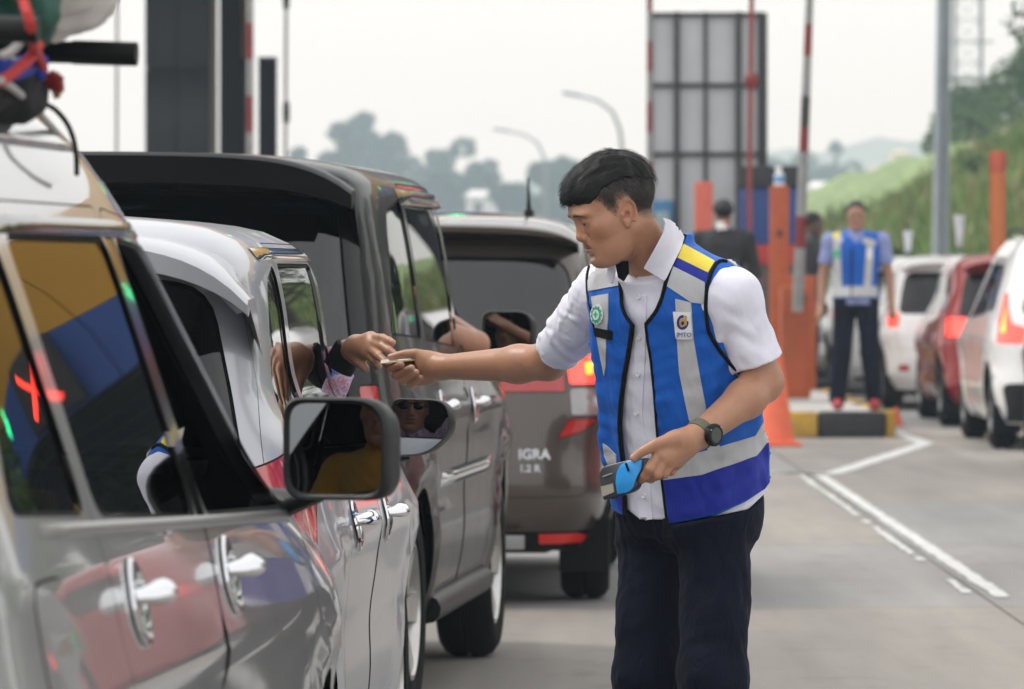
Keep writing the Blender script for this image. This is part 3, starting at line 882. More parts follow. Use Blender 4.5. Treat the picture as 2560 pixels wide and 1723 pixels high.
lamp_group(SD, skD, 'reflector', [('r', .52, .295), ('r', .52, .245), ('r', .735, .245), ('r', .735, .262), ('r', .68, .295)], mat('red reflector', (.6, .03, .02), .25, coat=.6, emit=(.8, .03, .02), estr=.12), .008, .008)
carD = build_car('brown_car', 'brown hatchback with lit brake lamps behind the outstretched arm', LD, HD, SD, QUEUE)
spoiler(carD, skD, .68, .10, .45, lambda e: 1.535 - .02 * e * e - .05 * e ** 8, .03, PAINT_D, .08, .10)
M_BADGE = mat('badge chrome', (.75, .75, .76), .2, 1.0)
def rear_text(car, sk, s, x, z, size, m=M_BADGE, off=.006):
    q = sk.rx(abs(x), z); q2 = sk.rx(abs(x), z + .05)
    up = Vector((0, q2[1] - q[1], .05)).normalized(); rt = Vector((1, 0, 0)); n = rt.cross(up)
    M = Matrix(((rt.x, up.x, n.x, x), (rt.y, up.y, n.y, q[1] + n.y * off), (rt.z, up.z, n.z, z), (0, 0, 0, 1)))
    return text_mesh('badge', s, size, m, M, car, .003, bold=.002)
rear_text(carD, skD, 'SIGRA', .495, .612, .056)
rear_text(carD, skD, '1.2 R', .49, .556, .04)
b = MB(); b.tube([(.455, 1.05, 1.585), (.455, .98, 1.66), (.455, .93, 1.735)], [.012, .006, .0045], 8); b.box((.435, 1.0, 1.57), (.475, 1.12, 1.605), .012); b.build('antenna', M_BLACKPL, carD)
b = MB(); b.tube([(.30, .12, .20), (.30, -.02, .20)], .024, 12); b.build('exhaust_pipe', M_CHROME, carD)
b = MB(); b.box((.33, -.02, .235), (.47, .03, .29), .006); b.build('tow_cover', mat('grey plastic', (.25, .25, .25), .5), carD)

# --- the right-hand lane
LANE2 = 'cars queueing in the far right lane'
skG = skin_mpv()
M_RIMD = mat('dull alloy', (.16, .16, .16), .5, metal=.6)
def lane_spec(paint, dark_low=True, kind=0):
    sk = skG if kind == 0 else skin_hatch(1.50, 4.0, .83)
    S = generic_spec(sk, 4.12 if kind == 0 else 4.0, paint, top=1.40 if kind == 0 else 1.33, rw=(1.02, 1.34, .62, .52) if kind == 0 else (.93, 1.33, .68, .60), wheels=(.78, 3.44) if kind == 0 else (.74, 3.3), front_open=False, bumper_z=.55,
                     ap=(2.45, 3.05) if kind == 0 else (2.35, 2.95), belt=(1.02, .955) if kind == 0 else (.98, .94), glass=M_GLASSD)
    S['step'] = .08; S['seats'] = False; S['rim_m'] = M_RIMD
    return S, sk
S_, sk_ = lane_spec(PAINT_W)
S_['rear'].insert(0, ('rear_trim', [(0, .21, 0), (.70, .21, .02), (.76, .50, .06), (0, .54, 0)], .004, .003)); S_['mats']['rear_trim'] = M_BLACKPL
lamp_group(S_, sk_, 'lamp#red', [('r', .58, .92), ('r', .6, .80), ('s', .32, .80), ('s', .45, 1.18), ('r', .69, 1.18), ('r', .68, .95)], M_LAMP_LIT, .006)
lamp_group(S_, sk_, 'lamp#amber', [('r', .755, .93), ('r', .765, .88), ('s', .22, .88), ('s', .32, 1.08), ('r', .715, 1.09)], M_LAMP_AMBER, .012)
S_['extra'] = S_['extra'][::-1]
carG = build_car('white_car', 'white car with raised tail lamps at the right edge of the picture', (4.42, 41.5, 0), 0, S_, LANE2)
roof_rails(carG, sk_, .9, 2.3, .52, lambda y: 1.66, M_BLACKPL)
for (x0, x1) in ((-.58, -.30), (.30, .58)):
    b = MB(); b.tube([(x0, .005, .33), (x1, -.0, .33), (x1, -.0, .43), (x0, .005, .43), (x0, .005, .33)], .018, 8); b.build('reflector_surround', PAINT_W, carG)
    b = MB(); b.box((x0 + .03, -.012, .365), (x1 - .03, .012, .395), .005); b.build('reflector', M_LAMP_RED, carG)
S_, sk_ = lane_spec(PAINT_R, kind=1)
lamp_group(S_, sk_, 'lamp#red', [('r', .60, .95), ('r', .62, .78), ('s', .3, .78), ('s', .38, .95)], M_LAMP_LIT, .012)
carF = build_car('red_car', 'dark red hatchback queueing between two white cars', (4.50, 47.6, 0), 0, S_, LANE2)
spoiler(carF, sk_, .64, .12, .5, lambda e: 1.445 - .02 * e * e - .06 * e ** 8, .035, PAINT_R, .08, .10)
S_, sk_ = lane_spec(PAINT_W, kind=1)
lamp_group(S_, sk_, 'lamp#red', [('r', .66, .94, ), ('r', .67, .80), ('s', .3, .80), ('s', .38, .94)], M_LAMP_LIT, .014)
lamp_group(S_, sk_, 'reflector', [('r', .58, .44), ('r', .58, .38), ('r', .68, .38), ('r', .68, .44)], M_LAMP_RED, .004)
carE = build_car('white_hatchback', 'white hatchback with a dark rear window ahead of the red car', (4.40, 53.6, 0), 0, S_, LANE2)
spoiler(carE, sk_, .64, .12, .5, lambda e: 1.445 - .02 * e * e - .06 * e ** 8, .035, PAINT_W, .08, .10)
carH = copy_tree(carE); carH.location = (4.25, 60.2, 0)
tag(carH, 'white hatchback furthest ahead, seen past the legs of the far worker')
# ------------------------------------------------------------------ ground, road slabs, painted lines
def concrete_mat():
    m = bpy.data.materials.new('road concrete'); m.use_nodes = True
    nt = m.node_tree; b = nt.nodes['Principled BSDF']; N, L = nt.nodes, nt.links
    geo = N.new('ShaderNodeNewGeometry'); oi = N.new('ShaderNodeObjectInfo')
    def noise(scale, sx=1, sy=1, det=6, rough=.6):
        mp_ = N.new('ShaderNodeMapping'); mp_.inputs['Scale'].default_value = (sx, sy, 1)
        L.new(geo.outputs['Position'], mp_.inputs[0])
        n = N.new('ShaderNodeTexNoise'); n.inputs['Scale'].default_value = scale; n.inputs['Detail'].default_value = det; n.inputs['Roughness'].default_value = rough
        L.new(mp_.outputs[0], n.inputs['Vector']); return n.outputs['Fac']
    def ramp(f, stops):
        r = N.new('ShaderNodeValToRGB')
        while len(r.color_ramp.elements) < len(stops): r.color_ramp.elements.new(.5)
        for e, (p, c) in zip(r.color_ramp.elements, stops): e.position = p; e.color = (*c, 1)
        L.new(f, r.inputs[0]); return r.outputs[0]
    def mixc(f, a, c, mode='MIX'):
        x = N.new('ShaderNodeMix'); x.data_type = 'RGBA'; x.blend_type = mode
        if isinstance(f, float): x.inputs['Factor'].default_value = f
        else: L.new(f, x.inputs['Factor'])
        L.new(a, x.inputs['A']); L.new(c, x.inputs['B']); return x.outputs['Result']
    slab = ramp(oi.outputs['Random'], [(0, (0.271, 0.268, 0.262)), (.3, (0.297, 0.290, 0.282)), (.55, (0.254, 0.256, 0.255)), (.8, (0.297, 0.275, 0.245)), (1, (0.280, 0.271, 0.269))])
    blot = ramp(noise(.55, 1, .35), [(.3, (.80, .79, .78)), (.7, (1.1, 1.09, 1.07))])
    streak = ramp(noise(3.2, 1, .09), [(.3, (.80, .80, .81)), (.7, (1.08, 1.07, 1.06))])
    grain = ramp(noise(60, 1, 1, 3), [(.25, (.86, .86, .86)), (.75, (1.1, 1.1, 1.1))])
    spots = ramp(noise(2.4, 1, 1, 8, .75), [(.56, (1, 1, 1)), (.70, (.62, .60, .58))])
    c = mixc(1.0, slab, blot, 'MULTIPLY'); c = mixc(1.0, c, streak, 'MULTIPLY'); track = ramp(noise(.95, 1, .015, 3), [(.36, (.80, .80, .805)), (.6, (1.05, 1.05, 1.05))]); c = mixc(1.0, c, track, 'MULTIPLY'); c = mixc(1.0, c, grain, 'MULTIPLY'); c = mixc(.8, c, spots, 'MULTIPLY')
    L.new(c, b.inputs['Base Color'])
    b.inputs['Roughness'].default_value = .72
    bp = N.new('ShaderNodeBump'); bp.inputs['Strength'].default_value = .35; bp.inputs['Distance'].default_value = .004
    L.new(noise(140, 1, .25, 4), bp.inputs['Height']); L.new(bp.outputs[0], b.inputs['Normal'])
    return m
M_CONC = concrete_mat()
M_ASPH = mat('bitumen and soil', (.05, .05, .048), .95, var=.3, vscale=3)
M_EARTH = mat('grassy ground', (.12, .12, .08), .95, var=.35, vscale=.25, coords='Object')

tag(mk('ground', [(-1000, -60, -.30), (1000, -60, -.30), (1000, 2580, -.30), (-1000, 2580, -.30)], [(0, 1, 2, 3)], M_EARTH, smooth=False), kind='structure')
road = tag(mk('road', [(-45, -30, -.06), (70, -30, -.06), (26, 150, -.06), (-20, 150, -.06)], [(0, 1, 2, 3)], M_CONC, smooth=False), kind='structure')
slab_me = None
SX, SY = 3.9, 5.0
for i in range(-3, 3):
    for j in range(-1, 24):
        if slab_me is None:
            s_ = MB(); s_.box((0, 0, -.05), (SX - .012, SY - .012, 0.0)); slab_me = s_.build('road_slab', M_CONC, road, smooth=False)
            o = slab_me
        else:
            o = slab_me.copy(); COL.objects.link(o); o.parent = road
        o.location = (1.95 + i * SX + .006, 2.4 + j * SY + .006, 0)
far = tag(mk('far_road', [(-12, 122.4, -.004), (10, 122.4, -.004), (-10, 420, -.004), (-34, 420, -.004)], [(0, 1, 2, 3)], M_CONC, smooth=False), kind='structure')

M_PAINTLINE = mat('worn white road paint', (.60, .61, .595), .65, wear=(.36, .355, .345), vscale=7)
def ribbon(name, pts, w, z=.004, rag=0.0, parent=None):
    pts = [Vector(p) for p in pts]
    V, F = [], []
    dens = []
    for i in range(len(pts) - 1):
        L_ = (pts[i + 1] - pts[i]).length; n = max(1, int(L_ / .12))
        for k in range(n): dens.append(pts[i].lerp(pts[i + 1], k / n))
    dens.append(pts[-1])
    for i, p in enumerate(dens):
        t = (dens[min(i + 1, len(dens) - 1)] - dens[max(i - 1, 0)]).normalized(); n = Vector((-t.y, t.x))
        a, c = w / 2 + random.uniform(-rag, rag), w / 2 + random.uniform(-rag, rag)
        V += [(p.x + n.x * a, p.y + n.y * a, z), (p.x - n.x * c, p.y - n.y * c, z)]
    F = [(2 * i, 2 * i + 1, 2 * i + 3, 2 * i + 2) for i in range(len(dens) - 1)]
    return tag(mk(name, V, F, M_PAINTLINE, parent, smooth=False), kind='structure')
ribbon('lane_line', [(2.025, 23.0), (2.025, 36.6)], .072, rag=.008)
for y0, y1 in ((23.3, 24.3), (25.9, 26.2), (26.5, 29.3), (29.7, 30.1), (30.7, 36.8)):
    ribbon('edge_line', [(1.90, y0), (1.90, y1)], .036, rag=.012)
ribbon('nose_line', [(3.18, 46.6), (3.22, 43.4), (2.12, 36.95), (1.2, 37.6), (-.3, 38.6)], .13, rag=.01)
ribbon('nose_line', [(2.0, 37.0), (1.7, 37.35)], .10, rag=.02)

# ------------------------------------------------------------------ traffic island with painted kerb blocks
M_KY = mat('yellow kerb paint', (.58, .33, .035), .6, wear=(.38, .24, .06), vscale=7, bump=.1)
M_KB = mat('black kerb paint', (.018, .018, .02), .55, var=.4, vscale=8, bump=.1)
M_PAVE = mat('island concrete', (.42, .41, .39), .85, var=.22, vscale=2.5, bump=.2)
isl = empty('traffic_island', (2.42, 45, 0), 0, 'concrete traffic island edged with yellow and black kerb blocks', 'traffic island')
IX0, IX1, IH = -.72, .68, .21
t = MB(); t.box((IX0 + .14, .14, 0), (IX1 - .14, 26, IH - .012)); t.build('paving', M_PAVE, isl, smooth=False)
front = [(IX0, -.28, M_KB), (-.28, .05, M_KY), (.05, .60, M_KB)]
for a, c, m in front:
    k = MB(); k.box((a + .004, 0, 0), (c - .004, .15, IH), .03); k.build('kerb_block', m, isl)
k = MB(); k.prism([(.604, .0), (IX1, .10), (IX1, .55), (IX1 - .15, .55), (IX1 - .15, .16), (.604, .15)], 0, IH - .002); k.build('kerb_block', M_KY, isl, smooth=False)
for n in range(24):
    y0 = .56 + n * 1.0
    for sx in (0, 1):
        k = MB(); x0 = IX0 if sx == 0 else IX1 - .15
        k.box((x0, (y0 if sx else y0 - .40) + .004, 0), (x0 + .15, (y0 if sx else y0 - .40) + .996, IH), .03); k.build('kerb_block', (M_KB, M_KY)[n % 2], isl)

# ------------------------------------------------------------------ traffic cone
def cone(label, loc, h, rb, group=None):
    c = empty('traffic_cone', loc, 0, label, 'traffic cone', group)
    m_or = mat('orange cone plastic', (.80, .14, .06), .45, var=.1, vscale=12)
    b = MB(); b.lathe([(rb * .78, .03), (rb * .74, .05), (rb * .26, h * .965), (rb * .22, h), (rb * .12, h), (rb * .1, h * .9)], 28); b.build('cone_body', m_or, c)
    b = MB(); b.box((-rb, -rb, 0), (rb, rb, .032), .012); b.build('base', m_or, c)
    return c
cone('orange traffic cone standing beside the yellow kerb block', (2.02, 42.9, 0), .76, .20)
cone('tiny orange cone on the ground past the right corner of the island', (3.34, 48.5, 0), .16, .06)

# ------------------------------------------------------------------ toll lane furniture on and behind the island
M_OR = mat('orange cabinet paint', (.42, .085, .022), .5, var=.15, vscale=5, bump=.05)
M_OR2 = mat('faded orange paint', (.62, .13, .085), .5, var=.15, vscale=5)
M_RED = mat('red stripe paint', (.20, .018, .018), .5, var=.25, vscale=10)
M_WHITE = mat('backlit white paint', (.27, .27, .26), .5, var=.15, vscale=10)  # white bands coloured grey, the shade of their backlit side put in
M_GREY = mat('galvanised grey', (.30, .33, .35), .45, metal=.4, var=.15, vscale=6)
M_DARK = mat('dark steel', (.035, .034, .033), .6, var=.2, vscale=6)
c = empty('toll_machine', (2.72, 53.4, IH), 0, 'squat orange toll machine cabinet on the traffic island', 'toll machine')
b = MB(); b.box((-.20, 0, 0), (.19, .5, 1.09), .02); b.build('cabinet', M_OR, c)
b = MB(); b.box((-.14, -.012, .55), (.10, .01, .82), .006); b.build('screen', M_GLOSSBLK, c)
b = MB(); b.box((-.16, -.008, .08), (.15, .01, .48), .004); b.build('door', M_OR, c)
c = empty('bollard', (2.50, 52.2, IH), 0, 'tall orange square pillar with a spray bottle on top', 'pillar')
b = MB(); b.box((-.088, -.088, 0), (.088, .088, 1.93), .012); b.build('post', M_OR, c)
b = MB(); b.box((-.02, -.094, 1.45), (.02, -.086, 1.52), .003); b.build('lock', M_DARK, c)
c = empty('spray_bottle', (2.50, 52.2, IH + 1.93), 0, 'white and blue spray bottle standing on the orange pillar', 'bottle')
b = MB(); b.lathe([(0, 0), (.05, 0), (.052, .02), (.05, .10), (.02, .14), (.018, .155), (0, .155)], 18); b.build('bottle_body', mat('white plastic', (.75, .76, .78), .35), c)
b = MB(); b.lathe([(.053, .03), (.053, .095)], 18); b.build('label', mat('blue label', (.15, .35, .6), .4), c)
b = MB(); b.box((-.045, -.012, .155), (.025, .012, .185), .006); b.box((-.03, -.008, .10), (-.02, .008, .155), .003); b.build('nozzle', mat('white nozzle', (.8, .8, .8), .4), c)
c = empty('bollard', (1.82, 53.0, 0), 0, 'reddish orange post behind the head of the worker', 'pillar')
b = MB(); b.box((-.085, -.085, 0), (.085, .085, 2.19), .012); b.build('post', M_OR2, c)
c = empty('bollard', (5.22, 60, 0), 0, 'round orange post in front of the green slope', 'pillar')
b = MB(); b.lathe([(.088, 0), (.088, 2.40)], 24); b.build('post', mat('light orange paint', (.62, .17, .05), .5, var=.1), c)
b = MB(); b.lathe([(.09, 2.40), (.09, 2.60), (.07, 2.63), (0, 2.635)], 24); b.build('cap', mat('orange cap', (.5, .09, .04), .5), c)
# blue cabinet with red foot
c = empty('toll_kiosk', (2.72, 58.2, 0), 0, 'navy toll kiosk with a dark roof and red base', 'toll kiosk')
b = MB(); b.box((-.31, 0, 1.62), (.27, 1.2, 2.22), .02); b.build('wall', mat('navy panel', (.018, .05, .20), .5, var=.15), c)
b = MB(); b.box((-.33, -.06, 2.224), (.29, 1.3, 2.44), .02); b.build('roof', mat('dark roof sheet', (.025, .026, .03), .6), c)
b = MB(); b.box((-.32, -.01, 1.41), (.28, 1.19, 1.616), .02); b.build('red_band', mat('red panel', (.40, .03, .025), .5, var=.15), c)
b = MB(); b.box((-.30, .02, 0), (.26, 1.18, 1.406), .02); b.build('base', mat('brown grey panel', (.09, .06, .055), .6, var=.2), c)
# signs left of it
c = empty('sign_board', (1.62, 60, 0), 0, 'small light blue notice board on a post', 'notice board')
b = MB(); b.box((-.13, 0, 1.62), (.12, .04, 2.10), .02); b.build('board', mat('blue board', (.06, .22, .42), .5, var=.1), c)
b = MB(); b.tube([(0, .06, 0), (0, .06, 1.8)], .025, 8); b.build('post', M_GREY, c)
b = MB(); b.box((-.08, -.008, 1.75), (.07, .002, 1.98), .003); b.build('notice', mat('pale notice', (.35, .42, .42), .6), c)
c = empty('fire_cabinet', (1.87, 61, 0), 0, 'dull red box on a stand between blue board and orange post', 'cabinet')
b = MB(); b.box((-.10, 0, 1.72), (.10, .25, 2.15), .015); b.build('box', mat('dull red', (.22, .035, .025), .5, var=.15), c)
b = MB(); b.box((-.03, .08, 0), (.03, .14, 1.72)); b.build('stand', M_DARK, c)
c = empty('water_drum', (1.78, 58, 0), 0, 'deep blue bin standing beside the orange post', 'bin')
b = MB(); b.lathe([(0, 0), (.12, 0), (.14, 1.62), (.15, 1.64), (.15, 1.68), (0, 1.69)], 22); b.build('bin_body', mat('deep blue plastic', (.02, .07, .3), .45), c)

def boom_barrier(name, label, p0, p1, r0, r1, n, red, group=None, base=True, tip_m=None):
    """raised barrier arm: every band its own child"""
    p0, p1 = Vector(p0), Vector(p1)
    c = empty(name, p0, 0, label, 'boom barrier', group)
    d = p1 - p0
    for k in range(n):
        a, e = k / n, (k + 1) / n
        b = MB(); b.tube([d * a, d * (e - .0005)], [r0 + (r1 - r0) * a, r0 + (r1 - r0) * e], 12)
        b.build('band', M_RED if k in red else M_WHITE, c)
    if base:
        b = MB(); b.box((-.16, .14, -p0.z), (.16, .5, .2), .02); b.build('housing', M_OR, c)
        b = MB(); b.tube([(0, .16, .06), (0, .02, .06)], .05, 12); b.build('pivot', M_DARK, c)
    return c
BAR = 'raised barrier arms of the toll lanes'
p_lo, p_hi = P(1994, 780, 49.0), P(2040, -420, 49.0)
arm = boom_barrier('boom_barrier', 'thick red and white barrier arm raised beside the orange pillar', p_lo, p_hi, .052, .026, 15, (2, 5, 8, 10, 12, 14), BAR, base=False)
b = MB(); b.tube([(p_hi - p_lo) * .33, (p_hi - p_lo) * .45], .042, 12); b.build('sleeve', M_DARK, arm)
b = MB(); b.box((-.13, .28, IH - .98), (.13, .6, .22), .02); b.build('housing', M_OR, arm)
b = MB(); b.tube([(.04, .3, .12), (.01, .03, .12)], .05, 14); b.build('pivot', M_DARK, arm)
boom_barrier('boom_barrier', 'barrier arm raised along the left edge of the lattice sign', (1.43, 58, .9), (1.43, 58, 5.3), .036, .028, 14, (2, 4, 6, 8, 10, 12), BAR)
boom_barrier('boom_barrier', 'barrier arm raised against the grey gantry column', (-2.70, 57.5, .9), (-2.70, 57.5, 5.4), .04, .035, 12, (1, 3, 5, 7, 9), BAR)
c = empty('signal_pole', (2.34, 55, 0), 0, 'slim red pole with a round knob in front of the lattice sign', 'pole')
b = MB(); b.tube([(.03, 0, 0), (0, 0, 2.2), (.03, 0, 4.6)], .026, 10); b.build('pole', mat('red pole paint', (.26, .045, .035), .5, var=.15), c)
b = MB(); b.ball((.02, 0, 3.22), (.07, .07, .09)); b.build('knob', M_RED, c)
c = empty('thin_pole', (-2.63, 65, 0), 0, 'thin pale pole with dark joints right of the gantry column', 'pole')
b = MB(); b.tube([(-.02, 0, 0), (0, 0, 4.8)], .02, 8); b.build('pole', mat('pale pole', (.45, .45, .46), .5), c)
b = MB()
for z in (3.19, 4.52): b.lathe([(0, z - .14), (.035, z - .12), (.042, z), (.035, z + .12), (0, z + .14)], 10)
b.build('joint', M_DARK, c)
c = empty('thin_pole', (-4.95, 70, 0), 0, 'thin maroon pole left of the gantry column', 'pole')
b = MB(); b.tube([(-.02, 0, 0), (.0, 0, 5.5)], .016, 8); b.build('pole', mat('maroon pole', (.10, .03, .04), .5), c)

# lattice sign seen from behind
c = empty('lattice_sign', (0, 60, 0), 0, 'back of a tall grey panel sign in a dark steel frame', 'sign')
xs = [(px - CX) / F_PX * 60 for px in (1624, 1692, 1764, 1846, 1900)]
zs = [1.35 + (676 - py) / F_PX * 60 for py in (640, 385, 213, 36)]
zs[0] = 1.5
m_pan = mat('grey sign sheet', (.55, .56, .58), .5, metal=.0, var=.08, vscale=1.5)
for i in range(4):
    for j in range(3):
        b = MB(); b.box((xs[i] + .006, .05, zs[j] + .006), (xs[i + 1] - .006, .06, zs[j + 1] - .006)); b.build('panel', m_pan, c, smooth=False)
for i, x in enumerate(xs):
    wd = (.05, .06, .04, .065, .05)[i]; post = i in (1, 3)
    b = MB(); b.box((x - wd / 2, (-.05 if post else -.012), 0 if post else zs[0]), (x + wd / 2, .048, zs[-1] + .03), .008); b.build('post' if post else 'upright', M_DARK, c)
for z in zs:
    b = MB(); b.box((xs[0] - .02, -.004, z - .022), (xs[-1] + .02, .047, z + .022), .006); b.build('crossbar', M_DARK, c)
b = MB(); b.box((xs[-1] + .027, -.02, zs[0]), (xs[-1] + .08, .12, zs[-1] + .02), .01); b.build('edge_box', M_DARK, c)

# ------------------------------------------------------------------ toll plaza canopy and its column
M_CLAD = mat('grey cladding', (.055, .057, .064), .35, metal=.3, var=.08, vscale=1.2)
col_ = empty('canopy_column', (-4.74, 72.0, 0), 0, 'wide grey clad column of the toll canopy', 'column')
b = MB(); b.box((.04, .04, 0), (.86, 1.4, 5.55)); b.build('core', M_DARK, col_, smooth=False)
rows = [0, 1.2, 2.6, 3.955, 5.5]
for i in range(2):
    for j in range(4):
        b = MB(); b.box((i * .414 + .007, 0, rows[j] + .007), ((i + 1) * .414 - .007, .034, rows[j + 1] - .007), .004); b.build('panel', M_CLAD, col_)
b = MB(); b.box((.84, -.012, 0), (.93, .06, 5.5), .006); b.build('corner_strip', mat('beige corner strip', (.34, .31, .25), .5, var=.1), col_)
b = MB(); b.box((.96, .12, 0), (1.235, .7, 5.5), .02); b.build('rear_post', mat('near black cladding', (.012, .012, .014), .5, spec=.2), col_)
b = MB(); b.box((1.242, .2, 0), (1.36, .62, 4.09), .01); b.build('lower_panel', mat('dark lower cladding', (.03, .03, .033), .5, var=.1), col_)
b = MB(); b.box((1.242, .24, 4.10), (1.37, .6, 5.5), .01); b.build('upper_panel', mat('tan panel', (.42, .26, .15), .6, var=.1), col_)
c = empty('black_cabinet', (-2.65, 60.4, 0), 0, 'tall narrow black cabinet right of the grey gantry column', 'cabinet')
b = MB(); b.box((-.095, 0, 0), (.095, .3, 3.62), .015); b.build('case', mat('black cabinet paint', (.004, .004, .007), .6, spec=.1), c)
b = MB(); b.box((-.1, -.01, 3.624), (.1, .31, 3.66), .008); b.build('lid', mat('blue black lid', (.015, .02, .05), .5), c)
can = empty('toll_canopy', (0, 60.6, 0), 0, 'toll plaza canopy with yellow and blue fascia and green lane signals above the frame', 'canopy')
M_YEL = mat('yellow fascia', (.62, .32, .02), .45, var=.06, vscale=.4)
M_BLU = mat('blue fascia', (.03, .09, .34), .45, var=.06, vscale=.4)
M_SOF = mat('dark soffit', (.05, .048, .045), .7, var=.15, vscale=.5)
for i in range(12):
    x0 = -17 + i * 3.2
    b = MB(); b.box((x0 + .01, 0, 6.5), (x0 + 3.19, .3, 8.3)); b.build('upper_fascia_panel', M_YEL, can, smooth=False)
    b = MB(); b.box((x0 + .01, 0, 5.6), (x0 + 3.19, .3, 6.49)); b.build('lower_fascia_panel', M_BLU, can, smooth=False)
b = MB(); b.box((-16.9, .31, 5.9), (21.3, 24, 7.9)); b.build('roof', M_SOF, can, smooth=False)
for i in range(8):
    b = MB(); b.box((-16.8, 1 + i * 2.9, 5.6), (21.2, 1.3 + i * 2.9, 5.89)); b.build('beam', M_DARK, can, smooth=False)
m_grn = mat('green lane signal', (.02, .5, .15), .4, emit=(.05, 1.0, .35), estr=5)
for x in (-12, -8.2, -4.4, -.6, 3.2, 7, 10.8, 14.6):
    b = MB(); b.add([Vector((x, -.03, 0)) + Vector(q) for q in [(-.07, 0, 6.6), (.07, 0, 6.6), (.07, 0, 6.42), (.19, 0, 6.42), (0, 0, 6.15), (-.19, 0, 6.42), (-.07, 0, 6.42)]], [(0, 6, 2, 1), (5, 4, 3)][:1] + [(5, 4, 3)])
    b.build('lane_signal', m_grn, can, smooth=False)
m_redx = mat('red lane cross', (.5, .03, .02), .4, emit=(1, .05, .03), estr=4)
for k, x in enumerate((-10.1, -6.3, -2.5, 1.3, 5.1, 8.9, 12.7)):
    b = MB(); b.box((x - .5, -.35, 5.62), (x + .5, -.06, 6.5), .03); b.build('sign_box', M_DARK, can)
    if k % 2 == 0:
        for sg in (1, -1):
            b = MB(); b.tube([(x - .28, -.37, 6.06 - sg * .28), (x + .28, -.37, 6.06 + sg * .28)], .05, 6); b.build('cross_bar', m_redx, can)
for x in (-10.5, 8.4, 14.8):
    b = MB(); b.box((x, 6, 0), (x + .7, 7, 5.6), .02); b.build('support', M_CLAD, can)

# ------------------------------------------------------------------ lamp posts and mast
c = empty('lamp_post', (6.95, 90, 0), 0, 'thick grey lamp post rising behind the right lane of cars', 'lamp post')
b = MB(); b.tube([(-.06, 0, 0), (0, 0, 4.6), (.085, 0, 10.4)], [.145, .125, .095], 18); b.build('shaft', mat('grey post paint', (.42, .47, .50), .45, metal=.2, var=.1, vscale=3), c)
b = MB(); b.tube([(.085, 0, 10.4), (-.3, 0, 11.2), (-1.6, 0, 11.5)], [.095, .06, .05], 10); b.build('arm', M_GREY, c)
b = MB(); b.box((-2.1, -.12, 11.45), (-1.5, .12, 11.56), .03); b.build('lamp_head', M_GREY, c)
def street_lamp(label, px, py_top, x_tip, Y):
    top = P(px, py_top, Y); tip = P(x_tip, py_top - 4, Y)
    c = empty('street_lamp', (top.x, Y, 0), 0, label, 'street lamp', 'curved street lamps in the hazy distance')
    dz, dx = top.z, tip.x - top.x
    b = MB(); b.tube([(0, 0, 0), (0, 0, dz - 2.6), (dx * .04, 0, dz - 1.6), (dx * .16, 0, dz - .8), (dx * .4, 0, dz - .3), (dx * .75, 0, dz - .05)], [.13, .10, .09, .08, .07, .06], 8); b.build('pole', M_GREY, c)
    b = MB(); b.tube([(dx * .7, 0, dz - .08), (dx, 0, dz + .06)], [.13, .1], 8, flat=.6); b.build('lamp_head', M_GREY, c)
street_lamp('nearer curved street lamp above the head of the worker', 1556, 235, 1405, 250)
street_lamp('further curved street lamp between hazy trees', 1364, 325, 1232, 350)
c = empty('lattice_mast', P(2420, 676, 260) * 1, 0, 'faint lattice mast behind the grey lamp post', 'mast')
c.location.z = 0
b = MB(); w_ = .62
for sx in (-1, 1):
    for sy in (-1, 1): b.tube([(sx * w_, sy * w_, 0), (sx * w_, sy * w_, 22)], .055, 5)
b.build('leg', M_GREY, c)
b = MB()
for k in range(22):
    z = k
    for a, d in (((-w_, -w_), (w_, -w_)), ((w_, -w_), (w_, w_)), ((w_, w_), (-w_, w_)), ((-w_, w_), (-w_, -w_))):
        b.tube([(a[0], a[1], z), (d[0], d[1], z + 1)], .022, 4); b.tube([(a[0], a[1], z), (d[0], d[1], z)], .022, 4)
b.build('bracing', M_GREY, c)
b = MB(); b.box((-1.1, -1.1, 10.2), (1.1, 1.1, 10.35)); b.build('platform', M_GREY, c)
b = MB(); b.box((-1.1, -1.1, 11.9), (1.1, -1.05, 12.0)); b.build('railing', M_GREY, c)

# white pennants on the roofs of the waiting cars
for (px, py, h, Y, lab) in ((2396, 630, .34, 51.2, 'larger white pennant above the red car'), (2268, 640, .26, 57.5, 'smaller white pennant above the white hatchback')):
    p = P(px, py, Y)
    c = empty('pennant', p, 0, lab, 'flag', 'white pennants on the car roofs')
    b = MB(); b.tube([(0, 0, -.12), (.03, 0, h)], .006, 6); b.build('stick', M_GREY, c)
    V = []; F = []
    for i in range(7):
        t_ = i / 6
        for j in range(5):
            V.append((.03 * (1 - t_) + .03 - (.10 - .05 * t_) * j / 4 * 1, .012 * math.sin(j * 1.7 + i * .8), h * (1 - t_ * .85)))
    for i in range(6):
        for j in range(4): F.append((i * 5 + j, i * 5 + j + 1, (i + 1) * 5 + j + 1, (i + 1) * 5 + j))
    mk('cloth', V, F, mat('white pennant cloth', (.75, .76, .82), .8), c)

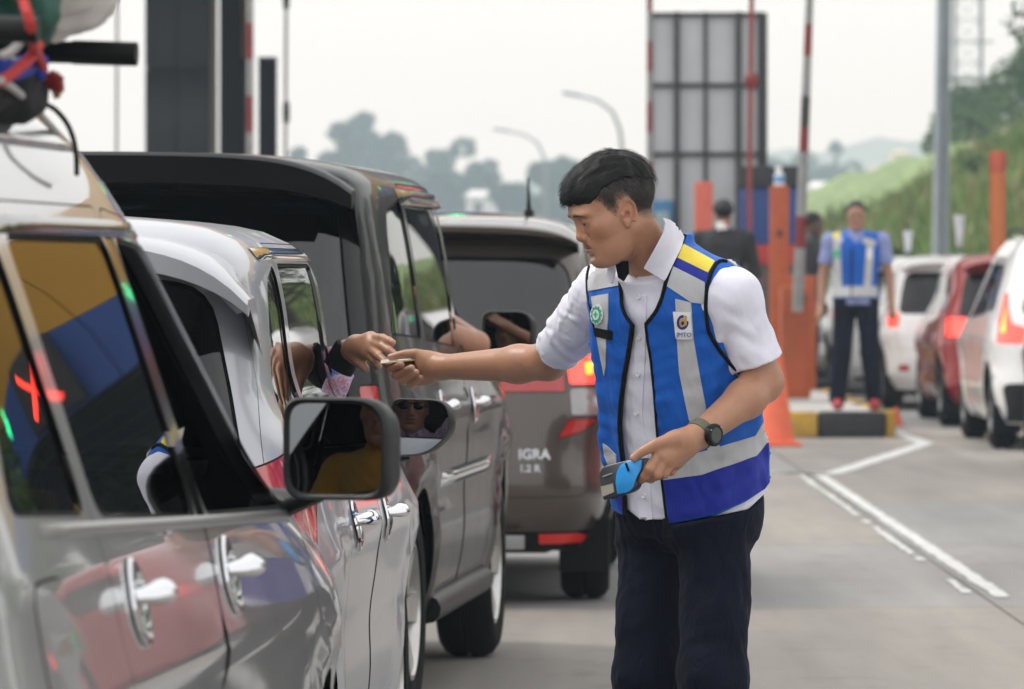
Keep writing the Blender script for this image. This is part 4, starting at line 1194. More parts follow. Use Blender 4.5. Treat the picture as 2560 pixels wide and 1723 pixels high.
# ------------------------------------------------------------------ green slope, bushes and trees
def leaf_mat(name, c, var=.45, scale=.6):
    m = mat(name, c, .6, var=var, vscale=scale, coords='Object')
    b = m.node_tree.nodes['Principled BSDF']
    b.inputs['Specular IOR Level'].default_value = .3
    return m
def hz(x, y):
    crest = np.where(x > 2, np.minimum(2.0 + .47 * (x - 8.7), 6.0), 0); crest = np.maximum(crest, 0)
    s = np.clip((y - 84) / 66, 0, 1); s = s * s * (3 - 2 * s)
    bump = .25 * np.sin(x * .9 + y * .13) + .18 * np.sin(x * .37 - y * .31 + 1) + .12 * np.sin(x * 2.1 + y * .6)
    return crest * s + bump * s * np.clip(crest, 0, 1) - .32 * (1 - np.clip(crest * s * 3, 0, 1))
gx, gy = np.meshgrid(np.linspace(1.5, 60, 70), np.linspace(82, 300, 80), indexing='ij')
V = np.stack([gx.ravel(), gy.ravel(), hz(gx, gy).ravel()], 1)
ids = np.arange(70 * 80).reshape(70, 80)
F = np.stack([ids[:-1, :-1].ravel(), ids[1:, :-1].ravel(), ids[1:, 1:].ravel(), ids[:-1, 1:].ravel()], 1)
M_SLOPE = leaf_mat('slope grass', (.17, .245, .075), .65, .6)
tag(mk('grass_slope', V, F, M_SLOPE), kind='structure')
def tufts(name, n, m, hmin, hmax, spread):
    x = RNG.uniform(3, 22, n); y = RNG.uniform(86, 165, n)
    z = hz(x, y); ok = z > .05; x, y, z = x[ok], y[ok], z[ok]; n = len(x)
    V = np.zeros((n, 3, 3)); h = RNG.uniform(hmin, hmax, n); a = RNG.uniform(0, 2 * np.pi, n); w = RNG.uniform(.04, .12, n)
    V[:, 0] = np.stack([x - w * np.cos(a), y - w * np.sin(a), z - .05], 1); V[:, 1] = np.stack([x + w * np.cos(a), y + w * np.sin(a), z - .05], 1)
    V[:, 2] = np.stack([x + RNG.normal(0, spread, n), y + RNG.normal(0, spread, n), z + h], 1)
    tag(mk(name, V.reshape(-1, 3), np.arange(3 * n).reshape(-1, 3), m, smooth=False), kind='stuff')
tufts('grass', 30000, leaf_mat('bright grass blades', (.21, .30, .085), .5, .5), .15, .55, .12)
tufts('weeds', 9000, leaf_mat('dry weed blades', (.24, .22, .09), .3, .5), .3, .9, .2)
tufts('tall_grass', 9000, leaf_mat('dark grass blades', (.12, .21, .045), .4, .5), .3, .9, .2)

def tree(name, label, loc, H, R, n, leaf, m_leaf, seed, group=None, trunk_h=.35, blobs=9, flatv=.8, drop=0.0):
    r = np.random.default_rng(seed)
    t = empty(name, loc, r.uniform(0, 6), label, 'tree' if name != 'bush' else 'bush', group)
    b = MB()
    lean = r.normal(0, .05, 2) * H
    b.tube([(0, 0, -.3), (lean[0] * .3, lean[1] * .3, H * trunk_h), (lean[0], lean[1], H * .8)], [H * .026, H * .018, H * .006], 8)
    C, S_ = [], []
    for k in range(blobs):
        a = r.uniform(0, 2 * np.pi); q = r.uniform(.15, .75) * R; zz = H * (trunk_h + (1 - trunk_h) * r.uniform(.12, .86))
        C.append((q * math.cos(a), q * math.sin(a), zz)); S_.append(R * r.uniform(.28, .52))
        b.tube([(lean[0] * .4, lean[1] * .4, H * trunk_h * r.uniform(.8, 1.2)), (C[-1][0] * .6, C[-1][1] * .6, zz * .93), C[-1]], [H * .009, H * .006, H * .003], 5)
    C.append((0, 0, H * .9)); S_.append(R * .35)
    b.build('trunk', mat('bark ' + name, (.06, .05, .04), .9, var=.3), t)
    C = np.array(C); S_ = np.array(S_)
    k = r.choice(len(C), n, p=S_ ** 2 / np.sum(S_ ** 2))
    d = r.normal(size=(n, 3)); d /= np.linalg.norm(d, axis=1)[:, None]
    rad = r.uniform(.55, 1.05, n) ** .6
    c = C[k] + d * (S_[k] * rad)[:, None] * np.array([1, 1, flatv])
    c[:, 2] -= drop * np.linalg.norm(c[:, :2], axis=1) ** 2
    a1 = r.normal(size=(n, 3)); a1 /= np.linalg.norm(a1, axis=1)[:, None]
    a2 = np.cross(a1, r.normal(size=(n, 3))); a2 /= np.linalg.norm(a2, axis=1)[:, None]
    s = leaf * r.uniform(.6, 1.3, n)[:, None]
    V = np.stack([c - a1 * s, c + a2 * s * .45, c + a1 * s, c - a2 * s * .45], 1).reshape(-1, 3)
    mk('crown', V, np.arange(4 * n).reshape(-1, 4), m_leaf, t, smooth=False)
    return t
ML1 = leaf_mat('far leaves', (.035, .06, .03), .5, .3)
ML2 = leaf_mat('dark leaves', (.04, .075, .022), .5, .4)
ML3 = leaf_mat('fresh leaves', (.07, .13, .03), .5, .4)
GT = 'hazy trees across the fields'
# (px, top row, Y, crown width px, seed)
far_trees = [(745, 350, 360, 90, 1, 'small rounded hazy tree right of the gantry column'), (850, 290, 360, 150, 2, 'broad hazy tree with a bushy left side'), (912, 258, 380, 120, 3, 'tallest hazy tree with a pointed tip'), (985, 315, 365, 130, 4, 'hazy tree leaning out to the right of the tallest one'),
             (1085, 360, 380, 110, 5, 'hazy round tree left of the broad dome'), (1160, 332, 370, 150, 6, 'dome shaped hazy tree left of the curved street lamp'), (1225, 385, 390, 90, 7, 'low hazy tree below the curved street lamp'), (1345, 395, 330, 110, 8, 'hazy tree just left of the worker\'s forehead'), (1410, 380, 340, 120, 9, 'hazy tree right behind the worker\'s forehead'),
             (700, 420, 370, 100, 10, 'low hazy tree behind the thin pale pole'), (800, 430, 340, 130, 11, 'low hazy bushy tree under the broad one'), (1030, 440, 340, 130, 12, 'low hazy bushy tree under the gap'), (1290, 450, 320, 110, 13, 'low hazy tree beside the white building'),
             (905, 425, 335, 150, 50, 'low wide hazy tree under the pointed one'), (960, 400, 345, 130, 51, 'bushy hazy tree filling the gap below the leaning one'), (1120, 425, 335, 150, 52, 'low wide hazy tree below the dome'), (1190, 400, 345, 130, 53, 'bushy hazy tree under the right flank of the dome'), (1380, 440, 325, 120, 54, 'low hazy tree just before the forehead'), (1975, 430, 390, 150, 55, 'low wide hazy tree behind the boom barrier'), (2060, 425, 390, 140, 56, 'low hazy tree below the slender pointed one'),
             (1930, 385, 420, 130, 14, 'hazy tree right of the lattice sign'), (2010, 370, 430, 150, 15, 'hazy tree behind the raised barrier arm'), (2090, 325, 430, 40, 16, 'slender pointed hazy tree on the right'), (2130, 400, 400, 150, 17, 'hazy tree above the green slope'), (2240, 415, 380, 130, 18, 'hazy tree beside the lamp post'), (2310, 400, 360, 140, 19, 'hazy tree behind the lamp post')]
for px, py, Y, wpx, sd, lab in far_trees:
    Y = Y * 2.4
    p = P(px, py, Y)
    tree('hazy_tree', lab, (p.x, Y, -.3), p.z + .3, wpx / F_PX * Y * .62, 2600, .62, ML1, sd, GT, .22, 10)
GR = 'trees on the green slope'
for px, Y, H, R, sd, lab in ((2440, 240, 3.4, 2.2, 21, 'dark tree on the slope left of the orange post'), (2530, 235, 4.4, 2.6, 22, 'dark tree on the slope above the orange post'), (2400, 255, 3.6, 1.5, 23, 'slim dark tree on the slope beside the mast'), (2590, 225, 5.0, 2.5, 24, 'leafy tree on the slope at the right edge')):
    x = (px - CX) / F_PX * Y
    tree('slope_tree', lab, (x, Y, float(hz(np.array(x), np.array(float(Y))))), H, R, 1500, .2, ML3, sd, GR, .15, 9)
tree('roadside_tree', 'near tree whose branches hang into the top right corner', (11.0, 92, 0), 7.6, 2.5, 3500, .10, ML2, 31, None, .45, 14, drop=.05)
for i, (x, y, H) in enumerate(((16, 58, 9), (21, 70, 11), (14.5, 76, 8), (25, 85, 12), (19, 44, 9), (17, 30, 9), (24, 55, 12))):
    tree('roadside_tree', ('leafy roadside tree right of the toll plaza with a %s crown' % ('dense', 'tall', 'low', 'broad', 'narrow', 'rounded', 'spreading')[i]), (x, y, -.3), H, H * .36, 1800, .3, ML3, 40 + i, 'roadside trees right of the plaza', .2, 10)
for i in range(16):
    x = RNG.uniform(6, 15); y = RNG.uniform(100, 150)
    tree('bush', 'low green bush growing on the grassy slope', (x, y, float(hz(np.array(x), np.array(y)))), RNG.uniform(.5, 1.1), RNG.uniform(.4, .9), 300, .09, ML3, 60 + i, 'bushes on the green slope', .1, 5)

# ------------------------------------------------------------------ houses and hills far away
def house(label, px, py_t, py_b, wpx, Y, wall, roofc, base=None):
    Y = Y * 2.4
    p, q = P(px, py_t, Y), P(px, py_b, Y); w = wpx / F_PX * Y
    c = empty('far_house', (p.x, Y, 0), 0, label, 'house', 'houses in the distance')
    b = MB(); b.box((-w / 2, 0, -.3), (w / 2, 12, q.z + (p.z - q.z) * .62)); b.build('wall', mat('wall ' + label[:12], wall, .8, var=.08, vscale=.5), c, smooth=False)
    z1 = q.z + (p.z - q.z) * .62
    b = MB(); b.add([(-w * .56, -.3, z1 + .01), (w * .56, -.3, z1 + .01), (w * .56, 12.3, z1 + .01), (-w * .56, 12.3, z1 + .01), (-w * .4, 6, p.z), (w * .4, 6, p.z)], [(0, 1, 5, 4), (2, 3, 4, 5), (1, 2, 5), (3, 0, 4), (0, 3, 2, 1)]); b.build('roof', mat('roof ' + label[:12], roofc, .8, var=.1, vscale=.5), c, smooth=False)
    for k in (-.25, .25):
        b = MB(); b.box((w * k - w * .09, -.03, z1 - 2.6), (w * k + w * .09, .02, z1 - .8)); b.build('window', M_GLASSD, c, smooth=False)
house('white building with a pale roof between hazy trees', 1225, 474, 520, 120, 330, (.75, .75, .74), (.7, .71, .72))
house('pinkish house on the hillside right of the barrier arm', 2225, 412, 462, 90, 300, (.62, .52, .50), (.52, .42, .40))
house('small white house at the foot of the hillside', 2055, 452, 500, 50, 280, (.8, .8, .78), (.75, .75, .74))
house('tiny cream house high among the hazy trees', 2255, 374, 400, 40, 350, (.75, .68, .5), (.7, .6, .4))
xs_ = np.linspace(-1000, 1000, 160)
def ridge(name, Y, prof, m, depth=160):
    z = prof(xs_)
    V = np.concatenate([np.stack([xs_, np.full_like(xs_, Y - depth), np.full_like(xs_, -.4)], 1), np.stack([xs_, np.full_like(xs_, Y - depth * .4), z * .62], 1), np.stack([xs_, np.full_like(xs_, Y), z], 1), np.stack([xs_, np.full_like(xs_, Y + 120.), np.full_like(xs_, -.4)], 1)])
    n = len(xs_); F = [(r * n + i, r * n + i + 1, (r + 1) * n + i + 1, (r + 1) * n + i) for r in range(3) for i in range(n - 1)]
    tag(mk(name, V, F, m), kind='structure')
ridge('hills', 2400, lambda x: 26 + 30 * np.exp(-((x - 160) / 150) ** 2) + 10 * np.exp(-((x + 216) / 168) ** 2) + 2.5 * np.sin(x * .085) + 1.8 * np.sin(x * .21 + 1), leaf_mat('hill forest', (.05, .08, .035), .3, .02))

# ------------------------------------------------------------------ traffic waiting to the right of the photographer (seen in the reflections)
S_, sk_ = lane_spec(PAINT_R, kind=0)
lamp_group(S_, sk_, 'lamp#red', [('r', .66, .97), ('r', .67, .90), ('s', .25, .90), ('s', .3, .97)], M_LAMP_LIT, .012)
near_red = build_car('red_mpv', 'red car in the right lane just outside the picture, mirrored in the silver door', (4.35, 23.4, 0), 0, S_, LANE2)
S_, sk_ = lane_spec(PAINT_G, kind=0)
lamp_group(S_, sk_, 'lamp#red', [('r', .66, .97), ('r', .67, .90), ('s', .25, .90), ('s', .3, .97)], M_LAMP_LIT, .012)
near_grey = build_car('grey_mpv', 'dark grey car in the right lane just outside the picture behind the white one', (4.4, 35.6, 0), 0, S_, LANE2)
o = copy_tree(near_grey); o.location = (4.3, 17.2, 0); tag(o, 'dark grey car in the right lane nearest the photographer')
o = copy_tree(carE); o.location = (4.4, 29.6, 0); tag(o, 'white hatchback in the right lane just outside the picture')

# ------------------------------------------------------------------ the hazy air
hb = MB(); hb.box((-1010, -62, -1.3), (1010, 2590, 82))
hz_o = hb.build('haze', None, smooth=False)
mh = bpy.data.materials.new('pale haze'); mh.use_nodes = True
nt = mh.node_tree; nt.nodes.clear()
ho = nt.nodes.new('ShaderNodeOutputMaterial'); pv = nt.nodes.new('ShaderNodeVolumePrincipled')
pv.inputs['Color'].default_value = (.70, .87, 1.0, 1); pv.inputs['Absorption Color'].default_value = (1, 1, 1, 1); pv.inputs['Density'].default_value = .00065; pv.inputs['Anisotropy'].default_value = .3
nt.links.new(pv.outputs[0], ho.inputs['Volume'])
hz_o.data.materials.append(mh)
tag(hz_o, kind='stuff')
# ------------------------------------------------------------------ smooth bodies: signed distances meshed into one continuous surface
def sdf_mesh(f, lo, hi, h, B=8, newton=2):
    lo = np.array(lo, float); hi = np.array(hi, float)
    nb = np.ceil((hi - lo) / (h * B)).astype(int)
    g = np.stack(np.meshgrid(*[np.arange(n) for n in nb], indexing='ij'), -1).reshape(-1, 3)
    cen = lo + (g + .5) * B * h
    d = f(cen)
    act = g[np.abs(d) < B * h * .5 * 1.733 * 1.5 + .006]
    N = nb * B + 2
    loc = np.stack(np.meshgrid(*[np.arange(B + 1)] * 3, indexing='ij'), -1).reshape(-1, 3)
    VK, VP, FK = [], [], []
    EDG = [(a, b) for a in range(8) for b in range(a + 1, 8) if bin(a ^ b).count('1') == 1]
    off = np.array([[(c >> 2) & 1, (c >> 1) & 1, c & 1] for c in range(8)])
    key = lambda q: (q[:, 0] * N[1] + q[:, 1]) * N[2] + q[:, 2]
    for s in range(0, len(act), 500):
        blk = act[s:s + 500]
        P_ = (blk[:, None, :] * B + loc[None])
        D = f((lo + P_.reshape(-1, 3) * h)).reshape(len(blk), B + 1, B + 1, B + 1)
        I = D < 0
        cnt = sum(I[:, o[0]:o[0] + B, o[1]:o[1] + B, o[2]:o[2] + B].astype(np.int8) for o in off)
        b, i, j, k = np.nonzero((cnt > 0) & (cnt < 8))
        if len(b) == 0: continue
        vals = np.stack([D[b, i + o[0], j + o[1], k + o[2]] for o in off], 1)
        acc = np.zeros((len(b), 3)); n = np.zeros(len(b))
        for a, c in EDG:
            va, vc = vals[:, a], vals[:, c]; m = (va < 0) != (vc < 0)
            t = np.where(m, va / np.where(m, va - vc, 1), 0)
            acc += (off[a] + (off[c] - off[a]) * t[:, None]) * m[:, None]; n += m
        cell = blk[b] * B + np.stack([i, j, k], 1)
        VK.append(key(cell)); VP.append(lo + (cell + acc / n[:, None]) * h)
        for ax in range(3):
            s1 = [slice(0, B)] * 3; s1[ax] = slice(1, B + 1)
            s0 = I[:, :B, :B, :B]; e1 = I[(slice(None), *s1)]
            b, i, j, k = np.nonzero(s0 != e1)
            if len(b) == 0: continue
            q = blk[b] * B + np.stack([i, j, k], 1); fl = s0[b, i, j, k]
            u, v = (ax + 1) % 3, (ax + 2) % 3
            eu, ev = np.zeros(3, int), np.zeros(3, int); eu[u] = 1; ev[v] = 1
            c4 = np.stack([key(q - eu - ev), key(q - ev), key(q), key(q - eu)], 1)
            c4[~fl] = c4[~fl][:, ::-1]
            FK.append(c4)
    VK = np.concatenate(VK); VP = np.concatenate(VP); FK = np.concatenate(FK)
    o = np.argsort(VK); VK, VP = VK[o], VP[o]
    ix = np.clip(np.searchsorted(VK, FK), 0, len(VK) - 1)
    F = ix[(VK[ix] == FK).all(1)]
    e = h * .5; d0 = f(VP)
    G = np.stack([(f(VP + np.eye(3)[a] * e) - d0) / e for a in range(3)], 1)
    g2 = np.maximum((G * G).sum(1), .2)
    VP = VP - G * np.clip(d0 / g2, -h * .7, h * .7)[:, None]
    VP = VP - G * np.clip(f(VP) / g2, -h * .4, h * .4)[:, None]
    G = G / np.sqrt(np.maximum((G * G).sum(1), 1e-9))[:, None]
    return VP, F, G

def cap(p, a, b, ra, rb):
    a = np.asarray(a, float); b = np.asarray(b, float); ab = b - a
    t = np.clip((p - a) @ ab / max(ab @ ab, 1e-12), 0, 1)
    return np.linalg.norm(p - a - t[:, None] * ab, axis=1) - (ra + (rb - ra) * t)
def ell(p, c, r, R=None):
    q = p - np.asarray(c, float)
    if R is not None: q = q @ R
    r = np.asarray(r, float)
    k0 = np.linalg.norm(q / r, axis=1); k1 = np.linalg.norm(q / (r * r), axis=1)
    return k0 * (k0 - 1) / np.maximum(k1, 1e-9)
def smin(a, b, k):
    h = np.maximum(k - np.abs(a - b), 0) / k
    return np.minimum(a, b) - h * h * k * .25
def smax(a, b, k): return -smin(-a, -b, k)
def chain(p, pts, rs, k=0.0):
    d = None
    for i in range(len(pts) - 1):
        c = cap(p, pts[i], pts[i + 1], rs[i], rs[i + 1])
        d = c if d is None else (smin(d, c, k) if k else np.minimum(d, c))
    return d
def near(p, c, r, fn, far_k=1.0):
    """evaluate fn only inside a sphere; elsewhere a safe lower bound"""
    dist = np.linalg.norm(p - np.asarray(c, float), axis=1)
    m = dist < r + .03
    out = np.maximum(dist - r, .0) + .02
    if m.any(): out[m] = fn(p[m])
    return out
_rw = np.random.default_rng(3)
def wrinkle(p, sc, seed, n=7):
    r = np.random.default_rng(seed); out = 0
    for i in range(n):
        k = r.normal(size=3) * sc * (1 + .35 * i); k2 = r.normal(size=3) * sc * .6
        out = out + np.sin(p @ k + r.uniform(0, 6) + 1.3 * np.sin(p @ k2 + r.uniform(0, 6))) / (1 + .35 * i)
    return out / 2.5

def frame(yaw, pitch, roll=0.0):
    """columns f, l, u. yaw 0 looks towards -Y (the camera), positive turns to -X (left in the picture)"""
    h = np.array([-math.sin(yaw), -math.cos(yaw), 0.0])
    l = np.array([-h[1], h[0], 0.0])
    f = h * math.cos(pitch) - np.array([0, 0, 1.0]) * math.sin(pitch)
    u = np.cross(f, l)
    if roll:
        l, u = l * math.cos(roll) + u * math.sin(roll), u * math.cos(roll) - l * math.sin(roll)
    return np.stack([f, l, u], 1)

def rot2(a, ax):
    c, s = math.cos(a), math.sin(a)
    return {'l': np.array([[c, 0, s], [0, 1, 0], [-s, 0, c]]), 'u': np.array([[c, -s, 0], [s, c, 0], [0, 0, 1]]), 'f': np.array([[1, 0, 0], [0, c, -s], [0, s, c]])}[ax]

def head_sdf(q, fine=True):
    """q in head space (forward, left, up), metres"""
    s = q.copy(); s[:, 1] = np.abs(s[:, 1])                     # both sides alike
    d = ell(q, (-.006, 0, .032), (.099, .077, .088))
    d = smin(d, ell(q, (.030, 0, -.035), (.066, .060, .088)), .03)
    d = smin(d, cap(s, (-.002, .047, -.053), (.066, .017, -.103), .018, .017), .028)
    d = smin(d, ell(q, (.042, 0, -.073), (.046, .044, .039)), .03)
    d = smin(d, ell(q, (.080, 0, -.104), (.013, .020, .014)), .022)
    d = smin(d, ell(s, (.054, .044, -.026), (.030, .024, .024)), .025)
    d = smin(d, ell(q, (.040, 0, .038), (.058, .056, .050)), .03)
    d = smin(d, ell(s, (.088, .025, .013), (.018, .030, .011)), .018)
    if fine:
        d = smax(d, -ell(s, (.106, .032, -.007), (.016, .019, .0105)), .014)
        d = smin(d, ell(s, (.0805, .032, -.008), (.0155, .0175, .0125)), .006)
        d = smax(d, -ell(s, (.0965, .0325, -.0095), (.006, .0135, .0014)), .004)
    d = smin(d, cap(q, (.090, 0, .000), (.101, 0, -.036), .0085, .0105), .014)
    d = smin(d, ell(q, (.1010, 0, -.0395), (.0105, .0115, .0095)), .007)
    if fine: d = smax(d, -ell(s, (.0885, .0225, -.0410), (.006, .0025, .0055)), .008)
    d = smin(d, ell(s, (.0915, .0145, -.0440), (.0120, .0062, .0082)), .004)
    if fine:
        d = smax(d, -ell(s, (.0955, .0075, -.0525), (.005, .0042, .004)), .003)
        d = smin(d, ell(q, (.082, 0, -.066), (.0135, .026, .016)), .016)
        d = smin(d, ell(q, (.0875, 0, -.0625), (.0075, .0205, .0050)), .006)
        d = smin(d, ell(q, (.0860, 0, -.0765), (.0080, .0180, .0062)), .007)
        d = smax(d, -ell(q, (.0960, 0, -.0695), (.0065, .022, .0010)), .004)
        d = smax(d, -ell(q, (.0955, 0, -.0895), (.007, .018, .005)), .010)
        # ear
        ea = np.array((-.004, .070, -.012)); t_ = s - ea
        c_, s_ = math.cos(.22), math.sin(.22)
        ef = t_[:, 0] * c_ + t_[:, 2] * s_; eu = t_[:, 2] * c_ - t_[:, 0] * s_
        eu2 = eu + .004
        l0 = .0045 - .40 * ef
        plate = ell(np.stack([ef, t_[:, 1] - .6 * l0, eu2], 1), (0, 0, 0), (.0150, .0050, .0265))
        rg = (np.sqrt((ef / .0158) ** 2 + (eu2 / .0280) ** 2) - 1) * .0195
        ringd = np.sqrt(rg ** 2 + (t_[:, 1] - l0 - .002) ** 2) - .0036
        ringd = np.maximum(ringd, -(eu2 + .022) - np.maximum(0, -ef) * .2)
        rg2 = (np.sqrt(((ef - .001) / .0088) ** 2 + ((eu2 - .002) / .0165) ** 2) - 1) * .0115
        anti = np.maximum(np.sqrt(rg2 ** 2 + (t_[:, 1] - l0 + .0008) ** 2) - .0026, ef - .003)
        e = smin(smin(plate, ringd, .003), anti, .002)
        e = smax(e, -ell(np.stack([ef, t_[:, 1] - l0 - .001, eu2], 1), (.0035, .001, -.006), (.0062, .0065, .0082)), .003)
        e = smin(e, ell(np.stack([ef, t_[:, 1], eu2], 1), (.0125, .0030, -.005), (.0040, .0042, .0055)), .004)
        e = smin(e, ell(np.stack([ef, t_[:, 1], eu2], 1), (.004, .0028, -.0275), (.0075, .0042, .0075)), .005)
        d = smin(d, e, .007)
    return d

M_SKIN_NODES = None
def skin_mat(name, col):
    m = mat(name, col, .40, sss=.08, bump=.09, bscale=260, spec=.5)
    nt = m.node_tree; b = nt.nodes['Principled BSDF']
    a = nt.nodes.new('ShaderNodeVertexColor'); a.layer_name = 'tone'
    n = nt.nodes.new('ShaderNodeTexNoise'); n.inputs['Scale'].default_value = 38; n.inputs['Detail'].default_value = 9; n.inputs['Roughness'].default_value = .68
    r = nt.nodes.new('ShaderNodeMapRange'); r.inputs['To Min'].default_value = .78; r.inputs['To Max'].default_value = 1.18
    t = nt.nodes.new('ShaderNodeTexCoord'); nt.links.new(t.outputs['Object'], n.inputs['Vector']); nt.links.new(n.outputs['Fac'], r.inputs['Value'])
    x = nt.nodes.new('ShaderNodeMix'); x.data_type = 'RGBA'; x.blend_type = 'MULTIPLY'; x.inputs['Factor'].default_value = 1
    nt.links.new(a.outputs['Color'], x.inputs['A']); nt.links.new(r.outputs[0], x.inputs['B']); nt.links.new(x.outputs['Result'], b.inputs['Base Color'])
    return m

def set_tone(o, cols):
    at = o.data.color_attributes.new('tone', 'FLOAT_COLOR', 'POINT')
    at.data.foreach_set('color', np.concatenate([cols, np.ones((len(cols), 1))], 1).astype(np.float32).ravel())

def sdf_obj(name, f, lo, hi, h, m, parent, base, newton=2):
    V, F, N = sdf_mesh(f, lo, hi, h, newton=newton)
    return mk(name, V - np.asarray(base), F, m, parent, True), V

def head_tone(q, col, beard=.0, hair_low=True):
    """pigment of the head: lips, brows, moustache, cropped hair at the sides"""
    col = np.array(col); n = len(q); C = np.tile(col, (n, 1))
    s = q.copy(); s[:, 1] = np.abs(s[:, 1])
    def mixin(w, c):
        nonlocal C
        w = np.clip(w, 0, 1)[:, None]; C = C * (1 - w) + np.array(c) * w
    g = lambda c, r: np.exp(-(((s - np.array(c)) / np.array(r)) ** 2).sum(1))
    mixin(.35 * g((.075, .045, -.035), (.03, .03, .025)), col * (1.10, .78, .72))
    mixin(.45 * g((.105, 0, -.04), (.02, .018, .014)), col * (1.08, .75, .70))
    mixin(1.15 * g((.094, 0, -.0700), (.02, .0175, .0085)), (.30, .115, .085))
    face = s[:, 0] > .05
    bx = s[:, 1]; arch = .0125 + .002 * np.sin(np.clip((bx - .012) / .02, 0, 1) * 1.57) - .0085 * np.clip((bx - .026) / .028, 0, 1) ** 1.4
    mixin(.96 * face * np.clip(1.6 - np.abs(s[:, 2] - arch) / .0036, 0, 1) * np.clip((bx - .010) / .004, 0, 1) * np.clip((.054 - bx) / .008, 0, 1), (.022, .016, .013))
    mixin(.9 * face * g((.10, .0325, -.0095), (.02, .0150, .0022)), (.02, .014, .012))
    mou = -.0565 - .012 * np.clip(bx / .024, 0, 1) ** 2
    mixin(beard * (s[:, 0] > .07) * np.clip(1.5 - np.abs(s[:, 2] - mou) / .0032, 0, 1) * np.clip((bx - .003) / .004, 0, 1) * np.clip((.027 - bx) / .008, 0, 1), (.03, .022, .018))
    mixin(.35 * beard * g((.085, 0, -.100), (.02, .014, .010)), (.06, .04, .03))
    return C
# ------------------------------------------------------------------ the toll attendant in the foreground
Y0 = 12.2
def MM(xs, ys, Y=Y0): return np.array(P(xs, ys, Y))
def pix(p):
    return np.stack([CX + p[:, 0] / p[:, 1] * F_PX, HY - (p[:, 2] - CAM_H) / p[:, 1] * F_PX], 1)
def zpx(y): return CAM_H - (y - HY) / F_PX * Y0

CH_YAW = math.radians(38)
n_c = np.array([-math.sin(CH_YAW), -math.cos(CH_YAW), 0]); l_c = np.array([-n_c[1], n_c[0], 0])
TZ = [.70, .80, .86, .98, 1.10, 1.20, 1.28, 1.325, 1.355, 1.385, 1.41]
tcx = pchip(TZ, [(x - CX) / F_PX * Y0 for x in (1722, 1738, 1730, 1712, 1700, 1690, 1682, 1678, 1668, 1650, 1636)])
tcy = pchip(TZ, [12.31, 12.30, 12.295, 12.27, 12.245, 12.225, 12.205, 12.20, 12.195, 12.19, 12.185])
ta = pchip(TZ, [.165, .168, .166, .160, .166, .176, .180, .168, .132, .082, .060])
tb = pchip(TZ, [.115, .120, .118, .112, .115, .118, .110, .100, .086, .070, .060])
ga = pchip(TZ, [.174, .176, .178, .178, .182, .188, .190, .178, .142, .090, .066])
gb = pchip(TZ, [.124, .128, .128, .124, .124, .126, .118, .108, .094, .078, .066])
def torso(p, A=ta, B=tb, extra=0.0):
    z = np.clip(p[:, 2], .70, 1.41)
    dx, dy = p[:, 0] - tcx(z), p[:, 1] - tcy(z)
    ql = dx * l_c[0] + dy * l_c[1]; qn = dx * n_c[0] + dy * n_c[1]
    a, b = A(z) + extra, B(z) + extra
    k = (np.abs(ql / a) ** 2.3 + np.abs(qn / b) ** 2.3) ** (1 / 2.3)
    d = (k - 1) * np.minimum(a, b)
    return np.maximum(d, np.maximum(p[:, 2] - 1.41 - extra, .77 - p[:, 2]))

HS = .94
HDC = MM(1538, 516, 12.07)
HR = frame(math.radians(74), math.radians(20))          # columns f, l, u
def to_head(p): return (p - HDC) @ HR / HS
def from_head(q): return np.asarray(q) * HS @ HR.T + HDC
NECK0, NECK1 = MM(1640, 690, 12.19), from_head((-.022, 0, -.045))

shL, elL, wrL = MM(1827, 745, 12.08), MM(1909, 955, 12.11), MM(1745, 1090, 11.95)
shR, elR, wrR = MM(1512, 732, 12.34), MM(1372, 903, 12.61), MM(1106, 918, 12.80)

def handR(p):
    A = lambda x, y, Y: MM(x, y, Y)
    d = chain(p, [wrR, A(1075, 916, 12.830)], [.027, .026])
    for mc, r in ((A(1042, 906, 12.855), .0165), (A(1044, 922, 12.862), .0165), (A(1050, 936, 12.858), .016), (A(1059, 948, 12.848), .015)):
        d = smin(d, cap(p, A(1088, 917, 12.820), mc, .022, r), .018)
    d = smin(d, ell(p, A(1066, 906, 12.812), (.026, .015, .019)), .018)
    d = smin(d, ell(p, A(1066, 938, 12.830), (.026, .016, .019)), .015)
    th = chain(p, [A(1066, 895, 12.815), A(1040, 884, 12.815), A(1010, 886, 12.820), A(976, 893, 12.825)], [.016, .0115, .0105, .0075])
    d = smin(d, th, .012)
    F_ = [([A(1042, 908, 12.855), A(984, 918, 12.852), A(974, 921, 12.830), A(1003, 912, 12.805)], [.0115, .0095, .009, .0078]),
          ([A(1044, 924, 12.862), A(993, 938, 12.852), A(990, 939, 12.830), A(1029, 920, 12.795)], [.0118, .0098, .0095, .008]),
          ([A(1050, 938, 12.858), A(1008, 953, 12.845), A(1006, 953, 12.825), A(1041, 931, 12.792)], [.0112, .0095, .009, .0078]),
          ([A(1059, 949, 12.850), A(1030, 962, 12.840), A(1028, 961, 12.822), A(1052, 944, 12.795)], [.0105, .0085, .0082, .007])]
    for pts, rs in F_:
        d = smin(d, chain(p, pts, rs, .004), .0035)
    return d
